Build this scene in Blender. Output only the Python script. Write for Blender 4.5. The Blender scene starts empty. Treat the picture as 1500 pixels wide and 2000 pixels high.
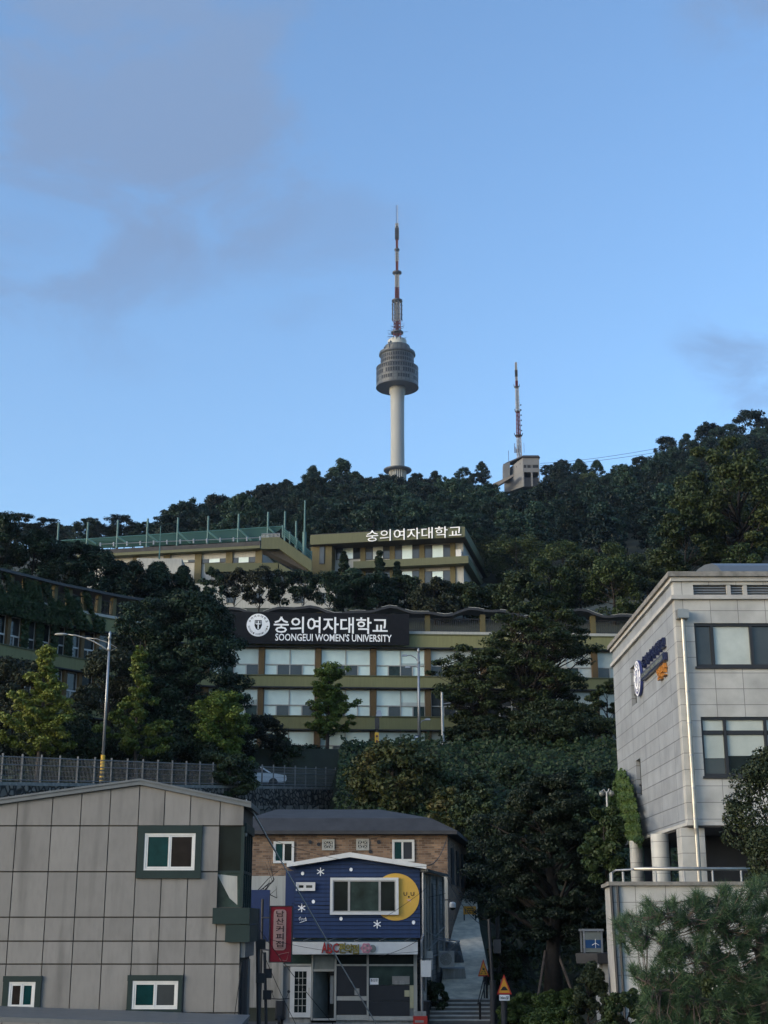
import bpy, math, random
import numpy as np
from mathutils import Vector
S = bpy.context.scene
HAZE = 0.00006
COL = S.collection
# ------------------------------------------------------------------ camera, sky, sun, exposure
F, PITCH, CZ = 2700.0, math.radians(16.5), 3.7
cam = bpy.data.objects.new('camera', bpy.data.cameras.new('camera'))
COL.objects.link(cam)
S.camera = cam
cam.data.sensor_fit = 'VERTICAL'
cam.data.sensor_height = 24
cam.data.lens = 24 * F / 2000
cam.location = (0, 0, CZ)
cam.rotation_euler = (math.pi / 2 + PITCH, 0, 0)
cam.data.clip_start, cam.data.clip_end = 0.5, 6000
S.view_settings.view_transform = 'Standard'
S.view_settings.look = 'None'
S.view_settings.exposure = 1.42
S.view_settings.gamma = 1
SUN_EL, SUN_ROT = math.radians(11), math.radians(243)
W = bpy.data.worlds.new('World')
S.world = W
W.use_nodes = True
wn, wl = W.node_tree.nodes, W.node_tree.links
sky = wn.new('ShaderNodeTexSky')
sky.sky_type = 'NISHITA'
sky.sun_disc = False
sky.sun_elevation, sky.sun_rotation = SUN_EL, SUN_ROT
sky.air_density, sky.dust_density, sky.ozone_density = 1.0, 2.2, 3.2
bg = wn['Background']
bg.inputs[1].default_value = 0.15
# thin dusk clouds: noise in sky-direction space, mixed over the Nishita sky
geo = wn.new('ShaderNodeTexCoord')
def wmath(op, a, b=None, c=None, clamp=False):
    n = wn.new('ShaderNodeMath'); n.operation = op; n.use_clamp = clamp
    for i, x in enumerate((a, b, c)):
        if x is None: continue
        if isinstance(x, (int, float)): n.inputs[i].default_value = x
        else: wl.new(x, n.inputs[i])
    return n.outputs[0]
def wdot(vec):
    n = wn.new('ShaderNodeVectorMath'); n.operation = 'DOT_PRODUCT'
    wl.new(geo.outputs['Generated'], n.inputs[0]); n.inputs[1].default_value = vec
    return n.outputs['Value']
def ray(u, v):
    dx, dy = (u - 750) / F, (1000 - v) / F
    return Vector((dx, math.cos(PITCH) - dy * math.sin(PITCH), math.sin(PITCH) + dy * math.cos(PITCH)))
def cloud_blob(u, v, r0, r1):
    d = ray(u, v).normalized()
    n = wn.new('ShaderNodeMapRange'); n.interpolation_type = 'SMOOTHSTEP'
    wl.new(wdot(d), n.inputs['Value'])
    n.inputs['From Min'].default_value = math.cos(r1); n.inputs['From Max'].default_value = math.cos(r0)
    return n.outputs[0]
wmap = wn.new('ShaderNodeMapping')
wl.new(geo.outputs['Generated'], wmap.inputs[0])
wmap.inputs['Scale'].default_value = (1.0, 1.0, 1.9)
wmap.inputs['Rotation'].default_value = (0, math.radians(-25), 0)
wno = wn.new('ShaderNodeTexNoise')
wl.new(wmap.outputs[0], wno.inputs['Vector'])
wno.inputs['Scale'].default_value = 8.0
wno.inputs['Detail'].default_value = 9
wno.inputs['Roughness'].default_value = 0.6
wno.inputs['Distortion'].default_value = 0.6
blobs = wmath('MAXIMUM', wmath('MAXIMUM', cloud_blob(60, 120, 0.04, 0.25), cloud_blob(330, 230, 0.02, 0.17)),
              wmath('MAXIMUM', wmath('MULTIPLY', cloud_blob(1440, 705, 0.005, 0.06), 0.62), wmath('MULTIPLY', cloud_blob(1480, 40, 0.0, 0.07), 0.8)))
blobs = wmath('MAXIMUM', blobs, wmath('MULTIPLY', cloud_blob(560, 420, 0.01, 0.12), 0.45))
den = wn.new('ShaderNodeMapRange'); den.interpolation_type = 'SMOOTHSTEP'
wl.new(wmath('ADD', wno.outputs[0], wmath('MULTIPLY', blobs, 0.16)), den.inputs['Value'])
den.inputs['From Min'].default_value = 0.47; den.inputs['From Max'].default_value = 0.72
cfac = wmath('MULTIPLY', wmath('MULTIPLY', den.outputs[0], blobs), 1.0, clamp=True)
cmix = wn.new('ShaderNodeMix'); cmix.data_type = 'RGBA'
wl.new(cfac, cmix.inputs['Factor'])
wl.new(sky.outputs[0], cmix.inputs[6])
cmix.inputs[7].default_value = (0.57, 0.88, 1.46, 1)
wl.new(cmix.outputs[2], bg.inputs[0])
sl = bpy.data.lights.new('sun', 'SUN')
sl.energy, sl.angle, sl.color = 0.5, math.radians(40), (1.0, 0.92, 0.82)
sun = bpy.data.objects.new('sun', sl)
COL.objects.link(sun)
sd = Vector((math.sin(SUN_ROT) * math.cos(SUN_EL), math.cos(SUN_ROT) * math.cos(SUN_EL), math.sin(SUN_EL)))
sun.rotation_euler = sd.to_track_quat('Z', 'Y').to_euler()
sun.location = (0, -30, 60)

# ------------------------------------------------------------------ helpers
def P(u, v, Y):
    d = ray(u, v); t = Y / d[1]
    return Vector((d[0] * t, Y, CZ + d[2] * t))
def zf(v, Y): return P(750, v, Y)[2]
def xf(u, v, Y): return P(u, v, Y)[0]
def PX(u, v, X):                      # point seen at pixel on the plane x = X
    d = ray(u, v); t = X / d[0]
    return Vector((X, d[1] * t, CZ + d[2] * t))
def rect(u0, v0, u1, v1, Y):          # x0, x1, z0, z1 on plane y = Y
    vm = (v0 + v1) / 2
    return xf(u0, vm, Y), xf(u1, vm, Y), zf(v1, Y), zf(v0, Y)
def lerp(a, b, t): return a + (b - a) * t
def sstep(a, b, x):
    t = min(1, max(0, (x - a) / (b - a))); return t * t * (3 - 2 * t)
def interp(pts, x): return float(np.interp(x, [p[0] for p in pts], [p[1] for p in pts]))

ORI = {}
def tag(o, label=None, cat=None, group=None, kind=None):
    if label: o['label'] = label
    if cat: o['category'] = cat
    if group: o['group'] = group
    if kind: o['kind'] = kind
    return o
def thing(name, label, cat, loc, group=None):
    o = bpy.data.objects.new(name, None); COL.objects.link(o)
    o.empty_display_size = 0.3
    o.location = loc; ORI[o.name] = Vector(loc)
    return tag(o, label, cat, group)
def clip(poly, nx, nz, c):            # keep nx*x+nz*z <= c
    out = []
    for i in range(len(poly)):
        a, b = poly[i], poly[(i + 1) % len(poly)]
        da, db = nx * a[0] + nz * a[1] - c, nx * b[0] + nz * b[1] - c
        if da <= 0: out.append(a)
        if da * db < 0:
            t = da / (da - db); out.append((a[0] + (b[0] - a[0]) * t, a[1] + (b[1] - a[1]) * t))
    return out
def clip_convex(poly, hull):          # hull counter-clockwise in (x,z)
    for i in range(len(hull)):
        a, b = hull[i], hull[(i + 1) % len(hull)]
        nx, nz = b[1] - a[1], -(b[0] - a[0])
        poly = clip(poly, nx, nz, nx * a[0] + nz * a[1])
        if len(poly) < 3: return []
    return poly
class MB:
    def __init__(s): s.v, s.f, s.m, s.mi = [], [], [], 0
    def add(s, vs, fs, m=None):
        n = len(s.v); s.v.extend([tuple(v) for v in vs])
        for f in fs: s.f.append([n + i for i in f]); s.m.append(s.mi if m is None else m)
        return s
    def poly(s, pts, m=None): return s.add(pts, [list(range(len(pts)))], m)
    def hexa(s, b, t, m=None):        # four bottom, four top points
        return s.add(list(b) + list(t), [[3, 2, 1, 0], [4, 5, 6, 7], [0, 1, 5, 4], [1, 2, 6, 5], [2, 3, 7, 6], [3, 0, 4, 7]], m)
    def box(s, x0, x1, y0, y1, z0, z1, m=None):
        x0, x1 = sorted((x0, x1)); y0, y1 = sorted((y0, y1)); z0, z1 = sorted((z0, z1))
        return s.hexa([(x0, y0, z0), (x1, y0, z0), (x1, y1, z0), (x0, y1, z0)], [(x0, y0, z1), (x1, y0, z1), (x1, y1, z1), (x0, y1, z1)], m)
    def prism(s, pts, y0, y1, m=None):   # pts in (x,z), counter-clockwise seen from -y
        n = len(pts)
        vs = [(p[0], y0, p[1]) for p in pts] + [(p[0], y1, p[1]) for p in pts]
        fs = [list(range(n)), list(range(2 * n - 1, n - 1, -1))] + [[i, i + n, (i + 1) % n + n, (i + 1) % n] for i in range(n)]
        return s.add(vs, fs, m)
    def ext(s, pts, d, m=None):          # any planar polygon swept along vector d
        n = len(pts); d = Vector(d)
        vs = [tuple(p) for p in pts] + [tuple(Vector(p) + d) for p in pts]
        fs = [list(range(n)), list(range(2 * n - 1, n - 1, -1))] + [[i, i + n, (i + 1) % n + n, (i + 1) % n] for i in range(n)]
        return s.add(vs, fs, m)
    def tube(s, pts, r, n=8, m=None, cap=True):
        pts = [Vector(p) for p in pts]
        rs = r if isinstance(r, (list, tuple)) else [r] * len(pts)
        vs, fs = [], []
        for i, p in enumerate(pts):
            d = (pts[min(i + 1, len(pts) - 1)] - pts[max(i - 1, 0)]).normalized()
            a = d.orthogonal().normalized() if abs(d.z) > .95 else d.cross(Vector((0, 0, 1))).normalized()
            if abs(d.z) > .95: a = (Vector((1, 0, 0)) - d * d.x).normalized()
            b = d.cross(a)
            for k in range(n):
                t = 2 * math.pi * k / n
                vs.append(p + (a * math.cos(t) + b * math.sin(t)) * rs[i])
        for i in range(len(pts) - 1):
            for k in range(n):
                fs.append([i * n + k, i * n + (k + 1) % n, (i + 1) * n + (k + 1) % n, (i + 1) * n + k])
        if cap:
            fs.append(list(range(n - 1, -1, -1))); fs.append([(len(pts) - 1) * n + k for k in range(n)])
        return s.add(vs, fs, m)
    def lathe(s, c, prof, n=24, m=None):
        vs, fs = [], []
        for r, z in prof:
            for k in range(n):
                t = 2 * math.pi * k / n; vs.append((c[0] + r * math.cos(t), c[1] + r * math.sin(t), c[2] + z))
        for i in range(len(prof) - 1):
            for k in range(n):
                fs.append([i * n + k, i * n + (k + 1) % n, (i + 1) * n + (k + 1) % n, (i + 1) * n + k])
        fs.append(list(range(n - 1, -1, -1))); fs.append([(len(prof) - 1) * n + k for k in range(n)])
        return s.add(vs, fs, m)
    def frame(s, x0, x1, y0, y1, z0, z1, w, m=None):   # four butted bars round an opening
        s.box(x0, x1, y0, y1, z1 - w, z1, m); s.box(x0, x1, y0, y1, z0, z0 + w, m)
        s.box(x0, x0 + w, y0, y1, z0 + w, z1 - w, m); s.box(x1 - w, x1, y0, y1, z0 + w, z1 - w, m)
        return s
    def disc(s, cx, cz, r, y0, y1, n=40, m=None, rz=None):
        rz = rz or r
        return s.prism([(cx + r * math.cos(2 * math.pi * k / n), cz + rz * math.sin(2 * math.pi * k / n)) for k in range(n)], y0, y1, m)
    def text(s, body, fn, bold=0.0, m=None):           # fn(a,b,d): a,b in 0..1, d = 0 back, 1 front
        cu = bpy.data.curves.new('t', 'FONT'); cu.body = body; cu.size = 1; cu.extrude = 0.1; cu.offset = bold; cu.resolution_u = 2
        o = bpy.data.objects.new('t', cu); COL.objects.link(o)
        bpy.context.view_layer.update()
        me = bpy.data.meshes.new_from_object(o.evaluated_get(bpy.context.evaluated_depsgraph_get()))
        co = np.empty(len(me.vertices) * 3); me.vertices.foreach_get('co', co); co = co.reshape(-1, 3)
        lo, hi = co.min(0), co.max(0); q = (co - lo) / np.maximum(hi - lo, 1e-6)
        s.add([fn(*p) for p in q], [list(p.vertices) for p in me.polygons], m)
        bpy.data.objects.remove(o); bpy.data.curves.remove(cu); bpy.data.meshes.remove(me)
        return s
    def build(s, name, mats, parent=None, loc=None, smooth=False, label=None, cat=None, group=None, kind=None):
        org = ORI[parent.name] if parent else Vector(loc or (0, 0, 0))
        me = bpy.data.meshes.new(name)
        me.from_pydata([(a - org.x, b - org.y, c - org.z) for a, b, c in s.v], [], s.f)
        mats = mats if isinstance(mats, (list, tuple)) else [mats]
        for mt in mats: me.materials.append(mt)
        if len(mats) > 1: me.polygons.foreach_set('material_index', s.m)
        if smooth: me.polygons.foreach_set('use_smooth', [True] * len(s.f))
        o = bpy.data.objects.new(name, me); COL.objects.link(o)
        if parent: o.parent = parent
        else: o.location = org
        ORI[o.name] = org
        return tag(o, label, cat, group, kind)
def rect_fn(x0, x1, z0, z1, y, depth=0.03):
    return lambda a, b, d: (lerp(x0, x1, a), y - d * depth, lerp(z0, z1, b))

# ------------------------------------------------------------------ materials
def newmat(name):
    m = bpy.data.materials.new(name); m.use_nodes = True
    n, l = m.node_tree.nodes, m.node_tree.links
    return m, n, l, n['Principled BSDF']
def mat(name, col, rough=.6, metal=0, var=.12, scale=3.0, bump=0.0, spec=.5, ior=1.45, streak=False):
    m, n, l, b = newmat(name)
    b.inputs['Roughness'].default_value = rough; b.inputs['Metallic'].default_value = metal
    b.inputs['IOR'].default_value = ior; b.inputs['Specular IOR Level'].default_value = spec
    tc = n.new('ShaderNodeTexCoord'); mp = n.new('ShaderNodeMapping'); l.new(tc.outputs['Object'], mp.inputs[0])
    if streak: mp.inputs['Scale'].default_value = (2.2, 2.2, .18)
    no = n.new('ShaderNodeTexNoise'); l.new(mp.outputs[0], no.inputs['Vector'])
    no.inputs['Scale'].default_value = scale; no.inputs['Detail'].default_value = 6; no.inputs['Roughness'].default_value = .6
    r = n.new('ShaderNodeValToRGB'); l.new(no.outputs[0], r.inputs[0])
    r.color_ramp.elements[0].position, r.color_ramp.elements[1].position = .3, .7
    r.color_ramp.elements[0].color = (*[c * (1 - var) for c in col], 1)
    r.color_ramp.elements[1].color = (*[min(1, c * (1 + var)) for c in col], 1)
    l.new(r.outputs[0], b.inputs['Base Color'])
    if bump:
        bp = n.new('ShaderNodeBump'); bp.inputs['Strength'].default_value = bump; bp.inputs['Distance'].default_value = .05
        l.new(no.outputs[0], bp.inputs['Height']); l.new(bp.outputs[0], b.inputs['Normal'])
    return m
def blockmat(name, c1, c2, mortar, bw, rh, ms, axis='x', offset=.5, rough=.8, bump=.3, var=.25, shift=(0, 0)):
    m, n, l, b = newmat(name); b.inputs['Roughness'].default_value = rough
    tc = n.new('ShaderNodeTexCoord'); sp = n.new('ShaderNodeSeparateXYZ'); cb = n.new('ShaderNodeCombineXYZ')
    l.new(tc.outputs['Object'], sp.inputs[0])
    l.new(sp.outputs[{'x': 0, 'y': 1}[axis]], cb.inputs[0]); l.new(sp.outputs[2], cb.inputs[1])
    mp = n.new('ShaderNodeMapping'); l.new(cb.outputs[0], mp.inputs[0]); mp.inputs['Location'].default_value = (*shift, 0)
    br = n.new('ShaderNodeTexBrick'); l.new(mp.outputs[0], br.inputs['Vector'])
    br.offset = offset; br.inputs['Scale'].default_value = 1
    br.inputs['Brick Width'].default_value = bw; br.inputs['Row Height'].default_value = rh; br.inputs['Mortar Size'].default_value = ms
    br.inputs['Mortar Smooth'].default_value = .2
    br.inputs['Color1'].default_value = (*c1, 1); br.inputs['Color2'].default_value = (*c2, 1); br.inputs['Mortar'].default_value = (*mortar, 1)
    no = n.new('ShaderNodeTexNoise'); l.new(tc.outputs['Object'], no.inputs['Vector']); no.inputs['Scale'].default_value = 1.3; no.inputs['Detail'].default_value = 8
    mr = n.new('ShaderNodeMapRange'); l.new(no.outputs[0], mr.inputs[0]); mr.inputs[1].default_value = .3; mr.inputs[2].default_value = .7
    mr.inputs[3].default_value = 1 - var; mr.inputs[4].default_value = 1 + var * .4
    mx = n.new('ShaderNodeMix'); mx.data_type = 'RGBA'; mx.blend_type = 'MULTIPLY'; mx.inputs['Factor'].default_value = 1
    l.new(br.outputs['Color'], mx.inputs[6]); l.new(mr.outputs[0], mx.inputs[7]); l.new(mx.outputs[2], b.inputs['Base Color'])
    bp = n.new('ShaderNodeBump'); bp.invert = True; bp.inputs['Strength'].default_value = bump; bp.inputs['Distance'].default_value = .02
    l.new(br.outputs['Fac'], bp.inputs['Height']); l.new(bp.outputs[0], b.inputs['Normal'])
    return m
def stonemat(name, cols, scale, joint=.05, bump=.8):
    m, n, l, b = newmat(name); b.inputs['Roughness'].default_value = .9
    tc = n.new('ShaderNodeTexCoord')
    v1 = n.new('ShaderNodeTexVoronoi'); v1.feature = 'DISTANCE_TO_EDGE'; v1.inputs['Scale'].default_value = scale
    v2 = n.new('ShaderNodeTexVoronoi'); v2.inputs['Scale'].default_value = scale
    for v in (v1, v2): l.new(tc.outputs['Object'], v.inputs['Vector'])
    r = n.new('ShaderNodeValToRGB'); bw = n.new('ShaderNodeSeparateXYZ'); l.new(v2.outputs['Color'], bw.inputs[0]); l.new(bw.outputs[0], r.inputs[0])
    r.color_ramp.elements[0].color = (*cols[0], 1); r.color_ramp.elements[1].color = (*cols[1], 1)
    e = n.new('ShaderNodeMapRange'); l.new(v1.outputs['Distance'], e.inputs[0]); e.inputs[1].default_value = joint * .5; e.inputs[2].default_value = joint * 1.6
    mx = n.new('ShaderNodeMix'); mx.data_type = 'RGBA'; l.new(e.outputs[0], mx.inputs['Factor'])
    mx.inputs[6].default_value = (*[c * .25 for c in cols[0]], 1); l.new(r.outputs[0], mx.inputs[7]); l.new(mx.outputs[2], b.inputs['Base Color'])
    bp = n.new('ShaderNodeBump'); bp.inputs['Strength'].default_value = bump; bp.inputs['Distance'].default_value = .15
    l.new(e.outputs[0], bp.inputs['Height']); l.new(bp.outputs[0], b.inputs['Normal'])
    return m
def leafmat(name, c0, c1, c2, nscale=.5, rough=.55, trans=.15, tint=.25):
    m, n, l, b = newmat(name); b.inputs['Roughness'].default_value = rough; b.inputs['Specular IOR Level'].default_value = .25
    g = n.new('ShaderNodeNewGeometry'); tc = n.new('ShaderNodeTexCoord'); oi = n.new('ShaderNodeObjectInfo')
    no = n.new('ShaderNodeTexNoise'); l.new(tc.outputs['Object'], no.inputs['Vector']); no.inputs['Scale'].default_value = nscale; no.inputs['Detail'].default_value = 3
    a = n.new('ShaderNodeMath'); a.operation = 'MULTIPLY_ADD'; l.new(g.outputs['Random Per Island'], a.inputs[0]); a.inputs[1].default_value = .3; a.inputs[2].default_value = -.15
    s = n.new('ShaderNodeMath'); s.operation = 'ADD'; l.new(no.outputs[0], s.inputs[0]); l.new(a.outputs[0], s.inputs[1])
    t = n.new('ShaderNodeMath'); t.operation = 'MULTIPLY_ADD'; l.new(oi.outputs['Random'], t.inputs[0]); t.inputs[1].default_value = tint; t.inputs[2].default_value = -tint / 2
    s2 = n.new('ShaderNodeMath'); s2.operation = 'ADD'; l.new(s.outputs[0], s2.inputs[0]); l.new(t.outputs[0], s2.inputs[1])
    r = n.new('ShaderNodeValToRGB'); l.new(s2.outputs[0], r.inputs[0])
    r.color_ramp.elements[0].position = .25; r.color_ramp.elements[0].color = (*c0, 1)
    r.color_ramp.elements[1].position = .8; r.color_ramp.elements[1].color = (*c2, 1)
    e = r.color_ramp.elements.new(.5); e.color = (*c1, 1)
    l.new(r.outputs[0], b.inputs['Base Color'])
    if trans:
        tr = n.new('ShaderNodeBsdfTranslucent'); l.new(r.outputs[0], tr.inputs[0])
        ms = n.new('ShaderNodeMixShader'); ms.inputs[0].default_value = trans
        l.new(b.outputs[0], ms.inputs[1]); l.new(tr.outputs[0], ms.inputs[2]); l.new(ms.outputs[0], n['Material Output'].inputs[0])
    return m
def panelmat(name, col):
    m, n, l, b = newmat(name); b.inputs['Roughness'].default_value = .55
    tc = n.new('ShaderNodeTexCoord'); g = n.new('ShaderNodeNewGeometry')
    def noise(sc, scale, lo, hi, a, c):
        mp = n.new('ShaderNodeMapping'); l.new(tc.outputs['Object'], mp.inputs[0]); mp.inputs['Scale'].default_value = sc
        no = n.new('ShaderNodeTexNoise'); l.new(mp.outputs[0], no.inputs['Vector']); no.inputs['Scale'].default_value = scale; no.inputs['Detail'].default_value = 7
        r = n.new('ShaderNodeMapRange'); l.new(no.outputs[0], r.inputs[0]); r.inputs[1].default_value = lo; r.inputs[2].default_value = hi; r.inputs[3].default_value = a; r.inputs[4].default_value = c
        return r.outputs[0]
    def mul(a, c):
        q = n.new('ShaderNodeMath'); q.operation = 'MULTIPLY'; l.new(a, q.inputs[0]); l.new(c, q.inputs[1]); return q.outputs[0]
    t = n.new('ShaderNodeMapRange'); l.new(g.outputs['Random Per Island'], t.inputs[0]); t.inputs[3].default_value = .90; t.inputs[4].default_value = 1.08
    v = mul(mul(t.outputs[0], noise((1, 1, .12), 2.2, .52, .72, 1.0, .68)), mul(noise((1, 1, 1), 1.1, .3, .7, .93, 1.06), noise((1, 1, .3), 9, .45, .8, 1.0, .88)))
    mx = n.new('ShaderNodeMix'); mx.data_type = 'RGBA'; mx.blend_type = 'MULTIPLY'; mx.inputs['Factor'].default_value = 1
    mx.inputs[6].default_value = (*col, 1); l.new(v, mx.inputs[7]); l.new(mx.outputs[2], b.inputs['Base Color'])
    return m
M = {}
M['panel'] = panelmat('grey_panel', (.200, .192, .180))
M['joint'] = mat('panel_joint', (.045, .042, .038), .8)
M['dgreen'] = mat('dark_green_metal', (.016, .030, .028), .5, spec=.3)
M['flash'] = mat('grey_flashing', (.13, .14, .145), .45, metal=.3)
M['white'] = mat('white_paint', (.62, .62, .60), .5, var=.08)
M['offwhite'] = mat('off_white', (.36, .36, .33), .6, var=.12, streak=True)
M['dirtywhite'] = mat('dirty_white', (.27, .27, .255), .7, var=.3, streak=True)
M['tealglass'] = mat('teal_glass', (.005, .034, .036), .15, var=.3, spec=.15)
M['brownglass'] = mat('brown_glass', (.018, .014, .012), .3, var=.3, spec=.12)
M['dglass'] = mat('dark_glass', (.010, .015, .015), .08, var=.4, scale=1.2, spec=.16)
M['gglass'] = mat('grey_glass', (.045, .052, .054), .12, var=.25, scale=.7, spec=.6)
M['greenglass'] = mat('greenish_glass', (.028, .048, .044), .1, var=.55, scale=1.4, spec=.2)
M['blind'] = mat('pale_blind_glass', (.60, .70, .62), .16, var=.10, scale=.6, spec=.8, ior=1.7)
M['blindb'] = mat('half_blind_glass', (.48, .56, .50), .2, var=.16, scale=.5, spec=.7, ior=1.6)
M['blindc'] = mat('dull_blind_glass', (.36, .42, .385), .2, var=.2, scale=.5, spec=.7, ior=1.6)
M['frost'] = mat('frosted_glass', (.44, .47, .42), .18, var=.2, scale=.8, spec=.6, ior=1.6)
M['blue'] = mat('blue_siding', (.0095, .028, .090), .6, var=.15, streak=True)
M['blueside'] = mat('blue_corner', (.012, .030, .10), .6)
M['bluejoint'] = mat('siding_joint', (.003, .007, .025), .7)
M['yellow'] = mat('moon_yellow', (.62, .37, .06), .55, var=.06)
M['black'] = mat('black_matte', (.012, .012, .013), .6)
M['dark'] = mat('dark_panel', (.016, .017, .022), .5, var=.2)
M['pink'] = mat('pink', (.62, .36, .34), .6)
M['red'] = mat('sign_red', (.20, .008, .018), .4, var=.15)
M['redpanel'] = mat('sign_pink_panel', (.40, .25, .22), .5, var=.08)
M['brownink'] = mat('brown_ink', (.055, .025, .02), .5)
M['brick'] = blockmat('brown_brick', (.30, .185, .112), (.105, .058, .034), (.20, .165, .13), .30, .10, .012, 'x', var=.4)
M['brickside'] = blockmat('brown_brick_side', (.26, .155, .095), (.10, .056, .035), (.17, .14, .11), .30, .10, .012, 'y', var=.4)
M['roofdark'] = mat('dark_roof', (.036, .037, .040), .75, var=.3, scale=1.5, bump=.2)
M['block'] = blockmat('painted_block', (.28, .285, .275), (.235, .24, .23), (.12, .12, .115), .4, .2, .012, 'y', var=.45)
M['blockx'] = blockmat('painted_block_front', (.26, .265, .255), (.22, .225, .215), (.12, .12, .115), .4, .2, .012, 'x', var=.45)
M['stone'] = stonemat('rubble_stone', ((.13, .12, .10), (.32, .29, .245)), 1.25)
M['rubble'] = stonemat('rough_stone', ((.08, .07, .057), (.24, .205, .165)), 2.6, .1)
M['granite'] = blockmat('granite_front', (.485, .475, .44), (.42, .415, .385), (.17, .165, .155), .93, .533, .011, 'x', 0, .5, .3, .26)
M['graniteshade'] = blockmat('granite_side_shade', (.29, .31, .33), (.255, .272, .29), (.12, .125, .13), 2.6, .533, .016, 'y', 0, .5, .4, .2)  # same granite, cooler and darker: the side's shading is put into its colour
M['gtrim'] = mat('granite_trim', (.40, .39, .365), .6, var=.16, scale=2)
M['gtrimd'] = mat('weathered_coping', (.20, .19, .17), .7, var=.4, scale=4)
M['frame'] = mat('dark_frame', (.022, .022, .024), .4)
M['steel'] = mat('steel', (.36, .345, .31), .4, metal=.7, var=.15)
M['galv'] = mat('galvanised', (.30, .31, .32), .45, metal=.6, var=.1)
M['dmetal'] = mat('dark_metal', (.03, .03, .033), .5)
M['fence'] = mat('fence_grey', (.16, .16, .155), .5)
M['olive'] = mat('olive_render', (.195, .192, .085), .7, var=.1, streak=True)
M['olivelight'] = mat('light_olive_render', (.098, .106, .056), .7, var=.1, streak=True)
M['brown'] = mat('brown_column', (.12, .075, .028), .7)
M['browno'] = mat('ochre_column', (.105, .088, .036), .7)
M['signblack'] = mat('sign_black', (.008, .008, .010), .5, var=.3, spec=.2)
M['letter'] = mat('letter_white', (.88, .88, .88), .5, var=.02)
M['navy'] = mat('letter_navy', (.012, .018, .06), .35)
M['emblue'] = mat('emblem_blue', (.03, .045, .17), .4)
M['orange'] = mat('letter_orange', (.42, .17, .03), .5)
M['concrete'] = mat('concrete', (.25, .25, .235), .85, var=.22, scale=1.2, bump=.15)
M['path'] = mat('path_concrete', (.62, .55, .42), .9, var=.3, scale=2.2, bump=.25)
M['asphalt'] = mat('asphalt', (.05, .05, .05), .9)
M['soil'] = mat('hill_soil', (.028, .032, .018), .95, var=.4, scale=.4)
M['net'] = mat('green_net', (.016, .085, .072), .7, var=.15, scale=.5)
M['netpost'] = mat('net_post', (.05, .13, .125), .5)
M['towerc'] = mat('tower_concrete', (.275, .29, .285), .7, var=.05, scale=.05)
M['podg'] = blockmat('pod_cladding', (.068, .078, .078), (.054, .063, .064), (.03, .035, .04), 3, 2.4, .3, 'x', 0, .5, .1, .2)
M['poddark'] = mat('pod_window', (.010, .012, .016), .4, spec=.1)
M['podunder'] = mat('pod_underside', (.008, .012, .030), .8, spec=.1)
M['podlight'] = mat('pod_pale', (.36, .37, .34), .6)
M['mred'] = mat('mast_red', (.10, .015, .02), .5)
M['mwhite'] = mat('mast_white', (.27, .275, .28), .5)
M['mdark'] = mat('mast_dark', (.035, .04, .05), .5)
M['statwall'] = mat('station_wall', (.15, .157, .165), .7, var=.12, scale=.3)
M['bark'] = mat('bark', (.055, .043, .034), .95, var=.35, scale=5, bump=.6)
M['barkdark'] = mat('dark_bark', (.022, .018, .015), .95, var=.35, scale=5, bump=.6)
M['barkpine'] = mat('pine_bark', (.11, .085, .07), .95, var=.4, scale=6, bump=.6)
M['signyel'] = mat('warning_yellow', (.66, .30, .02), .5, var=.05)
M['signred'] = mat('warning_red', (.45, .03, .02), .5, var=.05)
M['polyel'] = mat('pole_yellow', (.55, .33, .03), .55)
M['polblk'] = mat('pole_black', (.02, .02, .02), .6)
M['rubber'] = mat('wire_black', (.012, .012, .012), .6)
M['wirew'] = mat('wire_pale', (.35, .35, .34), .5)
M['carw'] = mat('car_white', (.78, .78, .78), .25, var=.02)
M['poster'] = mat('poster_blue', (.018, .065, .17), .3)
M['posterw'] = mat('poster_pale', (.17, .19, .18), .35, var=.2)
M['ceil'] = mat('soffit_dark', (.05, .048, .045), .8)
M['globe'] = mat('lamp_globe', (.13, .14, .13), .3)
# foliage
M['ginkgo'] = leafmat('ginkgo_leaf', (.055, .085, .012), (.120, .155, .026), (.21, .215, .04), .7)
M['ginkgo2'] = leafmat('ginkgo_leaf_green', (.055, .095, .016), (.118, .168, .030), (.19, .23, .045), .7)
M['cedar'] = leafmat('cedar_needle', (.007, .017, .009), (.015, .034, .017), (.030, .057, .028), .8, trans=.05)
M['fir'] = leafmat('fir_needle', (.005, .010, .006), (.010, .019, .010), (.022, .034, .017), .8, trans=.0)
M['darkleaf'] = leafmat('dark_leaf', (.012, .021, .008), (.027, .043, .017), (.052, .072, .027), .8, trans=.1)
M['reddark'] = leafmat('dark_reddish_leaf', (.013, .016, .010), (.024, .030, .017), (.040, .050, .026), .8, trans=.1)
M['step'] = mat('step_stone', (.42, .40, .36), .8, var=.25)
M['riser'] = mat('step_riser', (.13, .125, .115), .9, var=.2)
M['zelk'] = leafmat('zelkova_leaf', (.011, .022, .008), (.027, .043, .014), (.054, .073, .022), .35, trans=.15)
M['hillleaf'] = leafmat('forest_leaf', (.007, .018, .016), (.014, .036, .027), (.030, .064, .040), .16, trans=.1, tint=.85)
M['hillpale'] = leafmat('pale_forest_leaf', (.03, .05, .02), (.06, .085, .035), (.10, .12, .05), .2, trans=.1, tint=.3)
M['hillpine'] = leafmat('forest_pine', (.007, .019, .017), (.013, .034, .026), (.026, .056, .038), .2, trans=.05, tint=.5)
M['midleaf'] = leafmat('mid_leaf', (.016, .030, .010), (.036, .058, .018), (.065, .09, .026), .4, trans=.12)
M['ivy'] = leafmat('ivy_leaf', (.014, .030, .010), (.028, .050, .016), (.05, .075, .024), .9, trans=.1)
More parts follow.
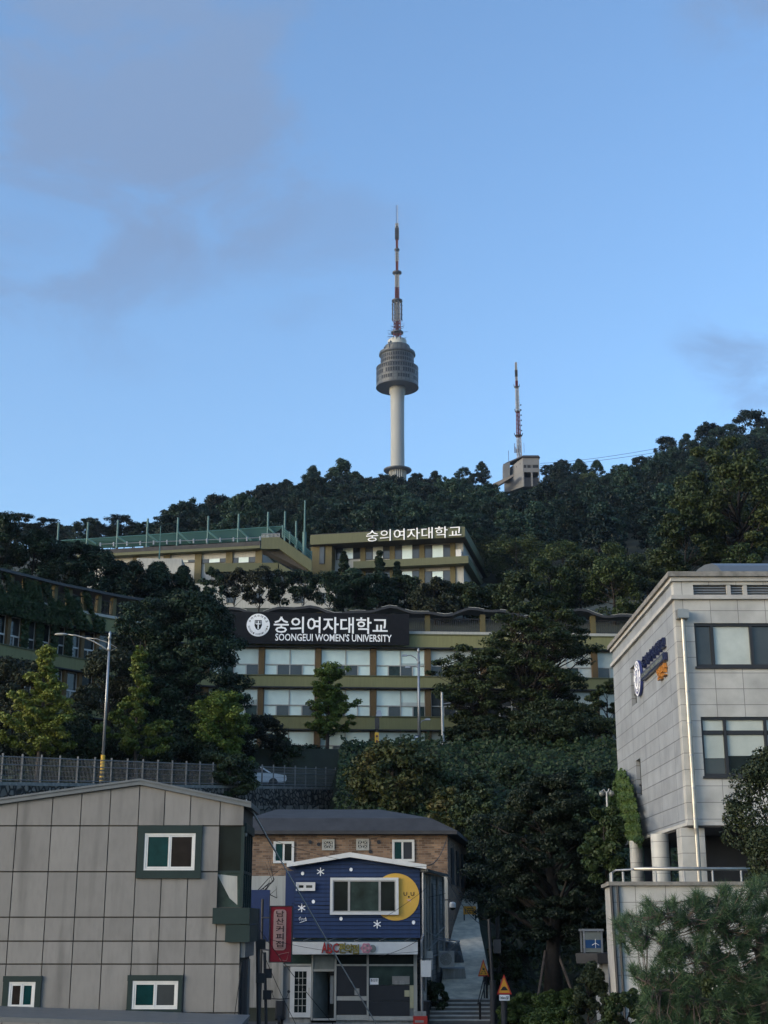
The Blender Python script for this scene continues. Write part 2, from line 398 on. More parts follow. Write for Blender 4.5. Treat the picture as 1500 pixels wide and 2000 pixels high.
M['ivylight'] = leafmat('light_ivy_leaf', (.030, .060, .014), (.055, .095, .024), (.085, .125, .034), .9, trans=.15)
M['yellowish'] = leafmat('yellowing_leaf', (.022, .034, .010), (.055, .066, .018), (.15, .125, .05), .8, trans=.12)
M['pine'] = leafmat('pine_needle', (.024, .052, .024), (.048, .090, .042), (.088, .135, .062), 1.2, trans=.05)
M['hedge'] = leafmat('hedge_leaf', (.032, .055, .012), (.062, .095, .020), (.11, .14, .034), 1.5, trans=.12)
M['juniper'] = leafmat('juniper_leaf', (.012, .020, .010), (.024, .036, .016), (.045, .058, .024), 1.2, trans=.05)

# ------------------------------------------------------------------ terrain
FA, FB = (xf(0, 1530, 72), 72.0), (xf(690, 1540, 108), 108.0)      # line of the road's retaining wall
FZA, FZB = zf(1530, 72), zf(1540, 108)
fdx, fdy = FB[0] - FA[0], FB[1] - FA[1]
FL = math.hypot(fdx, fdy)
def fence_s(u, v=1530):                      # parameter along the wall line seen at pixel column u
    d = ray(u, v); k = d[0] / d[1]
    return (k * FA[1] - FA[0]) / (fdx - k * fdy)
def fence_pt(s, z=None, off=0):              # off > 0: behind the wall, on the road
    return Vector((FA[0] + fdx * s - fdy / FL * off, FA[1] + fdy * s + fdx / FL * off, lerp(FZA, FZB, s) if z is None else z))
RIDGE = [(-400, 1040), (0, 1030), (110, 1030), (200, 1035), (320, 1030), (400, 1000), (480, 975), (545, 962), (600, 945), (700, 940), (780, 945), (850, 950),
         (930, 935), (1000, 925), (1060, 920), (1130, 920), (1200, 935), (1280, 905), (1340, 880), (1400, 865), (1500, 842), (1900, 800)]
YR = 420.0
def ridge_z(x):
    return zf(interp(RIDGE, 750 + x / YR * F * 0.983), YR) - 7.0
TX, TY = P(776, 930, 980)[0], 980.0
TZ = zf(962, 980)
def ground(x, Y):
    low = interp([(-60, 0), (57.2, 0), (58.6, .76), (66, 2.6), (72, 3.9), (84, 5.5), (112, 7.0)], Y)
    if x > 5: low += 1.2 * sstep(5, 9, x) * sstep(46, 60, Y)
    z = low
    s = ((x - FA[0]) * fdx + (Y - FA[1]) * fdy) / FL ** 2
    d = (-(x - FA[0]) * fdy + (Y - FA[1]) * fdx) / FL            # > 0 on the road side
    road = lerp(FZA, FZB, min(max(s, -1.0), 1.1))
    bank = interp([(57, -1), (76, 5.0), (90, 10.6), (104, 16.2), (130, 16.4)], Y)
    if x < -1 and d > 0.15 and Y > 40:
        z = max(z, road + 4.6 * sstep(7, 16, d) * (1 if d > 7 else 0))
    if x >= -3.4:
        z = max(z, bank)
    if Y > 98: z = max(z, interp([(98, 0), (106, 16.3), (121, 16.4)], Y) if x < 60 else z)
    if Y > 121:
        rz = ridge_z(x * YR / Y) if Y < YR else ridge_z(x)
        up = interp([(121, 16.4), (125, 27.5), (150, 36.5), (188, 47), (215, 56.5), (YR, rz)], Y)
        if Y > YR: up = rz - .08 * (Y - YR)
        z = max(z, up)
    if -.5 < x < 6.2 and 57 < Y < 80:
        z = min(z, interp([(57, .1), (58.1, .3), (78, 4.9), (80, 5.3)], Y))
    if Y > 500:
        z = max(z, TZ + 1.5 - .78 * math.hypot(x - TX, Y - TY))
    return z
def grid(name, xs, ys, m, skip=None):
    mb = MB(); nx = len(xs)
    for y in ys:
        for x in xs: mb.v.append((x, y, ground(x, y)))
    for j in range(len(ys) - 1):
        for i in range(nx - 1):
            mb.f.append([j * nx + i, j * nx + i + 1, (j + 1) * nx + i + 1, (j + 1) * nx + i]); mb.m.append(0)
    return mb.build(name, m, smooth=True, kind='structure')
xs = sorted(set([-1300, -700, -420, -300] + [round(-220 + 10 * i, 2) for i in range(45)] + [round(-44 + 1.6 * i, 2) for i in range(56)] + [300, 420, 700, 1300]))
ys = sorted(set([-700, -300, -100, 0, 30] + [round(46 + 1.5 * i, 2) for i in range(60)] + [round(136 + 8 * i, 2) for i in range(48)] + [560, 640, 720] + [780 + 25 * i for i in range(17)] + [1400, 1700]))
grid('ground', xs, ys, M['soil'])
st = MB(); st.box(-14, 4.6, 40, 56.9, -0.3, 0.012); st.build('street', M['asphalt'], kind='structure')

# ------------------------------------------------------------------ foliage
def unit(rng, n):
    d = rng.normal(size=(n, 3)); return d / np.linalg.norm(d, axis=1, keepdims=True)
def leaf_quads(c, nrm, L, Wd, rng, jit=.35):
    n = len(c)
    t = np.cross(nrm, unit(rng, n)); t /= np.maximum(np.linalg.norm(t, axis=1, keepdims=True), 1e-6)
    b = np.cross(nrm, t)
    l = L * rng.uniform(1 - jit, 1 + jit, (n, 1)) * .5; w = Wd * rng.uniform(1 - jit, 1 + jit, (n, 1)) * .5
    fold = nrm * l * .25
    return np.stack([c - t * l, c + b * w + fold - t * l * .1, c + t * l, c - b * w + fold - t * l * .1], 1).reshape(-1, 3)
def np_object(name, V, k, mats, parent=None, loc=(0, 0, 0), extra=None):
    """V: world-space vertices in faces of k; extra: an MB with the second material"""
    org = np.array(ORI[parent.name] if parent else loc, float)
    V = np.asarray(V, float) - org; nv = len(V); nf = nv // k
    idx = np.arange(nv); start = np.arange(nf) * k; tot = np.full(nf, k)
    if extra:
        ev = np.array(extra.v, float) - org
        e_i = np.concatenate([np.array(f) for f in extra.f]) + nv
        e_t = np.array([len(f) for f in extra.f]); e_s = nv + np.concatenate([[0], np.cumsum(e_t)[:-1]])
        V = np.concatenate([V, ev]); idx = np.concatenate([idx, e_i]); start = np.concatenate([start, e_s]); tot = np.concatenate([tot, e_t])
    me = bpy.data.meshes.new(name)
    me.vertices.add(len(V)); me.vertices.foreach_set('co', V.ravel().astype(np.float32))
    me.loops.add(len(idx)); me.loops.foreach_set('vertex_index', idx.astype(np.int32))
    me.polygons.add(len(start)); me.polygons.foreach_set('loop_start', start.astype(np.int32)); me.polygons.foreach_set('loop_total', tot.astype(np.int32))
    for mm in (mats if isinstance(mats, (list, tuple)) else [mats]): me.materials.append(mm)
    if extra:
        mi = np.zeros(len(start), np.int32); mi[nf:] = 1; me.polygons.foreach_set('material_index', mi)
    me.update(); me.validate()
    o = bpy.data.objects.new(name, me); COL.objects.link(o)
    if parent: o.parent = parent
    else: o.location = org
    ORI[o.name] = Vector(org)
    return o
PROF = {
    'round': lambda h: max(.05, math.sin(math.pi * (.12 + .83 * h))) ** .6,
    'cone': lambda h: max(.04, (1 - h) ** .8 * (.55 + .45 * min(1, h * 6 + .2))),
    'ginkgo': lambda h: interp([(0, .75), (.2, 1), (.45, .72), (.6, .35), (.75, .30), (.9, .22), (1, .06)], h),
    'gbroad': lambda h: interp([(0, .8), (.2, 1), (.42, .85), (.55, .55), (.65, .3), (.85, .26), (1, .08)], h),
    'gsparse': lambda h: interp([(0, .7), (.15, 1), (.3, .95), (.42, .6), (.55, .22), (.72, .2), (.9, .26), (1, .08)], h),
    'gtall': lambda h: interp([(0, .9), (.2, .95), (.35, .62), (.6, .55), (.8, .5), (.95, .35), (1, .12)], h),
    'column': lambda h: interp([(0, .6), (.15, .9), (.5, 1), (.8, .7), (1, .1)], h),
    'umbrella': lambda h: interp([(0, .25), (.3, .6), (.6, 1), (.85, .9), (1, .35)], h),
    'dome': lambda h: interp([(0, .5), (.25, .85), (.5, 1), (.75, .95), (.9, .7), (1, .35)], h),
    'fan': lambda h: interp([(0, .55), (.25, .85), (.55, 1), (.8, .82), (1, .3)], h),
    'flame': lambda h: interp([(0, .8), (.2, 1), (.55, .8), (.85, .42), (1, .05)], h),
}
def crown_shape(rng, base, H, R, cb, prof, ncl, cr, flat=.75, inner=.35, lean=(0, 0), sy=1.0):
    cen, rad = [], []
    for i in range(ncl):
        h = rng.random() ** .85; a = rng.uniform(0, 2 * math.pi)
        rr = R * PROF[prof](h) * math.sqrt(rng.uniform(inner, 1))
        k = cr * rng.uniform(.65, 1.3)
        cen.append((base[0] + lean[0] * h + rr * math.cos(a), base[1] + lean[1] * h + rr * math.sin(a) * sy, base[2] + H * (cb + (1 - cb) * h) - k * flat * .7 * h))
        rad.append(k)
    return np.array(cen), np.array(rad)
def clump_leaves(rng, cen, rad, per, L, Wd, flat=.75, shell=.45, up=.35):
    n = len(cen) * per
    C, Rr = np.repeat(cen, per, 0), np.repeat(rad, per)[:, None]
    d = unit(rng, n); r = Rr * rng.uniform(shell, 1, (n, 1)) ** .7
    p = C + d * r * np.array([1, 1, flat])
    nr = d * .7 + unit(rng, n) * .8 + np.array([0, 0, up]); nr /= np.linalg.norm(nr, axis=1, keepdims=True)
    return leaf_quads(p, nr, L, Wd, rng)
def trunk_mb(rng, base, H, r, cen, nl, lean=(0, 0), bend=.15, forks=1, top=.85, start=.25):
    mb = MB()
    for f in range(forks):
        ox, oy = (rng.normal(0, H * .05), rng.normal(0, H * .05)) if forks > 1 else (0, 0)
        pts = [(base[0] + ox * .3, base[1] + oy * .3, base[2] - .4)]
        for i in range(1, 7):
            t = i / 6
            pts.append((base[0] + lean[0] * t + ox * (t * 2 + .3) + rng.normal(0, bend) * (t > .2), base[1] + lean[1] * t + oy * (t * 2 + .3) + rng.normal(0, bend) * (t > .2), base[2] + H * top * t))
        mb.tube(pts, [r * (1.25 if i == 0 else 1) * (1 - .86 * i / 6) / (1 if forks == 1 else 1.3) for i in range(7)], 8)
        ids = rng.choice(len(cen), min(nl, len(cen)), replace=False)
        for i in ids:
            c = cen[i]; t = min(.95, max(start, (c[2] - base[2]) / (H * top) - .22 * rng.uniform(.5, 1.2)))
            k = min(5, int(t * 6)); q = t * 6 - k
            a = [lerp(pts[k][j], pts[k + 1][j], q) for j in range(3)]
            mid = [lerp(a[0], c[0], .5), lerp(a[1], c[1], .5), lerp(a[2], c[2], .35 + .3 * rng.random())]
            rr = r * (1 - .8 * t) * .5
            mb.tube([a, mid, tuple(c)], [rr, rr * .6, rr * .2], 5)
    return mb
def tree(name, label, cat, base, H, R, leaf, bark, seed, prof='round', cb=.25, ncl=40, per=260, cr=None, L=.16, Wd=None, flat=.75, shell=.45, up=.35,
         r=None, nl=24, lean=(0, 0), forks=1, group=None, inner=.35, trunkname='trunk', crownname='crown', sy=1.0, extra_cen=None, bend=.15):
    rng = np.random.default_rng(seed)
    root = thing(name, label, cat, base, group)
    cen, rad = crown_shape(rng, base, H, R, cb, prof, ncl, cr or R * .3, flat, inner, lean, sy)
    if extra_cen:
        ex = np.array([e[:3] for e in extra_cen]); cen = np.concatenate([cen, ex]); rad = np.concatenate([rad, np.array([e[3] for e in extra_cen])])
    trunk_mb(rng, base, H, r or H * .022, cen, nl, lean, forks=forks, bend=bend).build(trunkname, bark, root, smooth=True)
    np_object(crownname, clump_leaves(rng, cen, rad, per, L, Wd or L * .6, flat, shell, up), 4, leaf, root)
    return root
def ginkgo(name, label, base, H, R, leaf, seed, prof, cb=.25, arms=30, per=110, L=.17, cr=.42, r=.13, rise=.35, tops=()):
    """upright trunk, separate rising arms, small leaf bunches strung along every arm"""
    rng = np.random.default_rng(seed); root = thing(name, label, 'tree', base); mb = MB(); cen, rad = [], []
    tr = [(base[0] + rng.normal(0, .05) * (i > 0), base[1] + rng.normal(0, .05) * (i > 0), base[2] - .3 + (H + .2) * i / 8) for i in range(9)]
    mb.tube(tr, [r * (1.15 - i / 8.2) for i in range(9)], 8)
    for i in range(arms):
        h = cb + (1 - cb) * (i + rng.random()) / arms; a = i * 2.4 + rng.normal(0, .3); Lr = R * PROF[prof]((h - cb) / (1 - cb)) * rng.uniform(.6, 1.08)
        z0 = base[2] + H * max(.12, h - .08); p0 = np.array([base[0], base[1], z0]); d = np.array([math.cos(a), math.sin(a), rise * rng.uniform(.3, 1.3)])
        p1 = p0 + d * Lr; p1[2] = min(p1[2], base[2] + H); pm = (p0 + p1) / 2 + np.array([0, 0, -.06 * Lr])
        mb.tube([tuple(p0), tuple(pm), tuple(p1)], [r * .38 * (1 - h * .6), r * .25 * (1 - h * .6), r * .08], 5)
        k = max(2, int(Lr / .42) + 1)
        for j in range(k):
            t = .25 + .78 * (j + rng.random() * .6) / k
            q = (1 - t) ** 2 * p0 + 2 * t * (1 - t) * pm + t * t * p1 + rng.normal(0, .16, 3) * np.array([1, 1, .7]); cen.append(q); rad.append(cr * rng.uniform(.55, 1.15))
    for j in range(int(H * (1 - cb) / .35)):
        cen.append(np.array([base[0], base[1], base[2] + H * cb + j * .35]) + rng.normal(0, .14, 3)); rad.append(cr * .7)
    mb.build('trunk', M['bark'], root, smooth=True)
    np_object('crown', clump_leaves(rng, np.array(cen), np.array(rad), per, L, L * .8, .6, .1, .5), 4, leaf, root)
    return root
def PT(u, vb, vt, hw, Y, zb=None):           # base, height, radius from pixels at depth Y
    b = P(u, vb, Y)
    if zb is not None: b.z = zb
    d = ray(u, (vb + vt) / 2)
    return b, zf(vt, Y) - b.z, hw * (Y / d[1]) / F
def G(u, v, Y):                               # pixel column at depth Y dropped on the ground
    x = xf(u, v, Y); return Vector((x, Y, ground(x, Y) - .05))

# ------------------------------------------------------------------ the wooded hill: every tree an object, sharing a few meshes
def forest_mesh(seed, kind):
    rng = np.random.default_rng(seed); H = 11.0
    if kind == 'pine':
        cen, rad = crown_shape(rng, (0, 0, 0), H, 3.5, .32, 'umbrella', 52, 1.0, .5, inner=.05)
        V = clump_leaves(rng, cen, rad, 95, .52, .20, .5, .0, .7)
    else:
        cen, rad = crown_shape(rng, (0, 0, 0), H, 4.0 + .25 * (seed % 3), .2, ('round', 'dome', 'fan', 'flame')[seed % 4], 78, 1.0, .75, inner=.1)
        V = clump_leaves(rng, cen, rad, 85, .48, .30, .75, .0, .45)
    tr = trunk_mb(rng, (0, 0, 0), H, .2, cen, 14, bend=.2)
    return V, tr
RNG = random.Random(11)
def forest_kind(kind, n, leaf, seeds, label, group, name):
    protos = []
    for sd_ in seeds:
        V, tr = forest_mesh(sd_, kind)
        protos.append(np_object(name, V, 4, [leaf, M['barkdark']], extra=tr))
    return protos
kinds = {
    'broad': forest_kind('broad', 0, M['hillleaf'], (1, 2, 3, 4, 5, 12, 15), '', '', 'forest_tree'),
    'pine': forest_kind('pine', 0, M['hillpine'], (6, 7, 8), '', '', 'hill_pine'),
    'pale': forest_kind('broad', 0, M['hillpale'], (9,), '', '', 'pale_tree'),
}
LAB = {'broad': ('dark green rounded broadleaf tree in the forest covering the hillside', 'tree', 'broadleaf trees of the hillside forest'),
       'pine': ('dark flat-topped pine among the broadleaf trees of the forested hillside', 'pine', 'pines of the hillside forest'),
       'pale': ('pale leaved tree standing out of the dark hillside forest', 'tree', 'pale trees of the hillside forest')}
used = {k: [0] * len(v) for k, v in kinds.items()}
def plant(kind, loc, sc, tall=1.0, label=None, cat=None, group=None, own=False):
    i = RNG.randrange(len(kinds[kind])); p = kinds[kind][i]
    if used[kind][i] == 0: o = p
    else: o = p.copy(); COL.objects.link(o)
    used[kind][i] += 1
    o.location = loc; o.rotation_euler = (0, 0, RNG.uniform(0, 6.28)); o.scale = (sc, sc, sc * tall)
    l, c, g = LAB[kind]
    o['label'] = label or l; o['category'] = cat or c
    if own:
        if 'group' in o: del o['group']
    else: o['group'] = g
    return o
def vpix(x, Y, z):
    c, s_ = math.cos(PITCH), math.sin(PITCH)
    a, h = Y * c + (z - CZ) * s_, -Y * s_ + (z - CZ) * c
    return 1000 - F * h / a
placed = []
count = {'broad': 0, 'pine': 0, 'pale': 0}
tries = 0
while tries < 26000 and len(placed) < 590:
    tries += 1
    Y = math.sqrt(RNG.uniform(208 ** 2, 428 ** 2)); u = RNG.uniform(-50, 1640)
    if Y < 400 and u < 330: continue
    if u < 330 and Y < 395: continue
    vtop = 1000
    x = xf(u, 1000, Y)
    sc = RNG.uniform(.72, 1.12) * (.86 if Y > 380 else 1.0)
    need = 5.6 * sc
    if any((x - a) ** 2 + (Y - b) ** 2 * .8 < (need + c) ** 2 * .42 for a, b, c in placed): continue
    if abs(Y - 418) < 13 and 945 < u < 1062: continue              # the mast station
    if 398 < Y < 405 and 985 < u < 1040: continue
    z = ground(x, Y) - .4
    vt_ = vpix(x, Y, z + 10.8 * sc)
    if 912 < u < 1090 and vt_ < 950 and Y < 421: continue
    if 735 < u < 815 and vt_ < 931: continue
    # hidden behind the right hand building or below the trees in front
    if u > 1330 and Y < 222: continue
    k = 'pine' if (RNG.random() < (.5 if Y < 265 else .12) or u < 330) else 'broad'
    if count[k] >= 298: k = 'pine' if k == 'broad' else 'broad'
    if count[k] >= 298: break
    count[k] += 1
    placed.append((x, Y, need))
    plant(k, (x, Y, z), sc, RNG.uniform(.85, 1.15))
def special(kind, u, vt, Y, hpx, label, sc=None):
    h = zf(vt, Y) - zf(vt + hpx, Y)
    x = xf(u, vt, Y); s = h / 10.6
    return plant(kind, (x, Y, zf(vt, Y) - h), s if sc is None else sc, 1 if sc is None else s / sc, label, own=True)
special('pale', 1150, 925, 392, 62, 'pale leafy tree on the hillside below the ridge right of the lattice mast')
special('pale', 1075, 952, 375, 60, 'pale leafy tree on the hillside just below the white mast station')
special('broad', 668, 899, 424, 84, 'large airy tree on the skyline left of the observation tower', 1.5)
special('broad', 612, 912, 426, 66, 'smaller feathery tree on the skyline left of the largest skyline tree', .95)
special('broad', 1300, 855, 424, 60, 'see-through tree on the ridge where the cables cross the skyline', 1.0)
special('broad', 1385, 828, 424, 80, 'broad skyline tree on the right ridge beside the cables', 1.3)
special('broad', 1465, 806, 424, 95, 'highest skyline tree at the right end of the ridge', 1.6)
special('pine', 40, 1008, 300, 70, 'dark skyline pine at the left edge above the hillside wing', 1.3)
special('pine', 95, 1015, 300, 60, 'flat dark skyline pine second from the left edge', 1.2)
special('pine', 175, 1018, 300, 60, 'skyline pine behind the left end of the green netting', 1.1)
special('pine', 232, 1010, 300, 65, 'layered skyline pine behind the green netting, left of the sparse one', 1.25)
special('pine', 285, 1025, 300, 55, 'low skyline pine behind the netting posts', 1.1)
special('broad', 335, 995, 380, 75, 'thin sparse tree on the skyline at the foot of the hill', .7)
for u, vt in ((368, 985), (425, 968), (480, 960), (530, 942), (572, 955), (722, 932), (812, 922), (850, 918), (905, 912), (940, 900), (1098, 896), (1130, 895), (1165, 897), (1210, 905), (1250, 890), (1340, 845), (1425, 826)):
    Y = RNG.uniform(417, 426); count['broad'] += 1
    h = RNG.uniform(8.0, 10)
    plant('broad', (xf(u, vt, Y), Y, zf(vt, Y) - h), h / 10.8 * .95, 1.0)

# ------------------------------------------------------------------ nearer trees
b, H, R = PT(75, 1520, 1243, 88, 84); b = G(75, 1500, 84); H = zf(1243, 84) - b.z
ginkgo('ginkgo_tree', 'broad yellow-green ginkgo behind the mesh fence at the left edge', b, H, R, M['ginkgo'], 21, 'gbroad', .30, 46, 120, r=.15)
b = G(262, 1500, 88.5); _, H, R = PT(262, 1520, 1250, 98, 88.5, b.z)
ginkgo('ginkgo_tree', 'sparse yellow-green ginkgo with layered arms beside the tall street lamp', b, H, R, M['ginkgo'], 34, 'gsparse', .30, 28, 125, cr=.40, r=.12, rise=.2)
b = G(430, 1500, 97); _, H, R = PT(430, 1520, 1345, 75, 97, b.z)
ginkgo('ginkgo_tree', 'shorter green ginkgo between the sparse ginkgo and the dark cedar', b, H, R, M['ginkgo2'], 23, 'round', .15, 48, 120, cr=.5, r=.14)
b = G(640, 1500, 110.3); _, H, R = PT(637, 1520, 1288, 66, 110.3, b.z)
def pc(u, v, Y, r): q = P(u, v, Y); return (q.x, q.y, q.z, r)
ginkgo('ginkgo_tree', 'tall upright ginkgo in front of the lecture building windows', b, H, R, M['ginkgo2'], 24, 'gtall', .26, 44, 120, cr=.42, r=.15, rise=.9)
# dark cedars and shrubs of the left slope
def dark(u, vb, vt, hw, Y, label, leaf='cedar', prof='flame', name='cedar_tree', cat='tree', cb=.02, ncl=60, per=260, seed=1, flat=.5, L=.24, up=.5, bark='barkdark', group=None, crf=.3, W_=None, r=None, nl=24, **k):
    b = P(u, vb, Y); g = ground(b.x, Y)
    b.z = min(b.z, g + .2) if name.endswith('tree') else b.z
    _, H, R = PT(u, vb, vt, hw, Y, b.z)
    return tree(name, label, cat, b, H, R, M[leaf], M[bark], seed, prof, cb, ncl, per, R * crf, L, W_ or L * .5, flat, .35, up, r=r, nl=nl, group=group, **k)
dark(368, 1500, 1158, 112, 100.5, 'huge dark drooping cedar covering the bend of the lecture building', ncl=170, per=330, seed=41, cb=.06, crf=.26, prof='fan',
     extra_cen=[pc(435, 1290, 100, 1.3), pc(452, 1325, 100, 1.0), pc(405, 1180, 100, .9), pc(330, 1185, 100, 1.0), pc(300, 1230, 100, 1.2), pc(360, 1165, 100, .8), pc(420, 1230, 100, 1.2)])
dark(272, 1500, 1172, 80, 99, 'dark cedar left of the huge cedar, behind the street lamp head', ncl=130, seed=42, prof='dome', crf=.28)
dark(205, 1510, 1265, 65, 95, 'dark bushy tree between the two left ginkgos', leaf='reddark', name='bushy_tree', prof='round', seed=43, flat=.7)
dark(20, 1520, 1285, 80, 90, 'dark bushy tree behind the left edge ginkgo', leaf='reddark', name='bushy_tree', prof='round', seed=44, flat=.7)
dark(120, 1530, 1390, 90, 88.5, 'dark undergrowth bush behind the fence under the left ginkgos', leaf='darkleaf', name='bush', cat='bush', prof='round', seed=45, flat=.7)
dark(330, 1540, 1430, 95, 95, 'dark undergrowth bush behind the fence right of the street lamp', leaf='darkleaf', name='bush', cat='bush', prof='round', seed=46, flat=.7)
dark(505, 1520, 1395, 55, 107, 'reddish dark small tree below the lecture building', leaf='reddark', name='small_tree', prof='round', seed=47, flat=.7, ncl=40)
dark(565, 1520, 1440, 65, 108, 'dark rounded bush behind the parked white car', leaf='darkleaf', name='bush', cat='bush', prof='round', seed=48, flat=.7, ncl=40)
dark(440, 1560, 1462, 55, 92, 'dark green spreading shrub hanging over the stone wall', leaf='darkleaf', name='shrub', cat='shrub', prof='round', seed=49, flat=.45, ncl=50)
dark(695, 1520, 1470, 60, 110, 'low dark bush at the foot of the upright ginkgo', leaf='darkleaf', name='bush', cat='bush', prof='round', seed=50, ncl=26)
# trees above the left wing
tl = [(-10, 1178, 1005, 62, 122, 'dark cedar at the left edge above the ivy wing'), (60, 1175, 1030, 55, 124, 'dark cedar above the ivy wing, second from the left edge'),
      (125, 1182, 1048, 58, 126, 'dark rounded evergreen above the ivy wing, left of the netting'), (185, 1185, 1065, 52, 127, 'dark evergreen in front of the netted roof end'),
      (245, 1190, 1092, 50, 128, 'dark spiky evergreen below the pale block'), (305, 1190, 1098, 48, 130, 'dark spiky juniper right of the pale block, above the cedar'),
      (355, 1192, 1106, 42, 131, 'dark small evergreen above the wavy canopy')]
for i, (u, vb, vt, hw, Y, l) in enumerate(tl):
    dark(u, vb, vt, hw, Y, l, name='evergreen_tree', seed=60 + i, ncl=80, per=300, prof='flame' if i > 4 else 'fan', L=.28, flat=.8, up=.8, crf=.28)
# thin pines behind the wavy canopy
tp = [(413, 1108, 24), (458, 1110, 30), (508, 1107, 34), (548, 1110, 26), (592, 1112, 36), (640, 1116, 34)]
for i, (u, vt, hw) in enumerate(tp):
    Y = 139; b = G(u, 1190, Y); _, H, R = PT(u, 1195, vt, hw, Y, b.z)
    tree('slender_pine', ['thin open-crowned pine farthest left behind the wavy canopy', 'small round-crowned pine behind the canopy before the white facade', 'lollipop pine right of the white facade window above the emblem',
         'narrow dark pine above the sign lettering', 'bushy slender pine under the outside stair', 'slender pine at the corner of the stair tower'][i], 'pine', b, H, R, M['reddark'] if i in (1, 2) else M['cedar'], M['barkdark'], 80 + i,
         'fan', .45, 24, 150, R * .34, .26, .13, .8, .3, .5, r=.10)
td = [(690, 1112, 40, 'cedar', 'column'), (735, 1118, 36, 'cedar', 'round'), (790, 1122, 42, 'darkleaf', 'round'), (850, 1128, 44, 'reddark', 'round'), (905, 1138, 40, 'darkleaf', 'round'),
      (965, 1140, 40, 'midleaf', 'round'), (1015, 1116, 44, 'darkleaf', 'round'), (1075, 1090, 48, 'midleaf', 'round'), (1135, 1080, 52, 'darkleaf', 'round'), (1200, 1085, 55, 'midleaf', 'round'), (1260, 1095, 52, 'darkleaf', 'round')]
tdl = ['dense dark evergreen left of the letters on the upper building', 'dark evergreen under the upper building balcony', 'dark bushy tree below the lower windows of the upper building', 'dull brownish tree under the right corner of the upper building',
       'dark tree under the sloping eave of the upper building', 'green rounded tree right of the sloping eave', 'dark rounded tree behind the canopy left of the zelkova', 'green tree rising behind the zelkova top',
       'dark tree right behind the zelkova top', 'green tree between the zelkova and the granite building', 'dark tree behind the granite building cornice']
for i, (u, vt, hw, lf, pf) in enumerate(td):
    Y = 141 + (i % 3) * 2; b = G(u, 1190, Y); _, H, R = PT(u, 1195, vt, hw, Y, b.z)
    tree('hillside_tree', tdl[i], 'tree', b, H, R, M[lf], M['barkdark'], 100 + i, pf, .12, 40, 230, R * .33, .28, .18, .75, .35, .4)
for i, (u, vt, hw, Y, l) in enumerate([(670, 1078, 20, 150, 'conical evergreen in front of the left windows of the upper building'), (741, 1076, 18, 152, 'conical evergreen in front of the middle windows of the upper building'), (776, 1096, 16, 153, 'shorter conical evergreen by the lower windows of the upper building'),
                              (940, 1050, 55, 215, 'large dark tree behind the sloping eave'), (1010, 1045, 60, 205, 'wide dark tree right of the upper building'), (1100, 1060, 58, 190, 'green spreading tree at the foot of the forest'), (1190, 1062, 55, 185, 'light green tree at the foot of the forest near the granite building'), (1265, 1070, 50, 180, 'dark tree at the foot of the forest by the big oak')]):
    b = G(u, 1150, Y); _, H, R = PT(u, 1160, vt, hw, Y, b.z)
    tree('conifer_tree' if i < 3 else 'foothill_tree', l, 'tree', b, H, R, M['cedar'] if i < 3 else M[['darkleaf', 'zelk', 'midleaf', 'midleaf', 'darkleaf'][i - 3]], M['barkdark'], 130 + i, 'cone' if i < 3 else 'round', .1, 40, 230, R * .3, .3, .19, .7, .35, .4)
# big oak on the right, above the granite building
b = G(1452, 1100, 128); _, H, R = PT(1445, 1150, 862, 108, 128, b.z)
tree('oak_tree', 'big dark oak with bare black limbs above the granite building roof', 'tree', b, H, R, M['zelk'], M['barkdark'], 151, 'fan', .42, 74, 330, R * .22, .34, .2, .6, .3, .4, r=.5, nl=50, lean=(-1.5, 0), bend=.5)
b = G(1340, 1100, 126); _, H, R = PT(1345, 1150, 992, 60, 126, b.z)
tree('oak_tree', 'smaller oak left of the big oak, behind the granite building', 'tree', b, H, R, M['zelk'], M['barkdark'], 152, 'round', .35, 44, 300, R * .27, .32, .19, .6, .3, .4, r=.25)
b = G(1460, 1100, 112); _, H, R = PT(1455, 1150, 1050, 60, 112, b.z)
tree('leafy_tree', 'light green young tree just behind the granite building roof', 'tree', b, H, R, M['midleaf'], M['bark'], 153, 'round', .3, 30, 260, R * .3, .24, .16)
# zelkovas before the lecture building
b = G(1062, 1475, 108.5); _, H, R = PT(1072, 1475, 1178, 112, 108.5, b.z)
tree('zelkova_tree', 'large spreading zelkova hiding the right half of the lecture building', 'tree', b, H, R, M['zelk'], M['barkdark'], 161, 'dome', .28, 170, 230, R * .16, .24, .13, .42, .0, .6, r=.30, nl=60, forks=4, inner=.05)
b = G(935, 1475, 109); _, H, R = PT(935, 1475, 1262, 96, 109, b.z)
tree('zelkova_tree', 'lower flat-layered zelkova left of the large one', 'tree', b, H, R, M['zelk'], M['barkdark'], 162, 'dome', .28, 130, 200, R * .18, .24, .13, .36, .0, .6, r=.16, nl=44, forks=3, inner=.05)
dark(1075, 1478, 1370, 120, 107.3, 'dark spreading maple under the large zelkova', leaf='darkleaf', name='maple_tree', prof='fan', seed=163, flat=.45, ncl=105, cb=.12, crf=.2, forks=3, inner=.05)
dark(940, 1478, 1400, 70, 107.5, 'dark low maple under the left zelkova', leaf='darkleaf', name='maple_tree', prof='fan', seed=164, flat=.45, ncl=80, cb=.12, crf=.24, forks=2, inner=.05)
dark(1190, 1478, 1330, 40, 106, 'dark thin tree against the granite building side', leaf='darkleaf', name='maple_tree', prof='fan', seed=165, flat=.4, ncl=30, cb=.2)
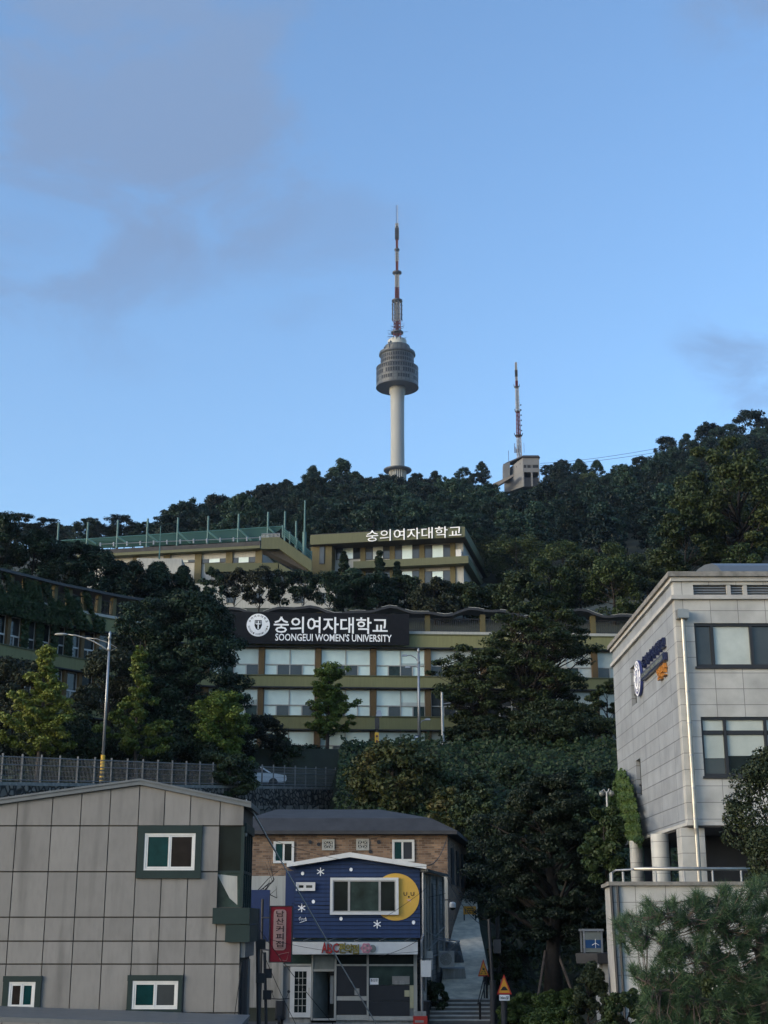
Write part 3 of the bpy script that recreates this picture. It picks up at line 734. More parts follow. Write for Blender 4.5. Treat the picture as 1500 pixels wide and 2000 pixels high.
# the wooded gap behind and right of the path
dark(770, 1600, 1445, 82, 90, 'yellow-flecked chestnut above the dark roof, between the pole and the stone wall', leaf='yellowish', name='chestnut_tree', prof='round', seed=171, flat=.7, ncl=56, L=.3, W_=.16, bark='bark')
dark(872, 1620, 1540, 48, 82, 'small yellow-flecked tree at the right end of the dark roof', leaf='yellowish', name='chestnut_tree', prof='round', seed=172, flat=.7, ncl=34, L=.26, W_=.14, bark='bark')
b = P(1082, 1938, 57); _, H, R = PT(1082, 1938, 1512, 108, 57, b.z)
FIRB = b
tree('fir_tree', 'very large dark fir with a thick trunk propped by stakes beside the stepped path', 'tree', b, H, R * .98, M['fir'], M['barkdark'], 181, 'round', .24, 190, 620, R * .18, .12, .055, .5, .1, .5, r=.36, nl=60, inner=.1,
     extra_cen=[pc(945, 1650, 57, .75), pc(925, 1700, 57, .7), pc(960, 1710, 57, .8), pc(930, 1750, 57, .7), pc(970, 1770, 57, .7), pc(950, 1785, 57, .55), pc(1000, 1740, 57, .8), pc(990, 1600, 57, .8), pc(1020, 1560, 57, .7), pc(1120, 1560, 57.5, .8), pc(1165, 1620, 57.5, .8), pc(1150, 1700, 57.5, .8), pc(1180, 1660, 58, .6), pc(940, 1600, 57, .5)])
dark(1160, 1700, 1540, 62, 64, 'dark fir behind the ivy-draped granite corner', seed=182, ncl=56, L=.2, name='conifer_tree')
dark(1185, 1720, 1572, 45, 51.5, 'leafy shrub beneath the globe lamp', leaf='midleaf', name='shrub', cat='shrub', prof='round', seed=183, ncl=34, L=.2, W_=.13, flat=.7)
dark(1010, 1920, 1745, 52, 64, 'dark bush behind the fir trunk, beside the path', leaf='darkleaf', name='bush', cat='bush', prof='round', seed=184, flat=.6, ncl=44, L=.18)
dark(1130, 1935, 1760, 70, 63, 'dark bush right of the fir trunk', leaf='darkleaf', name='bush', cat='bush', prof='round', seed=185, flat=.6, ncl=50, L=.18)
dark(985, 1940, 1840, 34, 59.5, 'dark bush between the path pole and the fir trunk', leaf='darkleaf', name='bush', cat='bush', prof='round', seed=186, flat=.6, ncl=30, L=.15)
dark(1060, 1650, 1530, 90, 75, 'dark tree behind the fir crown below the ivy bank', name='bushy_tree', prof='round', leaf='darkleaf', seed=187, flat=.6, ncl=56)
dark(940, 1640, 1540, 60, 78, 'dark tree above the yellow banner, left of the fir crown', name='bushy_tree', prof='round', leaf='darkleaf', seed=188, flat=.6, ncl=44)
dark(1150, 1830, 1690, 50, 61, 'dark bush behind the poster booth', leaf='darkleaf', name='bush', cat='bush', prof='round', seed=189, flat=.6, ncl=40, L=.18)

# ------------------------------------------------------------------ grey gabled building, left
YG = 42.0
def c1(x, y): return x / 2.679, 1450 + y / 2.679
def xz1(x, y, Y=YG):
    q = P(*c1(x, y), Y); return (q.x, q.z)
root = thing('gabled_building', 'grey panel-clad gabled building with green-trimmed windows, left of the blue shop', 'building', (xf(200, 1900, YG), YG, 0))
xr = xz1(1262, 900)[0]; xl = xf(0, 1800, YG) - 7
apex, rr_, ll_ = xz1(735, 225), xz1(1245, 336), xz1(0, 325)
sl_ = (apex[1] - ll_[1]) / (apex[0] - ll_[0])
hull = [(xl, -.3), (xr, -.3), (xr, rr_[1]), apex, (xl, apex[1] - sl_ * (apex[0] - xl))]
mb = MB(); mb.mi = 1
bay_x0 = xz1(1125, 650)[0]; bz1, bz0 = xz1(1180, 437)[1], xz1(1180, 862)[1]
back = 2.9
mb.prism(clip_convex([(xl, -.3), (bay_x0, -.3), (bay_x0, 30), (xl, 30)], hull), YG + .03, YG + back, 1)
mb.prism(clip_convex([(bay_x0, -.3), (xr, -.3), (xr, bz0), (bay_x0, bz0)], hull), YG + .03, YG + back, 1)
mb.prism(clip_convex([(bay_x0, bz1), (xr, bz1), (xr, 30), (bay_x0, 30)], hull), YG + .03, YG + back, 1)
vx = [xz1(x, 1100)[0] for x in (38, 225, 380, 535, 690, 828, 968, 1128)]
vx = [vx[0] - (vx[1] - vx[0]) * k for k in (5, 4, 3, 2, 1)] + vx + [xr]
hz = [-.3] + [xz1(700, y)[1] for y in (1415, 1160, 1040, 915, 677, 437)] + [30]
for i in range(len(vx) - 1):
    for j in range(len(hz) - 1):
        x0, x1, z0, z1 = vx[i] + .014, vx[i + 1] - .014, hz[j] + .02, hz[j + 1] - .02
        if x0 > bay_x0 - .05 and z0 < bz1 - .1 and z1 > bz0 + .1:
            continue
        pl = clip_convex([(x0, z0), (x1, z0), (x1, z1), (x0, z1)], hull)
        if len(pl) > 2: mb.prism(pl, YG - .03, YG + .03, 0)
mb.build('wall', [M['panel'], M['joint']], root)
rf = MB(); th = .17
for (a, b_) in ((hull[4], apex), (apex, (xr + .22, rr_[1] - .05))):
    if a is hull[4]: a = (xl - .2, hull[4][1] - .05)
    rf.hexa([(a[0], YG - .15, a[1] + .01), (b_[0], YG - .15, b_[1] + .01), (b_[0], YG + back, b_[1] + .01), (a[0], YG + back, a[1] + .01)],
            [(a[0], YG - .15, a[1] + th), (b_[0], YG - .15, b_[1] + th), (b_[0], YG + back, b_[1] + th), (a[0], YG + back, a[1] + th)], 0)
    rf.hexa([(a[0], YG - .19, a[1] + th * .75), (b_[0], YG - .19, b_[1] + th * .75), (b_[0], YG - .155, b_[1] + th * .75), (a[0], YG - .155, a[1] + th * .75)],
            [(a[0], YG - .19, a[1] + th * 1.1), (b_[0], YG - .19, b_[1] + th * 1.1), (b_[0], YG - .155, b_[1] + th * 1.1), (a[0], YG - .155, a[1] + th * 1.1)], 0)
rf.build('roof', M['flash'], root)
def gwin(sx0, sy0, sx1, sy1, fx0, fy0, fx1, fy1, left, right):
    a, b_ = xz1(sx0, sy1), xz1(sx1, sy0); c, d = xz1(fx0, fy1), xz1(fx1, fy0)
    t = MB()
    t.box(a[0], b_[0], YG - .10, YG - .031, d[1], b_[1]); t.box(a[0], b_[0], YG - .12, YG - .031, a[1], c[1])
    t.box(a[0] + .01, c[0], YG - .09, YG - .031, c[1], d[1]); t.box(d[0], b_[0] - .01, YG - .09, YG - .031, c[1], d[1])
    w = t.build('window_surround', M['dgreen'], root)
    f = MB(); f.frame(c[0], d[0], YG - .08, YG - .032, c[1], d[1], .055)
    xm = (c[0] + d[0]) / 2
    f.frame(c[0] + .06, xm, YG - .068, YG - .033, c[1] + .06, d[1] - .06, .045); f.frame(xm + .003, d[0] - .06, YG - .058, YG - .033, c[1] + .06, d[1] - .06, .045)
    f.build('window_frame', M['white'], w)
    MB().box(c[0] + .1, xm - .04, YG - .052, YG - .0345, c[1] + .1, d[1] - .1).build('window_pane', M[left], w)
    MB().box(xm + .045, d[0] - .1, YG - .043, YG - .0345, c[1] + .1, d[1] - .1).build('window_pane', M[right], w)
gwin(712, 436, 1062, 712, 752, 476, 1026, 670, 'tealglass', 'brownglass')
gwin(660, 1217, 960, 1428, 690, 1247, 935, 1395, 'tealglass', 'gglass')
gwin(8, 1222, 224, 1400, 42, 1252, 190, 1392, 'brownglass', 'tealglass')
# glazed corner bay
bay = MB()
zm = xz1(1180, 676)[1]
yb = YG + .05; ye = YG + 2.7
xo = xr + .03
bay.box(xo - .10, xo, yb, yb + .1, bz0, bz1); bay.box(bay_x0, xo - .10, yb, yb + .08, zm - .03, zm + .03); bay.box(bay_x0, bay_x0 + .05, yb, yb + .08, bz0, zm - .03)
bay.box(bay_x0, bay_x0 + .05, yb, yb + .08, zm + .03, bz1)
for k in range(1, 5):
    y = lerp(yb, ye, k / 4); bay.box(xo - .08, xo, y - .06, y, bz0, bz1 - .02)
bay.box(xo - .07, xo - .005, yb + .1, ye, zm - .04, zm + .04)
bay.box(xo - .12, xo + .05, yb + .1, ye, bz1 - .16, bz1 + .1)
bo = bay.build('corner_bay', M['dgreen'], root)
MB().box(bay_x0 + .05, xo - .1, yb + .03, yb + .05, zm + .03, bz1).box(xo - .05, xo - .03, yb + .1, ye - .06, zm + .04, bz1 - .16).build('bay_pane', M['dglass'], bo)
MB().box(bay_x0 + .05, xo - .1, yb + .03, yb + .05, bz0, zm - .03).box(xo - .05, xo - .03, yb + .1, ye - .06, bz0, zm - .04).build('bay_pane', M['greenglass'], bo)
# crumpled sheet behind the lower pane
a, b_, c_, d_ = xz1(1135, 690), xz1(1240, 700), xz1(1240, 850), xz1(1200, 815)
MB().poly([(a[0], yb + .028, a[1]), (d_[0], yb + .022, d_[1]), (c_[0], yb + .028, c_[1]), (b_[0], yb + .025, b_[1])]).poly([(a[0] + .1, yb + .0215, a[1]), (lerp(a[0], d_[0], .55), yb + .012, lerp(a[1], d_[1], .5)), (d_[0] + .1, yb + .018, d_[1] + .2), (b_[0] - .1, yb + .0235, b_[1])]).build('sheet', M['offwhite'], bo)
s0, s1 = xz1(1115, 950), xz1(1310, 866); s2, s3 = xz1(1180, 1045), xz1(1310, 952)
MB().box(s0[0], s1[0], YG - .22, ye, s0[1], s1[1]).build('bay_base', M['dgreen'], root)
MB().box(s2[0], s3[0], YG - .18, ye - .3, s2[1], s3[1] - .004).build('bay_base', M['dgreen'], root)
sv = MB(); q = P(481, 1630, YG + .6); sv.tube([(q.x - .25, q.y, q.z + .05), (q.x + .02, q.y, q.z)], .06, 10); sv.build('security_camera', M['white'], root)
sw = MB()
for k, (y0, y1, mm) in enumerate(((.3, 1.0, 0), (1.1, 1.8, 0), (1.95, 2.7, 1))):
    sw.box(xr + .002, xr + .06, YG + y0, YG + y1, .3, 2.6, mm)
sw.box(xr + .002, xr + .14, YG + .03, YG + back, 2.7, 3.3, 1)
sw.build('side_shutter', [M['dark'], M['flash']], root)

# near low metal roof at the bottom left edge
lr = MB(); yq = 38.0
a, b_ = P(-60, 1984, yq), P(470, 2003, yq)
lr.hexa([(a.x, yq, a.z - .12), (b_.x, yq, b_.z - .12), (b_.x, yq + 2.6, b_.z - .0), (a.x, yq + 2.6, a.z - .0)], [(a.x, yq, a.z), (b_.x, yq, b_.z), (b_.x, yq + 2.6, b_.z + .1), (a.x, yq + 2.6, a.z + .1)])
lr.box(a.x, b_.x, yq + .2, yq + 2.4, 0, min(a.z, b_.z) - .13)
lr.build('lean_to_shed', M['flash'], loc=(a.x, yq, 0), label='low grey metal lean-to roof at the foot of the grey gabled building', cat='shed')

# ------------------------------------------------------------------ blue shop
YS = 55.0
def c2(x, y): return 460 + x / 3, 1550 + y / 3
def xz2(x, y, Y=YS): q = P(*c2(x, y), Y); return (q.x, q.z)
def r2(x0, y0, x1, y1, Y=YS): return rect(*c2(x0, y0), *c2(x1, y1), Y)
root = thing('blue_shop', 'small blue-clad corner shop painted with a yellow moon and white stars', 'shop building', (xf(695, 1990, YS), YS, 0))
SH = root
wx0, wx1 = xz2(344, 650)[0], xz2(1082, 650)[0]
wz0 = xz2(700, 845)[1]; ap = xz2(672, 372); el = xz2(344, 432)[1]; er = xz2(1082, 446)[1]
hull = [(wx0, wz0), (wx1, wz0), (wx1, er), ap, (wx0, el)]
mb = MB(); mb.prism(hull, YS + .03, YS + 6, 1)
rows = int((ap[1] - wz0) / .15) + 1
for k in range(rows):
    z0, z1 = wz0 + k * .15, wz0 + (k + 1) * .15 - .02
    pl = clip_convex([(wx0 + .005, z0), (wx1 - .005, z0), (wx1 - .005, z1), (wx0 + .005, z1)], hull)
    if len(pl) > 2:
        n = len(pl)
        fr = [(p[0], YS + .022 * (p[1] - z0) / .15 - .002, p[1]) for p in pl]; bk = [(p[0], YS + .029, p[1]) for p in pl]
        mb.add(fr + bk, [list(range(n)), list(range(2 * n - 1, n - 1, -1))] + [[i, i + n, (i + 1) % n + n, (i + 1) % n] for i in range(n)], 0)
mb.build('siding_wall', [M['blue'], M['bluejoint']], root)
sx0 = xz2(287, 650)[0]
MB().box(sx0, wx0 - .004, YS + .35, YS + 5, wz0 - .1, el - .12).build('side_wall', M['blueside'], root)
# white roof edge
t = MB(); L_, A_, R_ = xz2(303, 432), xz2(672, 374), xz2(1117, 444)
tl_, ta, tr_ = xz2(303, 410), xz2(672, 346), xz2(1117, 418)
for (p, q, p2, q2) in ((L_, A_, tl_, ta), (A_, R_, ta, tr_)):
    t.hexa([(p[0], YS - .35, p[1]), (q[0], YS - .35, q[1]), (q[0], YS + 6.2, q[1]), (p[0], YS + 6.2, p[1])], [(p2[0], YS - .35, p2[1]), (q2[0], YS - .35, q2[1]), (q2[0], YS + 6.2, q2[1]), (p2[0], YS + 6.2, p2[1])])
t.build('roof', M['white'], root)
# moon and stars painted on the cladding, laid just proud of it
cx_, cz_ = xz2(940, 605); rm = xz2(1077, 605)[0] - cx_; rz_ = xz2(940, 467)[1] - cz_
mo = MB().disc(cx_, cz_, rm, YS - .014, YS - .004, 64, 0, rz_).build('moon_mural', M['yellow'], root)
fc = MB()
for ux in (995, 1036):
    u0, uz = xz2(ux, 588)
    pts = [(u0 + .055 * math.cos(a), YS - .02, uz + .06 * math.sin(a)) for a in [math.pi + k * math.pi / 8 for k in range(9)]]
    fc.tube([(pts[0][0], pts[0][1], uz + .07)] + pts + [(pts[-1][0], pts[-1][1], uz + .07)], .014, 6)
nx_, nz_ = xz2(1015, 605); fc.disc(nx_, nz_, .035, YS - .022, YS - .0145, 12)
fc.build('face', M['black'], mo)
mx_, mz_ = xz2(1016, 625); MB().prism([(mx_ - .09, mz_ + .04), (mx_ - .03, mz_ - .03), (mx_ + .03, mz_ - .01), (mx_ + .05, mz_ - .08), (mx_ + .08, mz_ + .03)], YS - .022, YS - .0145).build('mouth', M['pink'], mo)
for (x, y) in ((498, 458), (388, 670), (830, 765)):
    sx, sz = xz2(x, y); s_ = MB()
    for k in range(3):
        a = math.pi / 2 + k * math.pi / 3; ca, sa = math.cos(a), math.sin(a); L2, w2 = .155, .018
        s_.prism([(sx + ca * L2 + sa * w2, sz + sa * L2 - ca * w2), (sx + ca * L2 - sa * w2, sz + sa * L2 + ca * w2), (sx - ca * L2 - sa * w2, sz - sa * L2 + ca * w2), (sx - ca * L2 + sa * w2, sz - sa * L2 - ca * w2)], YS - .014 - k * .002, YS - .004)
    s_.build('star', M['letter'], root)
for (x, y) in ((393, 468), (677, 445), (456, 633), (618, 733), (1043, 755)):
    sx, sz = xz2(x, y); MB().disc(sx, sz, .062, YS - .013, YS - .004, 20, 0, .07).build('dot', M['letter'], root)
sg = MB()
for strokes in ([(372, 732), (380, 722), (385, 735), (375, 742), (372, 732)], [(388, 742), (392, 730), (398, 742), (402, 730), (406, 740), (411, 722), (413, 742)], [(376, 756), (395, 750), (418, 742)]):
    sg.tube([(*xz2(*s)[:1], YS - .012, xz2(*s)[1]) for s in strokes], .012, 5)
sg.build('signature', M['letter'], root)
# windows
def win(parent, x0, x1, z0, z1, y, splits, fw=.07, sash=.035, fmat='white', panes=('dglass',), smat='galv', proud=.08, name='window', sunk=0.0):
    f = MB(); f.frame(x0, x1, y - proud, y - .003, z0, z1, fw)
    w = f.build(name, M[fmat], parent)
    xs_ = [x0 + fw] + [lerp(x0, x1, s) for s in splits] + [x1 - fw]
    for i in range(len(xs_) - 1):
        g = MB(); off = .012 * (i % 2)
        g.frame(xs_[i] + .003, xs_[i + 1] - .003, y - proud * .7 - off, y - .004, z0 + fw + .003, z1 - fw - .003, sash); g.build('sash', M[smat], w)
        MB().box(xs_[i] + sash, xs_[i + 1] - sash, y - proud * .45 - off, y - .006, z0 + fw + sash - .004, z1 - fw - sash + .004).build('pane', M[panes[i % len(panes)]], w)
    return w
x0, x1, z0, z1 = r2(555, 493, 955, 710)
win(root, x0, x1, z0, z1, YS - .02, (.275, .725), .10, .04, 'white', ('dglass', 'greenglass', 'dglass'), 'gtrim', .10)
x0, x1, z0, z1 = r2(355, 520, 467, 570)
win(root, x0, x1, z0, z1, YS - .02, (.46,), .06, .045, 'white', ('dglass', 'gglass'), 'white')
# glass canopy strip, white sign band
x0, x1, z0, z1 = r2(328, 868, 1066, 940)
ca = MB(); ca.hexa([(x0, YS - .45, z1 + .012), (x1, YS - .45, z1 + .012), (x1, YS + .1, wz0 - .06), (x0, YS + .1, wz0 - .06)], [(x0, YS - .45, z1 + .03), (x1, YS - .45, z1 + .03), (x1, YS + .1, wz0 - .03), (x0, YS + .1, wz0 - .03)])
ca.build('canopy', M['greenglass'], root)
cb_ = MB()
for k in range(5):
    xx = lerp(x0, x1, (k + .5) / 5); cb_.tube([(xx, YS - .44, z1 + .045), (xx + .25, YS + .02, wz0 - .01)], .018, 6)
cb_.build('canopy_strut', M['galv'], root)
bd = MB().box(x0, x1, YS - .5, YS - .12, z0, z1).build('sign_band', M['white'], root)
# shop name: cut out coloured letters
a0, a1, b0, b1 = r2(508, 872, 725, 934)
cuts = (0, .15, .30, .46, .64, .80, 1.0)
ltxt, lcol = 'ABC편의점', ['red', 'red', 'red', 'ylw', 'ylw', 'ylw']
M['ylw'] = mat('shop_letter_gold', (.36, .29, .06), .5); M['lred'] = mat('shop_letter_red', (.42, .035, .03), .5)
hz_ = [(.05, 1), (.0, .88), (.08, .92), (.02, .95), (.05, .85), (-.05, .8)]
for i, ch in enumerate(ltxt):
    xx0, xx1 = lerp(a0, a1, cuts[i]) + .01, lerp(a0, a1, cuts[i + 1]) - .01
    zz0, zz1 = lerp(b0, b1, hz_[i][0]), lerp(b0, b1, hz_[i][1])
    MB().text(ch, rect_fn(xx0 - .015, xx1 + .015, zz0 - .015, zz1 + .015, YS - .503, .03), .035).build('letter_backing', M['brownink'], bd)
    MB().text(ch, rect_fn(xx0, xx1, zz0, zz1, YS - .536, .025), .012).build('letter', M['lred' if i < 3 else 'ylw'], bd)
# pale rosette plaque in place of the picture beside the shop name
a0, a1, b0, b1 = r2(737, 873, 820, 935)
ro = MB(); cx_, cz_ = lerp(a0, a1, .36), (b0 + b1) / 2; hh = (b1 - b0) / 2
ro.prism([(cx_ + (hh * (1.0 + .13 * math.cos(6 * t))) * 1.05 * math.cos(t), cz_ + hh * (.93 + .08 * math.cos(6 * t)) * math.sin(t)) for t in [k * math.pi / 24 for k in range(48)]], YS - .55, YS - .503)
ro.disc(lerp(a0, a1, .80), cz_ - .02, hh * .72, YS - .53, YS - .503, 24, 1)
for k in range(6): ro.disc(cx_ + hh * .5 * math.cos(k * 1.047), cz_ + hh * .5 * math.sin(k * 1.047), hh * .2, YS - .56, YS - .551, 14, 1 if k % 2 else 2)
M['rose'] = mat('rose', (.50, .20, .25), .5)
ro.build('plaque', [M['rose'], M['posterw'], M['pink']], bd)
# storefront
YF = YS + .12
zt = xz2(700, 942)[1]; zb_ = 0.06
bx0, bx1 = xz2(262, 1150)[0], xz2(1062, 1150)[0]
fr = MB()
def vpost(xa, xb, y0_, y1_): 
    a, b_, c, d = r2(xa, y0_, xb, y1_); fr.box(a, b_, YF - .06, YF + .05, c, d)
vpost(443, 452, 942, 1330); vpost(578, 590, 942, 1330); vpost(769, 780, 942, 1330); vpost(1045, 1065, 942, 1330); vpost(262, 276, 942, 1330)
def hbar(xa, xb, y0_, y1_, dy=.045):
    a, b_, c, d = r2(xa, y0_, xb, y1_); fr.box(a + .003, b_ - .003, YF - dy, YF + .045, c, d)
hbar(277, 442, 998, 1010); hbar(453, 577, 1030, 1042); hbar(591, 768, 1000, 1010); hbar(781, 1044, 1000, 1010); hbar(591, 768, 1298, 1328); hbar(781, 1044, 1305, 1330); hbar(453, 577, 1318, 1330)
fr.build('shopfront_frame', M['offwhite'], root)
def slab(name, m, xa, ya, xb, yb_, y0, y1, par=root, label=None):
    a, b_, c, d = r2(xa, ya, xb, yb_); return MB().box(a, b_, YF + y0, YF + y1, c, d).build(name, M[m], par, label=label)
slab('transom', 'posterw', 454, 948, 576, 1029, -.02, .01)
slab('glass_pane', 'dglass', 591, 944, 768, 1000, -.01, .01); slab('glass_pane', 'dglass', 781, 944, 1044, 1000, -.01, .01); slab('glass_pane', 'greenglass', 277, 944, 442, 998, -.01, .01)
slab('glass_pane', 'greenglass', 781, 1011, 1044, 1122, -.01, .01)
p_ = slab('dark_panel', 'dark', 591, 1011, 768, 1187, -.03, .01); slab('dark_panel', 'dark', 591, 1214, 768, 1297, -.03, .01)
slab('white_strip', 'offwhite', 591, 1188, 768, 1213, -.04, .012)
slab('dark_panel', 'dark', 781, 1125, 1020, 1214, -.03, .01); slab('dark_panel', 'dark', 781, 1216, 1020, 1304, -.03, .01)
slab('cream_panel', 'ylwp', 1022, 1124, 1044, 1258, -.03, .012) if 'ylwp' in M else None
M['cream'] = mat('cream_paper', (.42, .40, .25), .6)
slab('cream_panel', 'cream', 1022, 1124, 1044, 1258, -.03, .012)
nt_ = slab('notice', 'letter', 787, 1082, 838, 1120, -.025, -.012); slab('notice', 'cream', 990, 1153, 1020, 1190, -.045, -.032); slab('notice', 'dirtywhite', 697, 1142, 726, 1182, -.04, -.0305)
a0, a1, b0, b1 = r2(791, 1086, 834, 1102)
MB().text('출입문', rect_fn(a0, a1, b0, b1, YF - .0255, .004), .01).build('notice_text', M['black'], root)
# carton boxes inside, seen through the window: built in front of the dark back pane
slab('carton', 'concrete', 918, 1070, 1020, 1118, -.02, -.0105); slab('carton', 'dirtywhite', 930, 1096, 990, 1119, -.03, -.0205)
# white glazed door
a0, a1, b0, b1 = r2(318, 1014, 441, 1312)
dr = MB().frame(a0, a1, YF - .05, YF, b0, b1, .17).build('door', M['white'], root)
g0, g1, h0, h1 = a0 + .17, a1 - .17, b0 + .17, b1 - .17
MB().box(g0, g1, YF - .02, YF - .005, h0, h1).build('door_pane', M['dglass'], dr)
mu = MB()
for k in (1, 2): mu.box(lerp(g0, g1, k / 3) - .012, lerp(g0, g1, k / 3) + .012, YF - .032, YF - .021, h0, h1)
for k in range(1, 6): mu.box(g0, g1, YF - .036, YF - .0325, lerp(h0, h1, k / 6) - .012, lerp(h0, h1, k / 6) + .012)
mu.build('door_muntin', M['offwhite'], dr)
hd = MB(); hd.tube([(a1 - .07, YF - .1, lerp(b0, b1, .42)), (a1 - .07, YF - .1, lerp(b0, b1, .58))], .015, 8); hd.build('door_handle', M['steel'], dr)
# open doorway with the room behind it
a0, a1, b0, b1 = r2(453, 1043, 577, 1318)
rm_ = MB()
rm_.box(a0, a1, YF + 1.6, YF + 1.65, b0, b1, 0); rm_.box(a0, a1, YF + .05, YF + 1.6, b0 - .03, b0, 1); rm_.box(a1 - .02, a1, YF + .05, YF + 1.6, b0, b1, 0)
rm_.build('entrance_recess', [M['gglass'], M['dark']], root)
dl = MB(); xh = lerp(a0, a1, .10); dl.hexa([(a0, YF + .06, b0), (a0 + .05, YF + .06, b0), (xh + .45, YF + .9, b0), (xh + .40, YF + .9, b0)], [(a0, YF + .06, b1), (a0 + .05, YF + .06, b1), (xh + .45, YF + .9, b1), (xh + .40, YF + .9, b1)])
dl.build('open_door', M['posterw'], root)
shf = MB(); shf.box(a1 - .16, a1 - .03, YF + .3, YF + .8, b0 + .5, b0 + 1.5, 0)
for k in range(4): shf.box(a1 - .17, a1 - .161, YF + .32, YF + .78, b0 + .55 + k * .24, b0 + .73 + k * .24, 1 + k % 2)
shf.build('leaflet_rack', [M['galv'], M['poster'], M['posterw']], root)
# back wall of the shop and left pier
bw = MB(); bw.box(bx0, bx1, YF + 1.66, YF + 5.5, 0, zt + .1); bw.box(bx0 - .02, bx0 + .3, YF + .06, YF + 1.66, 0, zt); bw.box(xz2(590, 1100)[0], bx1, YF + .055, YF + 1.655, 0, zt - .005)
bw.box(xz2(276, 1100)[0], xz2(441, 1100)[0], YF + .055, YF + 1.5, 0, zt - .01)
bw.box(bx0, bx1, YS + .15, YF + 5.5, zt + .1, wz0 - .01)
bw.build('ground_floor_wall', M['dirtywhite'], root)
dp = MB(); xx, _ = xz2(1090, 600); zz0 = wz0 + .1
dp.tube([(xx + .06, YS + .05, er - .1), (xx + .06, YS + .05, wz0 + .15), (xx - .02, YS - .3, wz0 - .12), (xx - .02, YS - .3, .2)], .05, 8)
dp.build('downpipe', M['galv'], root)
st_ = MB().box(bx0 - .1, bx1 + .2, YF - .5, YF + .1, .013, .055).build('threshold', M['concrete'], root)
# painted blockwork annex running back up the lane
AX = [(wx1 + .04, YS + .12), (P(868, 1800, 64.5).x, 64.5)]
root = thing('block_annex', 'weathered white blockwork annex with pipes between the blue shop and the lane', 'annex', (AX[0][0], AX[0][1], 0))
an = MB(); zA, zB = zf(1697, YS) - .1, zf(1712, 64)
an.hexa([(AX[0][0] - 1.6, AX[0][1] + 5.8, 0), (AX[0][0], AX[0][1], 0), (AX[1][0], AX[1][1], 0), (AX[1][0] - 3, AX[1][1], 0)], [(AX[0][0] - 1.6, AX[0][1] + 5.8, zA), (AX[0][0], AX[0][1], zA), (AX[1][0], AX[1][1], zB), (AX[1][0] - 3, AX[1][1], zB)])
an.build('wall', M['block'], root)
ax = lambda t, o=0.06: (lerp(AX[0][0], AX[1][0], t) + o, lerp(AX[0][1], AX[1][1], t) - o * .3)
ap_ = MB(); ap_.hexa([(*ax(-.01, .0), zA + .005), (*ax(-.01, .28), zA + .005), (*ax(1.0, .28), zB + .005), (*ax(1.0, .0), zB + .005)], [(*ax(-.01, .0), zA + .09), (*ax(-.01, .28), zA + .09), (*ax(1.0, .28), zB + .09), (*ax(1.0, .0), zB + .09)]); ap_.build('eave', M['flash'], root)
pp = MB()
for t, r in ((.08, .05), (.2, .035), (.3, .05), (.62, .06), (.9, .05)):
    pp.tube([(*ax(t), .3 + t * 2.2), (*ax(t), lerp(zA, zB, t) - .1)], r, 8)
pp.tube([(*ax(.05), 3.4), (*ax(.5), 3.1), (*ax(.95), 3.5)], .03, 6); pp.tube([(*ax(.1), 2.6), (*ax(.7), 3.0)], .025, 6)
pp.build('pipe', M['dirtywhite'], root)
w_ = MB(); 
for t0, t1, h0, h1 in ((.38, .45, 3.2, 5.2), (.70, .76, 3.6, 4.8)):
    w_.hexa([(*ax(t0, 0.0), h0), (*ax(t0, .04), h0), (*ax(t1, .04), h0), (*ax(t1, 0.0), h0)], [(*ax(t0, 0.0), h1), (*ax(t0, .04), h1), (*ax(t1, .04), h1), (*ax(t1, 0.0), h1)])
w_.build('slit_window', M['dark'], root)
me_ = MB(); me_.box(ax(.12)[0], ax(.12)[0] + .25, ax(.12)[1] - .1, ax(.12)[1] + .2, 1.9, 2.6); me_.build('meter_box', M['galv'], root)
aw = MB(); q0, q1 = ax(.42, .05), ax(.62, .05)
aw.tube([(q0[0], q0[1], 3.05), (q0[0] + .9, q0[1] - .2, 2.85), (q1[0] + .9, q1[1] - .2, 2.9), (q1[0], q1[1], 3.05)], .03, 6); aw.tube([(q0[0] + .9, q0[1] - .2, 2.85), (q0[0] + .6, q0[1], 2.5), (q0[0], q0[1], 2.35)], .025, 6)
aw.build('bracket', M['galv'], root)

# ------------------------------------------------------------------ brick house behind
YB = 67.0
def r2b(*a): return r2(*a, Y=YB)
root = thing('brick_house', 'brown brick house with a dark hipped roof behind the blue shop', 'house', (xf(680, 1760, YB), YB, 2.8))
bx0, bx1 = xz2(60, 400, YB)[0], xz2(1243, 400, YB)[0]
zt, zmid = xz2(700, 243, YB)[1], xz2(150, 482, YB)[1]
ws = MB(); ws.box(bx0, bx1, YB, YB + .3, zmid, zt, 0); ws.build('wall', M['brick'], root)
BX2, BY2 = P(911, 1660, 79).x, 79.0
sw = MB(); sw.hexa([(bx1, YB + .001, 2.6), (BX2, BY2, 2.6), (BX2 - .4, BY2, 2.6), (bx1 - .4, YB + .301, 2.6)], [(bx1, YB + .001, zt), (BX2, BY2, zt), (BX2 - .4, BY2, zt), (bx1 - .4, YB + .301, zt)]); sw.build('side_wall', M['brickside'], root)
MB().box(bx0, bx1 - .01, YB - .05, YB + .3, 1.8, zmid - .004).build('plinth', M['offwhite'], root)
rf = MB()
ev = .45; e0, e1 = (bx0 - ev, YB - ev), (bx1 + ev, YB - ev)
e2, e3 = (BX2 + ev, BY2 + .4), (bx0 - ev, BY2 + .4)
z_e = zt + .02; z_m = zf(1598, YB + .35); z_r = zf(1581, YB + 5)
m0, m1 = (bx0, YB + .35), (bx1 - .75, YB + .35); m2, m3 = (BX2 - .75, BY2 - .9), (bx0, BY2 - .9)
k0, k1 = (bx0 + 1, YB + 5), (bx1 - 3.2, YB + 5); k2, k3 = (BX2 - 3.4, BY2 - 4), (bx0 + 1, BY2 - 4)
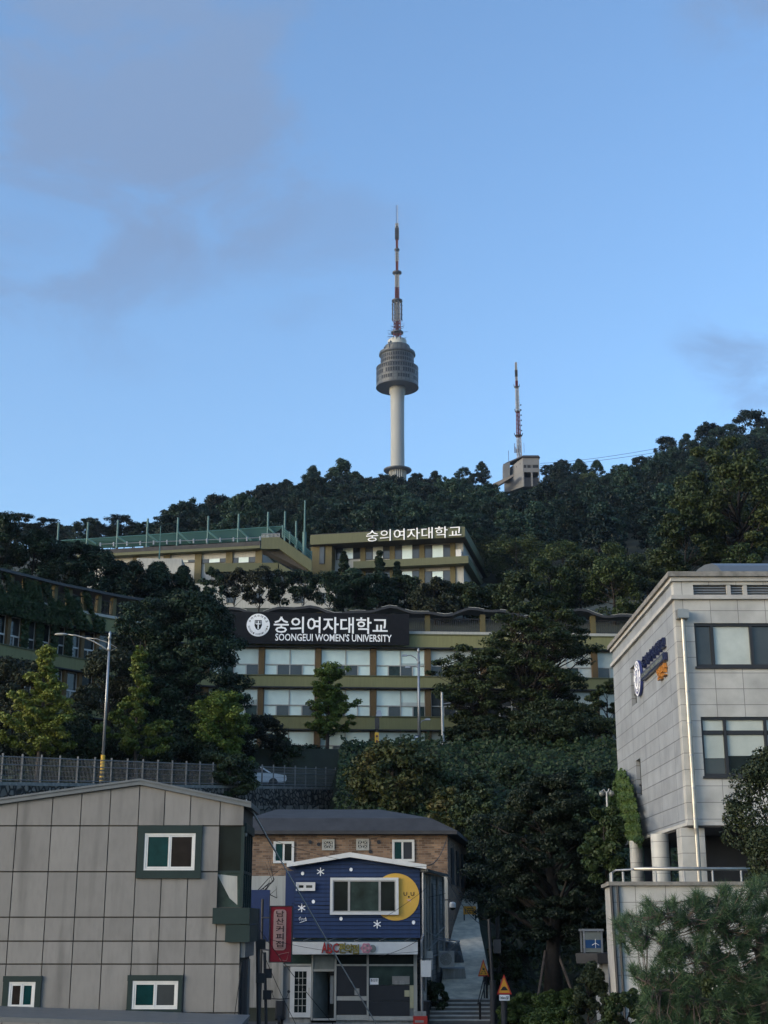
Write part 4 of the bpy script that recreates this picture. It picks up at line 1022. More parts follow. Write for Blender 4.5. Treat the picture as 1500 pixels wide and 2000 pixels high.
A3 = lambda p, z: (p[0], p[1], z)
ring = [[A3(p, z) for p in ps] for ps, z in (((e0, e1, e2, e3), z_e), ((e0, e1, e2, e3), z_e + .16), ((m0, m1, m2, m3), z_m), ((k0, k1, k2, k3), z_r))]
vs = sum(ring, []); fs = [[3, 2, 1, 0], [12, 13, 14, 15]]
for i in range(3):
    for j in range(4): fs.append([i * 4 + j, i * 4 + (j + 1) % 4, (i + 1) * 4 + (j + 1) % 4, (i + 1) * 4 + j])
rf.add(vs, fs); rf.build('roof', M['roofdark'], root)
x0, x1, z0, z1 = r2b(222, 280, 343, 408); win(root, x0, x1, z0, z1, YB, (.5,), .07, .04, 'white', ('tealglass', 'dglass'), 'white')
x0, x1, z0, z1 = r2b(918, 270, 1048, 398); win(root, x0, x1, z0, z1, YB, (.46,), .07, .04, 'white', ('tealglass', 'dark'), 'white')
for (xa, ya, xb, yb_) in ((507, 268, 580, 332), (707, 265, 783, 332)):
    x0, x1, z0, z1 = r2b(xa, ya, xb, yb_)
    v = MB().frame(x0, x1, YB - .06, YB - .003, z0, z1, .09).build('vent_window', M['offwhite'], root)
    MB().box(x0 + .09, x1 - .09, YB - .02, YB - .004, z0 + .09, z1 - .09).build('vent_recess', M['dark'], v)
    lt = MB(); i0, i1, j0, j1 = x0 + .1, x1 - .1, z0 + .1, z1 - .1; xm, zm_ = (i0 + i1) / 2, (j0 + j1) / 2
    for (p, q) in (((i0, j0), (i1, j1)), ((i0, j1), (i1, j0)), ((xm, j0), (xm, j1)), ((i0, zm_), (i1, zm_))): lt.tube([(p[0], YB - .035, p[1]), (q[0], YB - .035, q[1])], .022, 6)
    lt.lathe((0, 0, 0), [(0.001, 0), (.001, .001)], 3) if False else None
    c_ = [(xm + .17 * math.cos(t), YB - .04, zm_ + .17 * math.sin(t)) for t in [k * math.pi / 8 for k in range(17)]]; lt.tube(c_, .02, 6)
    lt.build('vent_lattice', M['offwhite'], v)
for (x, y) in ((437, 284), (487, 297), (838, 284), (790, 340)): 
    sx, sz = xz2(x, y, YB); MB().disc(sx, sz, .085, YB - .05, YB - .003, 14).build('flue_cap', M['dark'], root)
for t0, t1 in ((.14, .26), (.40, .50), (.66, .76)):
    s_ = MB(); f_ = lambda t, o: (lerp(bx1, BX2, t) + o, lerp(YB, BY2, t) - o * .2)
    s_.hexa([(*f_(t0, -.02), zt - 2.2), (*f_(t0, .05), zt - 2.2), (*f_(t1, .05), zt - 2.2), (*f_(t1, -.02), zt - 2.2)], [(*f_(t0, -.02), zt - .5), (*f_(t0, .05), zt - .5), (*f_(t1, .05), zt - .5), (*f_(t1, -.02), zt - .5)])
    s_.build('side_window', M['dark'], root)
# ------------------------------------------------------------------ lane: steps and sloping path
def lx(u, v, Y): return xf(u, v, Y)
stp = MB(); 
for k in range(6):
    z1 = .13 * (k + 1); y0 = 55.6 + k * .42
    xa, xb = lx(836 + 2 * k, 1990 - 8 * k, y0), lx(968, 1990 - 8 * k, y0)
    stp.box(xa, xb, y0 + .03, y0 + .75, z1 - .13 - (.2 if k == 0 else 0), z1 - .035, 1); stp.box(xa, xb, y0, y0 + .76, z1 - .034, z1, 0)
stp.build('stone_steps', [M['step'], M['riser']], loc=(xf(900, 1990, 55.6), 55.6, 0), label='grey stone steps climbing from the street to the sloping lane', cat='steps')
pth = MB()
ctr = [(58.1, 852, 962, 1948), (60, 862, 958, 1925), (63, 868, 952, 1888), (66, 876, 945, 1850), (69, 884, 938, 1815), (72, 890, 934, 1788), (78, 902, 930, 1760)]
pz = lambda Y: interp([(58.1, .77), (78, 5.35)], Y)
for i in range(len(ctr) - 1):
    a, b_ = ctr[i], ctr[i + 1]
    zz = lambda c: pz(c[0])
    pth.hexa([(lx(a[1], a[3], a[0]), a[0], zz(a) - .6), (lx(a[2], a[3], a[0]), a[0], zz(a) - .6), (lx(b_[2], b_[3], b_[0]), b_[0], zz(b_) - .6), (lx(b_[1], b_[3], b_[0]), b_[0], zz(b_) - .6)],
             [(lx(a[1], a[3], a[0]), a[0], zz(a)), (lx(a[2], a[3], a[0]), a[0], zz(a)), (lx(b_[2], b_[3], b_[0]), b_[0], zz(b_)), (lx(b_[1], b_[3], b_[0]), b_[0], zz(b_))])
pth.build('path', M['path'], kind='structure')

# ------------------------------------------------------------------ road above, retaining wall, fence
rd = MB(); N = 24
for i in range(-6, N + 2):
    s0, s1 = i / N, (i + 1) / N
    rd.add([fence_pt(s0, off=.1), fence_pt(s1, off=.1), fence_pt(s1, off=6.6), fence_pt(s0, off=6.6)], [[0, 1, 2, 3]])
for v_i in range(len(rd.v)): rd.v[v_i] = (rd.v[v_i][0], rd.v[v_i][1], rd.v[v_i][2] + .05)
rd.build('road', M['asphalt'], kind='structure')
rw = MB()
for i in range(-6, N + 1):
    s0, s1 = i / N, (i + 1) / N
    a, b_, c, d = fence_pt(s0, off=-.35), fence_pt(s1, off=-.35), fence_pt(s1, off=.25), fence_pt(s0, off=.25)
    zb0, zb1 = 4.0, 5.0
    rw.hexa([(a.x - .1, a.y - .2, zb0), (b_.x - .1, b_.y - .2, zb1), (c.x, c.y, zb1), (d.x, d.y, zb0)], [(a.x, a.y, a.z - 1.25), (b_.x, b_.y, b_.z - 1.25), (c.x, c.y, c.z - 1.25), (d.x, d.y, d.z - 1.25)], 0)
    rw.hexa([(a.x, a.y, a.z - 1.249), (b_.x, b_.y, b_.z - 1.249), (c.x, c.y, c.z - 1.249), (d.x, d.y, d.z - 1.249)], [(a.x, a.y, a.z - .12), (b_.x, b_.y, b_.z - .12), (c.x, c.y, c.z - .12), (d.x, d.y, d.z - .12)], 1)
    rw.hexa([(a.x - .05, a.y - .05, a.z - .118), (b_.x - .05, b_.y - .05, b_.z - .118), (c.x, c.y, c.z - .118), (d.x, d.y, d.z - .118)], [(a.x - .05, a.y - .05, a.z + .06), (b_.x - .05, b_.y - .05, b_.z + .06), (c.x, c.y, c.z + .06), (d.x, d.y, d.z + .06)], 2)
p = fence_pt(.5); rw.build('retaining_wall', [M['stone'], M['rubble'], M['gtrimd']], loc=(p.x, p.y, 4.5), label='rough stone retaining wall holding up the road under the mesh fence', cat='retaining wall')
fr_ = thing('mesh_fence', 'grey welded mesh fence with square posts along the edge of the road', 'fence', fence_pt(.4, off=-.05))
nposts = 26; HF = 1.35
fz = lambda s: lerp(FZA, FZB, s) + .06
for i in range(-2, nposts + 1):
    s = i / nposts; p = fence_pt(s, off=-.05)
    mb = MB().box(p.x - .045, p.x + .045, p.y - .045, p.y + .045, fz(s), fz(s) + HF + .12); mb.build('post', M['fence'], fr_)
ms = MB()
nw = 330
for i in range(-24, nw + 1):
    s = i / nw; p = fence_pt(s, off=-.10)
    ms.box(p.x - .008, p.x + .008, p.y - .008, p.y + .008, fz(s) + .05, fz(s) + HF)
for h in (.12, .34, .62, .9, 1.12, 1.3):
    a, b_ = fence_pt(-.1, off=-.115), fence_pt(1, off=-.115)
    r_ = .026 if h in (.12, .48, .9, 1.3) else .010
    ms.tube([(a.x, a.y, fz(-.1) + h), (b_.x, b_.y, fz(1) + h)], r_, 5)
ms.build('mesh_panel', M['fence'], fr_)

# ------------------------------------------------------------------ curved lecture building with the big sign
def YM(u): return 115 + 2 * (u - 420) / 780 if u >= 420 else 115 - 13 * ((420 - u) / 420) ** 1.3
def MP(u): Y = YM(u); return Vector((xf(u, 1330, Y), Y, 0))
def MN(u):
    t = (MP(u + 5) - MP(u - 5)).normalized(); return Vector((t.y, -t.x, 0))     # towards the camera
def zv(v, Y=115.6): return zf(v, Y)
def band(mb, u0, u1, z0, z1, o0, o1, m=0, step=30):
    n = max(1, int(abs(u1 - u0) / step))
    for i in range(n):
        a, b_ = lerp(u0, u1, i / n), lerp(u0, u1, (i + 1) / n)
        pa, pb, na, nb = MP(a), MP(b_), MN(a), MN(b_)
        q = [pa + na * o0, pb + nb * o0, pb + nb * o1, pa + na * o1]
        mb.hexa([(p.x, p.y, z0) for p in q], [(p.x, p.y, z1) for p in q], m)
def seg(mb, p0, p1, n_, a0, a1, z0, z1, o0, o1, m=0):
    pa, pb = p0.lerp(p1, a0), p0.lerp(p1, a1)
    q = [pa + n_ * o0, pb + n_ * o0, pb + n_ * o1, pa + n_ * o1]
    mb.hexa([(p.x, p.y, z0) for p in q], [(p.x, p.y, z1) for p in q], m)
UL, UR = -130, 1275
root = thing('lecture_building', 'curved olive lecture building with three rows of windows and a black name board', 'university building', (MP(620).x, 118, 16.2))
for (va, vb, o) in ((1240, 1264, .35), (1322, 1343, .35), (1401, 1425, .35)):
    b_ = MB(); band(b_, UL, UR, zv(vb), zv(va), o, -.5, 0)
    band(b_, UL, UR, zv(vb) - .10, zv(vb) - .004, o + .12, -.5, 1)  # dark strip paints the shadow below each floor band
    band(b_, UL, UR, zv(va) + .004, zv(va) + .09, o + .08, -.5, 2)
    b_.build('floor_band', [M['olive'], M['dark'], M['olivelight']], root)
b_ = MB(); band(b_, UL, UR, zv(1240) + .1, zv(1232), .2, -.4, 0); b_.build('parapet', M['offwhite'], root)
b_ = MB(); band(b_, UL, UR, 15.4, zv(1240), -.75, -9, 0); band(b_, UL, UR, 15.4, zv(1477), -.1, -.7, 1); b_.build('wall', [M['ceil'], M['olive']], root)
cols = [402, 510, 621, 729, 836, 945, 1053, 1163, 1271]
lcols = [-110 + 29.5 * k for k in range(12)]
for c in cols:
    cb = MB(); band(cb, c - 5.5, c + 5.5, zv(1477), zv(1264) - .02, .12, -.6, 0)
    cb.build('column', M['brown'], root)
    cb = MB(); band(cb, c - 5, c + 5, zv(1232), zv(1197), .1, -.4, 0); cb.build('parapet_column', M['browno'], root)
for c in lcols:
    cb = MB(); band(cb, c - 3.2, c + 3.2, zv(1401) + .02, zv(1264) - .02, .12, -.6, 0); cb.build('column', M['brown'], root)
    cb = MB(); band(cb, c - 3.2, c + 3.2, zv(1232), zv(1197), .1, -.4, 0); cb.build('parapet_column', M['browno'], root)
rg = random.Random(5)
for fl, (va, vb) in enumerate(((1264, 1322), (1343, 1401), (1425, 1477))):
    for i in range(len(cols) - 1):
        u0, u1 = cols[i] + 6, cols[i + 1] - 6
        p0, p1, n_ = MP(u0), MP(u1), MN((u0 + u1) / 2)
        z0, z1 = zv(vb) + .1, zv(va) - .11
        zm = lerp(z0, z1, .40); fr = MB(); t = .012
        seg(fr, p0, p1, n_, 0, 1, z1 - .07, z1, -.15, -.28); seg(fr, p0, p1, n_, 0, 1, z0, z0 + .07, -.13, -.28); seg(fr, p0, p1, n_, .0, 1, zm - .045, zm + .045, -.14, -.27)
        for a in (0, .5, 1): seg(fr, p0, p1, n_, max(0, a - t), min(1, a + t), z0 + .07, z1 - .07, -.16, -.28)
        for a in (.25, .75): seg(fr, p0, p1, n_, a - t, a + t, z0 + .07, zm - .045, -.155, -.27)
        w = fr.build('window', M['offwhite'], root)
        g = MB(); d = MB()
        seg(g, p0, p1, n_, t, 1 - t, z0 + .07, z1 - .07, -.24, -.275)
        dk = {0: (1, 2), 1: (0, 2), 2: (1, 3), 3: (1,)}[rg.randrange(4)]
        for k in range(4):
            if k not in dk: continue
            d = MB(); seg(d, p0, p1, n_, .25 * k + t, .25 * (k + 1) - t, z0 + .07, zm - .045, -.20, -.237); d.build('grey_pane', M[rg.choice(('gglass', 'gglass', 'greenglass'))], w)
        if rg.random() < .6:
            d = MB(); hb_ = lerp(zm, z1, rg.uniform(.08, .45)); aa_ = rg.choice((t, .5 + t)); seg(d, p0, p1, n_, aa_, aa_ + .5 - 2 * t, zm + .045, hb_, -.21, -.236); d.build('blind_gap', M[rg.choice(('blindc', 'frost', 'blindb'))], w)
        pale = rg.choice(('blind', 'blind', 'blindb')) if i < 4 else ('frost' if rg.random() < .5 else 'gglass')
        g.build('pale_pane', M[pale], w)
for fl, (va, vb) in enumerate(((1264, 1322), (1343, 1401))):
    for i in range(len(lcols) - 1):
        u0, u1 = lcols[i] + 3.5, lcols[i + 1] - 3.5
        p0, p1, n_ = MP(u0), MP(u1), MN((u0 + u1) / 2)
        z0, z1 = zv(vb) + .1, zv(va) - .11; zm = lerp(z0, z1, .36); fr = MB(); t = .03
        seg(fr, p0, p1, n_, 0, 1, z1 - .07, z1, -.15, -.28); seg(fr, p0, p1, n_, 0, 1, z0, z0 + .09, -.13, -.28); seg(fr, p0, p1, n_, 0, 1, zm - .06, zm + .06, -.14, -.27)
        for a in (0, 1): seg(fr, p0, p1, n_, max(0, a - t), min(1, a + t), z0 + .09, z1 - .07, -.16, -.28)
        seg(fr, p0, p1, n_, .5 - t, .5 + t, z0 + .09, zm - .06, -.155, -.27)
        w = fr.build('window', M['white'], root)
        g = MB(); seg(g, p0, p1, n_, t, 1 - t, z0 + .09, z1 - .07, -.22, -.27); g.build('pane', M['gglass' if i % 3 else 'dglass'], w)
# parapet railing
rl = MB(); u = UL
while u < UR:
    p, n_ = MP(u), MN(u); q = p - n_ * .1
    rl.box(q.x - .02, q.x + .02, q.y - .02, q.y + .02, zv(1232), zv(1206)); u += 4.2 if u > 380 else 3.4
band(rl, UL, UR, zv(1206), zv(1206) + .06, -.07, -.14, 0); band(rl, UL, UR, zv(1230) + .05, zv(1230) + .09, -.07, -.14, 0)
rl.build('railing', M['dmetal'], root)
# wavy dark canopy along the roof terrace
cn = MB(); n = 90; pr = []
for i in range(n + 1):
    u = lerp(UL, UR, i / n); p, n_ = MP(u), MN(u)
    w = .26 * math.sin(u * .035) + .13 * math.sin(u * .083 + 1) if u > 330 else .06 * math.sin(u * .05)
    z = zv(1196) + .12 + w * (1 if u > 330 else .3)
    f0, f1 = p + n_ * .55, p - n_ * 2.6
    pr.append([(f0.x, f0.y, z - .16), (f1.x, f1.y, z + .10), (f1.x, f1.y, z + .30), (f0.x, f0.y, z + .05)])
for i in range(n):
    a, c = pr[i], pr[i + 1]
    cn.hexa([a[0], c[0], c[1], a[1]], [a[3], c[3], c[2], a[2]], 0)
cn.build('canopy', M['dmetal'], root)
cp = MB()
for i in range(n):
    a, c = pr[i], pr[i + 1]; up = lambda q, k: (q[0], q[1], q[2] + k)
    e = lambda q: (q[0] + MN(lerp(UL, UR, i / n)).x * .02, q[1] + MN(lerp(UL, UR, i / n)).y * .02, q[2])
    if (math.sin(i * 1.7) > -.3 and lerp(UL, UR, i / n) > 320): cp.hexa([up(e(a[3]), .002), up(e(c[3]), .002), up(c[3], .002), up(a[3], .002)], [up(e(a[3]), .04), up(e(c[3]), .04), up(c[3], .04), up(a[3], .04)])
cp.build('canopy_edge', M['offwhite'], root)
# black name board
s0, s1 = MP(440) + MN(600) * 1.0, MP(798) + MN(600) * 1.0
sn = Vector(((s1 - s0).y, -(s1 - s0).x, 0)).normalized(); SY = (s0.y + s1.y) / 2
sz0, sz1 = zf(1258, SY), zf(1197, SY)
sb = thing('name_board', 'long black name board with white lettering and round emblem on the lecture building', 'sign', (s0.x, s0.y, sz0))
k_ = MB(); q = [s0, s1, s1 - sn * .15, s0 - sn * .15]; k_.hexa([(p.x, p.y, sz0) for p in q], [(p.x, p.y, sz1) for p in q]); k_.build('board', M['signblack'], sb)
br = MB()
for i in range(6):
    p = s0.lerp(s1, (i + .5) / 6) - sn * .151; br.box(p.x - .05, p.x + .05, p.y, p.y + 1.0, sz0 + .5, sz0 + .6); br.box(p.x - .05, p.x + .05, p.y, p.y + 1.0, sz1 - .6, sz1 - .5)
br.build('bracket', M['dmetal'], sb)
def sfn(u0, v0, u1, v1, dep=.06, off=.002):
    a0 = (xf(u0, (v0 + v1) / 2, SY) - s0.x) / (s1.x - s0.x); a1 = (xf(u1, (v0 + v1) / 2, SY) - s0.x) / (s1.x - s0.x)
    z0, z1 = zf(v1, SY), zf(v0, SY)
    def fn(a, b, d):
        p = s0.lerp(s1, lerp(a0, a1, a)) + sn * (off + d * dep); return (p.x, p.y, lerp(z0, z1, b))
    return fn
MB().text('숭의여자대학교', sfn(535, 1205, 757, 1237), .012).build('lettering', M['letter'], sb)
MB().text("SOONGEUI WOMEN'S UNIVERSITY", sfn(538, 1238, 765, 1252.5), .012).build('lettering', M['letter'], sb)
def emblem(par, cen, ex, nrm, r, c_ring, c_disc, c_ink, dep=.06):
    """round emblem: ring of letters, shield with cross, wings, book lines"""
    E = lambda a, b, d: tuple(cen + ex * a + Vector((0, 0, b)) + nrm * d)
    def dsk(r0, d0, d1, m, n=48):
        mb = MB(); pts = [E(r0 * math.cos(2 * math.pi * k / n), r0 * math.sin(2 * math.pi * k / n), d0) for k in range(n)]
        return mb.ext(pts, nrm * (d1 - d0), 0).build('emblem_disc', m, par)
    dsk(r, .001, dep, c_ring); dsk(r * .97, dep + .002, dep + .012, c_disc); dsk(r * .66, dep + .014, dep + .02, c_ring); dsk(r * .61, dep + .022, dep + .03, c_disc)
    mb = MB()
    txt = '숭의여자대학교'
    for i, ch in enumerate(txt):
        a = math.radians(155 - 130 * i / 6); h = r * .2
        cx, cy = math.cos(a) * r * .81, math.sin(a) * r * .81; ca, sa = math.cos(a - math.pi / 2), math.sin(a - math.pi / 2)
        mb.text(ch, lambda x, y, d: E(cx + (x - .5) * h * ca - (y - .5) * h * sa, cy + (x - .5) * h * sa + (y - .5) * h * ca, dep + .013 + d * .006), .01)
    t2 = "SOONGEUI WOMEN'S UNIV."
    for i, ch in enumerate(t2):
        if ch == ' ': continue
        a = math.radians(188 + 164 * i / (len(t2) - 1)); h = r * .15
        cx, cy = math.cos(a) * r * .81, math.sin(a) * r * .81; ca, sa = math.cos(a + math.pi / 2), math.sin(a + math.pi / 2)
        mb.text(ch, lambda x, y, d: E(cx + (x - .5) * h * .6 * ca - (y - .5) * h * sa, cy + (x - .5) * h * .6 * sa + (y - .5) * h * ca, dep + .013 + d * .006), .0)
    s_ = r
    sh = [(-.30, .42), (.30, .42), (.32, -.05), (.2, -.32), (0, -.46), (-.2, -.32), (-.32, -.05)]
    mb.ext([E(a * s_, b * s_, dep + .031) for a, b in sh], nrm * .01)
    mb.build('emblem_mark', c_ink, par)
    m2 = MB()
    for pl in ([(-.05, -.38), (.05, -.38), (.05, .36), (-.05, .36)], [(-.2, .05), (.2, .05), (.2, .14), (-.2, .14)]):
        m2.ext([E(a * s_, b * s_, dep + .0425) for a, b in pl], nrm * .008)
    for sg_ in (-1, 1):
        for k in range(3):
            a0 = .36 + .08 * k
            m2.ext([E(sg_ * s_ * (.07 + .02 * k), s_ * (.30 - .09 * k), dep + .0425), E(sg_ * s_ * .27, s_ * (.36 - .10 * k), dep + .0425), E(sg_ * s_ * .26, s_ * (.31 - .10 * k), dep + .0425)], nrm * .006)
    m2.build('emblem_cross', c_disc, par)
ec = s0.lerp(s1, (xf(505, 1222, SY) - s0.x) / (s1.x - s0.x)); ec = Vector((ec.x, ec.y, zf(1222.5, SY)))
emblem(sb, ec, (s1 - s0).normalized(), sn, 22.5 * SY / ray(505, 1222)[1] / F, M['letter'], M['letter'], M['signblack'])

# ------------------------------------------------------------------ upper building on the hillside
A_, B_, C_ = P(908, 1029, 190), P(606, 1045, 194.4), P(958, 1120, 217.8)
zr = A_.z
fu = Vector((B_.x - A_.x, B_.y - A_.y, 0)); LF = fu.length; fu /= LF
su = Vector((C_.x - A_.x, C_.y - A_.y, 0)); LS = su.length; su /= LS
A0 = Vector((A_.x, A_.y, 0))
def UP(a, b, z, o=A0): p = o + fu * a + su * b; return (p.x, p.y, z)
def ua(u, v, b, o=A0):
    d = ray(u, v); k = d[0] / d[1]; px_, py_ = o.x + b * su.x, o.y + b * su.y
    return (k * py_ - px_) / (fu.x - k * fu.y)
def uz(u, v, b, o=A0):
    return zf(v, o.y + b * su.y + ua(u, v, b, o) * fu.y)
def ubox(mb, a0, a1, b0, b1, z0, z1, m=0, o=A0):
    a0, a1 = max(a0, a1), min(a0, a1)
    mb.hexa([UP(a0, b0, z0, o), UP(a1, b0, z0, o), UP(a1, b1, z0, o), UP(a0, b1, z0, o)], [UP(a0, b0, z1, o), UP(a1, b0, z1, o), UP(a1, b1, z1, o), UP(a0, b1, z1, o)], m)
root = thing('upper_building', 'olive flat-roofed upper building with white rooftop letters on the hillside', 'university building', UP(11, 3, 46))
UB = root
r_ = MB(); ubox(r_, LF, 0, 0, LS, zr - 1.45, zr, 0); ubox(r_, LF - .1, .1, .1, LS - .1, zr + .003, zr + .12, 1); ubox(r_, LF - .15, .15, .15, LS - .15, zr - 1.5, zr - 1.454, 2)
r_.build('roof', [M['olivelight'], M['roofdark'], M['ceil']], root)
bw_ = 3.0; aR = ua(905, 1085, bw_); aL = ua(607, 1085, bw_)
zw1 = zr - 1.51
w_ = MB(); ubox(w_, aL, aR, bw_, LS - 1, 40, zw1, 0); w_.build('wall', M['offwhite'], root)
zb1, zb0 = uz(760, 1093, 1.2), uz(760, 1107, 1.2)
bl = MB(); ubox(bl, ua(690, 1100, 1.2), ua(915, 1100, 1.2), 1.2, bw_ - .01, zb0, zb1, 0); ubox(bl, ua(915, 1100, 1.2) + 1.2, ua(915, 1100, 1.2), bw_, LS - 2, zb0, zb1, 0); bl.build('balcony', M['olivelight'], root)
M['ycol'] = M['browno']
def ubay(u0, u1, va, vb, b, par, o=A0, parts=(.28, .72), mats=('gglass', 'blind', 'gglass')):
    a0, a1 = ua(u0, (va + vb) / 2, b, o), ua(u1, (va + vb) / 2, b, o); um = (u0 + u1) / 2
    z1, z0 = uz(um, va, b, o), uz(um, vb, b, o)
    f = MB(); ubox(f, a0, a1, b - .10, b - .02, z0, z1, 0, o); w = f.build('window', M['frame'], par)
    e = [0, *parts, 1]
    for i in range(len(e) - 1):
        g = MB(); ubox(g, lerp(a0, a1, e[i]) - .07, lerp(a0, a1, e[i + 1]) + .07, b - .14, b - .101, z0 + .08, z1 - .1, 0, o); g.build('pane', M[mats[i]], w)
def c5(x, y): return 560 + x / 2.778, 980 + y / 2.778
for (xa, xb, mts) in ((268, 400, ('gglass', 'blind', 'dglass')), (430, 562, ('gglass', 'frost', 'gglass')), (587, 722, ('gglass', 'blind', 'gglass')), (749, 892, ('gglass', 'blind', 'gglass'))):
    ubay(c5(xa, 0)[0], c5(xb, 0)[0], 1064, 1093, bw_, root, mats=mts); ubay(c5(xa, 0)[0], c5(xb, 0)[0], 1115, 1142, bw_, root, mats=mts)
for x in (250, 415, 574, 735, 902):
    u = c5(x, 0)[0]; k = MB(); a = ua(u, 1080, bw_)
    ubox(k, a + .38, a - .38, bw_ - .22, bw_ - .003, zb1 + .004, zw1, 0); k.build('column', M['browno'], root)
    k = MB(); a = ua(u, 1125, bw_); ubox(k, a + .38, a - .38, bw_ - .22, bw_ - .003, 40, zb0 - .004, 0); k.build('column', M['browno'], root)
stt = MB(); a0, a1 = ua(607, 1085, 1.0), ua(648, 1085, 1.0); ubox(stt, a0, a1, 1.0, bw_ - .004, 40, zw1, 0); stt.build('stair_tower', M['browno'], root)
ubay(c5(178, 0)[0], c5(206, 0)[0], 1062, 1102, 1.0, root, parts=(), mats=('gglass',))
ac = MB(); a = ua(c5(932, 0)[0], 1086, 2.0); ubox(ac, a + .4, a - .4, 2.0, 2.6, zb1 + .004, zb1 + 1.2, 0); ac.build('air_conditioner', M['white'], root)
# rooftop letters stand on the eave: each row is one sign
ls = thing('rooftop_lettering', 'white rooftop letters standing along the eave of the upper building', 'sign', UP(5, -.1, zr - 1.3))
a0, a1 = ua(715, 1045, -.25), ua(901, 1038, -.25)
zz0, zz1 = uz(715, 1058, -.25), uz(715, 1036, -.25)
MB().text('숭의여자대학교', lambda a, b, d: UP(lerp(a0, a1, a), -.12 - d * .12, lerp(zz0, zz1, b)), .0).build('letters', M['letter'], ls)
sp_ = MB()
for k in range(8): 
    a = lerp(a0, a1, (k + .3) / 8); ubox(sp_, a + .03, a - .03, -.115, -.003, zz0 + .3, zz0 + .4)
sp_.build('letter_bracket', M['dmetal'], ls)
# left wing of the upper building, under the netting
D0 = P(508, 1057, 190); D0 = Vector((D0.x, D0.y, 0))
zl = zf(1057, 190)
dL = ua(150, 1082, 0, D0)
wg = thing('netted_wing', 'low cream and olive wing below the green rooftop netting', 'university building', UP(8, 3, 45, D0))
k = MB(); ubox(k, dL, 0, 0, 16, zl - .6, zl, 0, D0); ubox(k, dL, .0, .02, 16, zl - 1.0, zl - .605, 1, D0); k.build('roof', [M['roofdark'], M['olivelight']], wg)
k = MB(); ubox(k, dL, .2, 1.6, 15, 40, zl - 1.005, 0, D0); k.build('wall', M['offwhite'], wg)
k = MB(); ubox(k, dL, .3, 1.45, 1.598, zl - 1.85, zl - 1.02, 0, D0); k.build('white_panel', M['offwhite'], wg)
def c4p(x, y): return 100 + x / 2.778, 960 + y / 2.778
for (xa, xb, mts) in ((345, 455, ('gglass', 'frost', 'gglass')), (480, 620, ('gglass', 'blind', 'gglass')), (642, 790, ('gglass', 'frost', 'gglass')), (818, 958, ('gglass', 'blind', 'gglass')), (980, 1112, ('gglass', 'blind', 'gglass'))):
    ubay(c4p(xa, 0)[0], c4p(xb, 0)[0], 1079, 1100, 1.6, wg, D0, mats=mts)
for x in (463, 630, 800, 968, 1128):
    a = ua(c4p(x, 0)[0], 1085, 1.4, D0); k = MB(); ubox(k, a + .5, a - .5, 1.2, 1.448, 40, zl - 1.01, 0, D0); k.build('column', M['browno'], wg)
def pxslab(mb, pts, Y, depth, m=0):      # a solid wall traced at one depth, given real thickness
    q = [P(u, v, Y) for u, v in pts]; mb.ext([(p.x, p.y, p.z) for p in q][::-1], (0, depth, 0), m)
k = MB(); pxslab(k, [(400, 1100), (543, 1099), (543, 1115), (400, 1117)], 188.2, 1.6); k.build('balcony', M['olivelight'], wg)
k = MB(); pxslab(k, [(267, 1090), (355, 1091), (355, 1120), (267, 1120)], 187, 4); k.build('plant_room', M['offwhite'], wg)
sx_ = MB(); pxslab(sx_, [(510, 1050), (546, 1049), (609, 1094), (609, 1117), (546, 1072), (510, 1072)], 186.5, 1.0, 0); pxslab(sx_, [(546, 1073), (609, 1118), (609, 1122), (520, 1076), (510, 1072.6)], 187.6, 3, 1)  # second slab paints the stair's shadowed underside dark
sx_.build('outside_stair', [M['olivelight'], M['ceil']], wg)
sx_ = MB(); pxslab(sx_, [(545, 1100), (572, 1116), (572, 1128), (545, 1114)], 187, 1.5, 0); sx_.build('outside_stair', [M['olivelight']], wg)
hr_ = MB()
for dv in (0, 4, 8, 12): 
    hr_.tube([tuple(P(552, 1030 + dv, 189)), tuple(P(608, 1080 + dv, 189))], .10, 5)
for i in range(5): hr_.tube([tuple(P(lerp(552, 608, i / 4), lerp(1026, 1076, i / 4), 189)), tuple(P(lerp(552, 608, i / 4), lerp(1050, 1098, i / 4), 189))], .12, 5)
hr_.build('stair_railing', M['netpost'], wg)
k = MB()
for i in range(14): k.tube([tuple(P(lerp(512, 546, i / 13), 1043, 187)), tuple(P(lerp(512, 546, i / 13), 1050, 187))], .05, 4)
k.tube([tuple(P(511, 1043, 187)), tuple(P(547, 1042, 187))], .07, 5); k.build('landing_railing', M['galv'], wg)
nf = thing('rooftop_net', 'green sports netting strung between tall posts on the roof of the upper wing', 'net fence', tuple(P(350, 1060, 196)))
YN = 197.0
q = [P(120, 1056, YN + 4), P(554, 1028, YN), P(520, 1056, YN), P(170, 1072, YN + 4)]
m_net = M['net']; 
def netmat():
    m, n, l, b = newmat('net_mesh'); b.inputs['Base Color'].default_value = (.012, .062, .058, 1); b.inputs['Roughness'].default_value = .8
    tr = n.new('ShaderNodeBsdfTransparent'); ms = n.new('ShaderNodeMixShader'); ms.inputs[0].default_value = .08
    l.new(b.outputs[0], ms.inputs[1]); l.new(tr.outputs[0], ms.inputs[2]); l.new(ms.outputs[0], n['Material Output'].inputs[0]); return m
M['netmesh'] = netmat()
k = MB(); k.ext([tuple(p) for p in q], (0, .06, 0)); k.build('net', M['netmesh'], nf)
for i, (x, vt) in enumerate(((32, 1022), (192, 1020), (355, 1016), (517, 1013), (682, 1011), (847, 1008), (1012, 1004), (1173, 1000), (1265, 999), (1327, 1018))):
    u = c4p(x, 0)[0]; p0, p1 = P(u, 1070, YN - .3), P(u, vt, YN - .3); k = MB().tube([p0, (p0.x, p0.y, p1.z)], .15, 8); k.build('post', M['netpost'], nf)
k = MB()
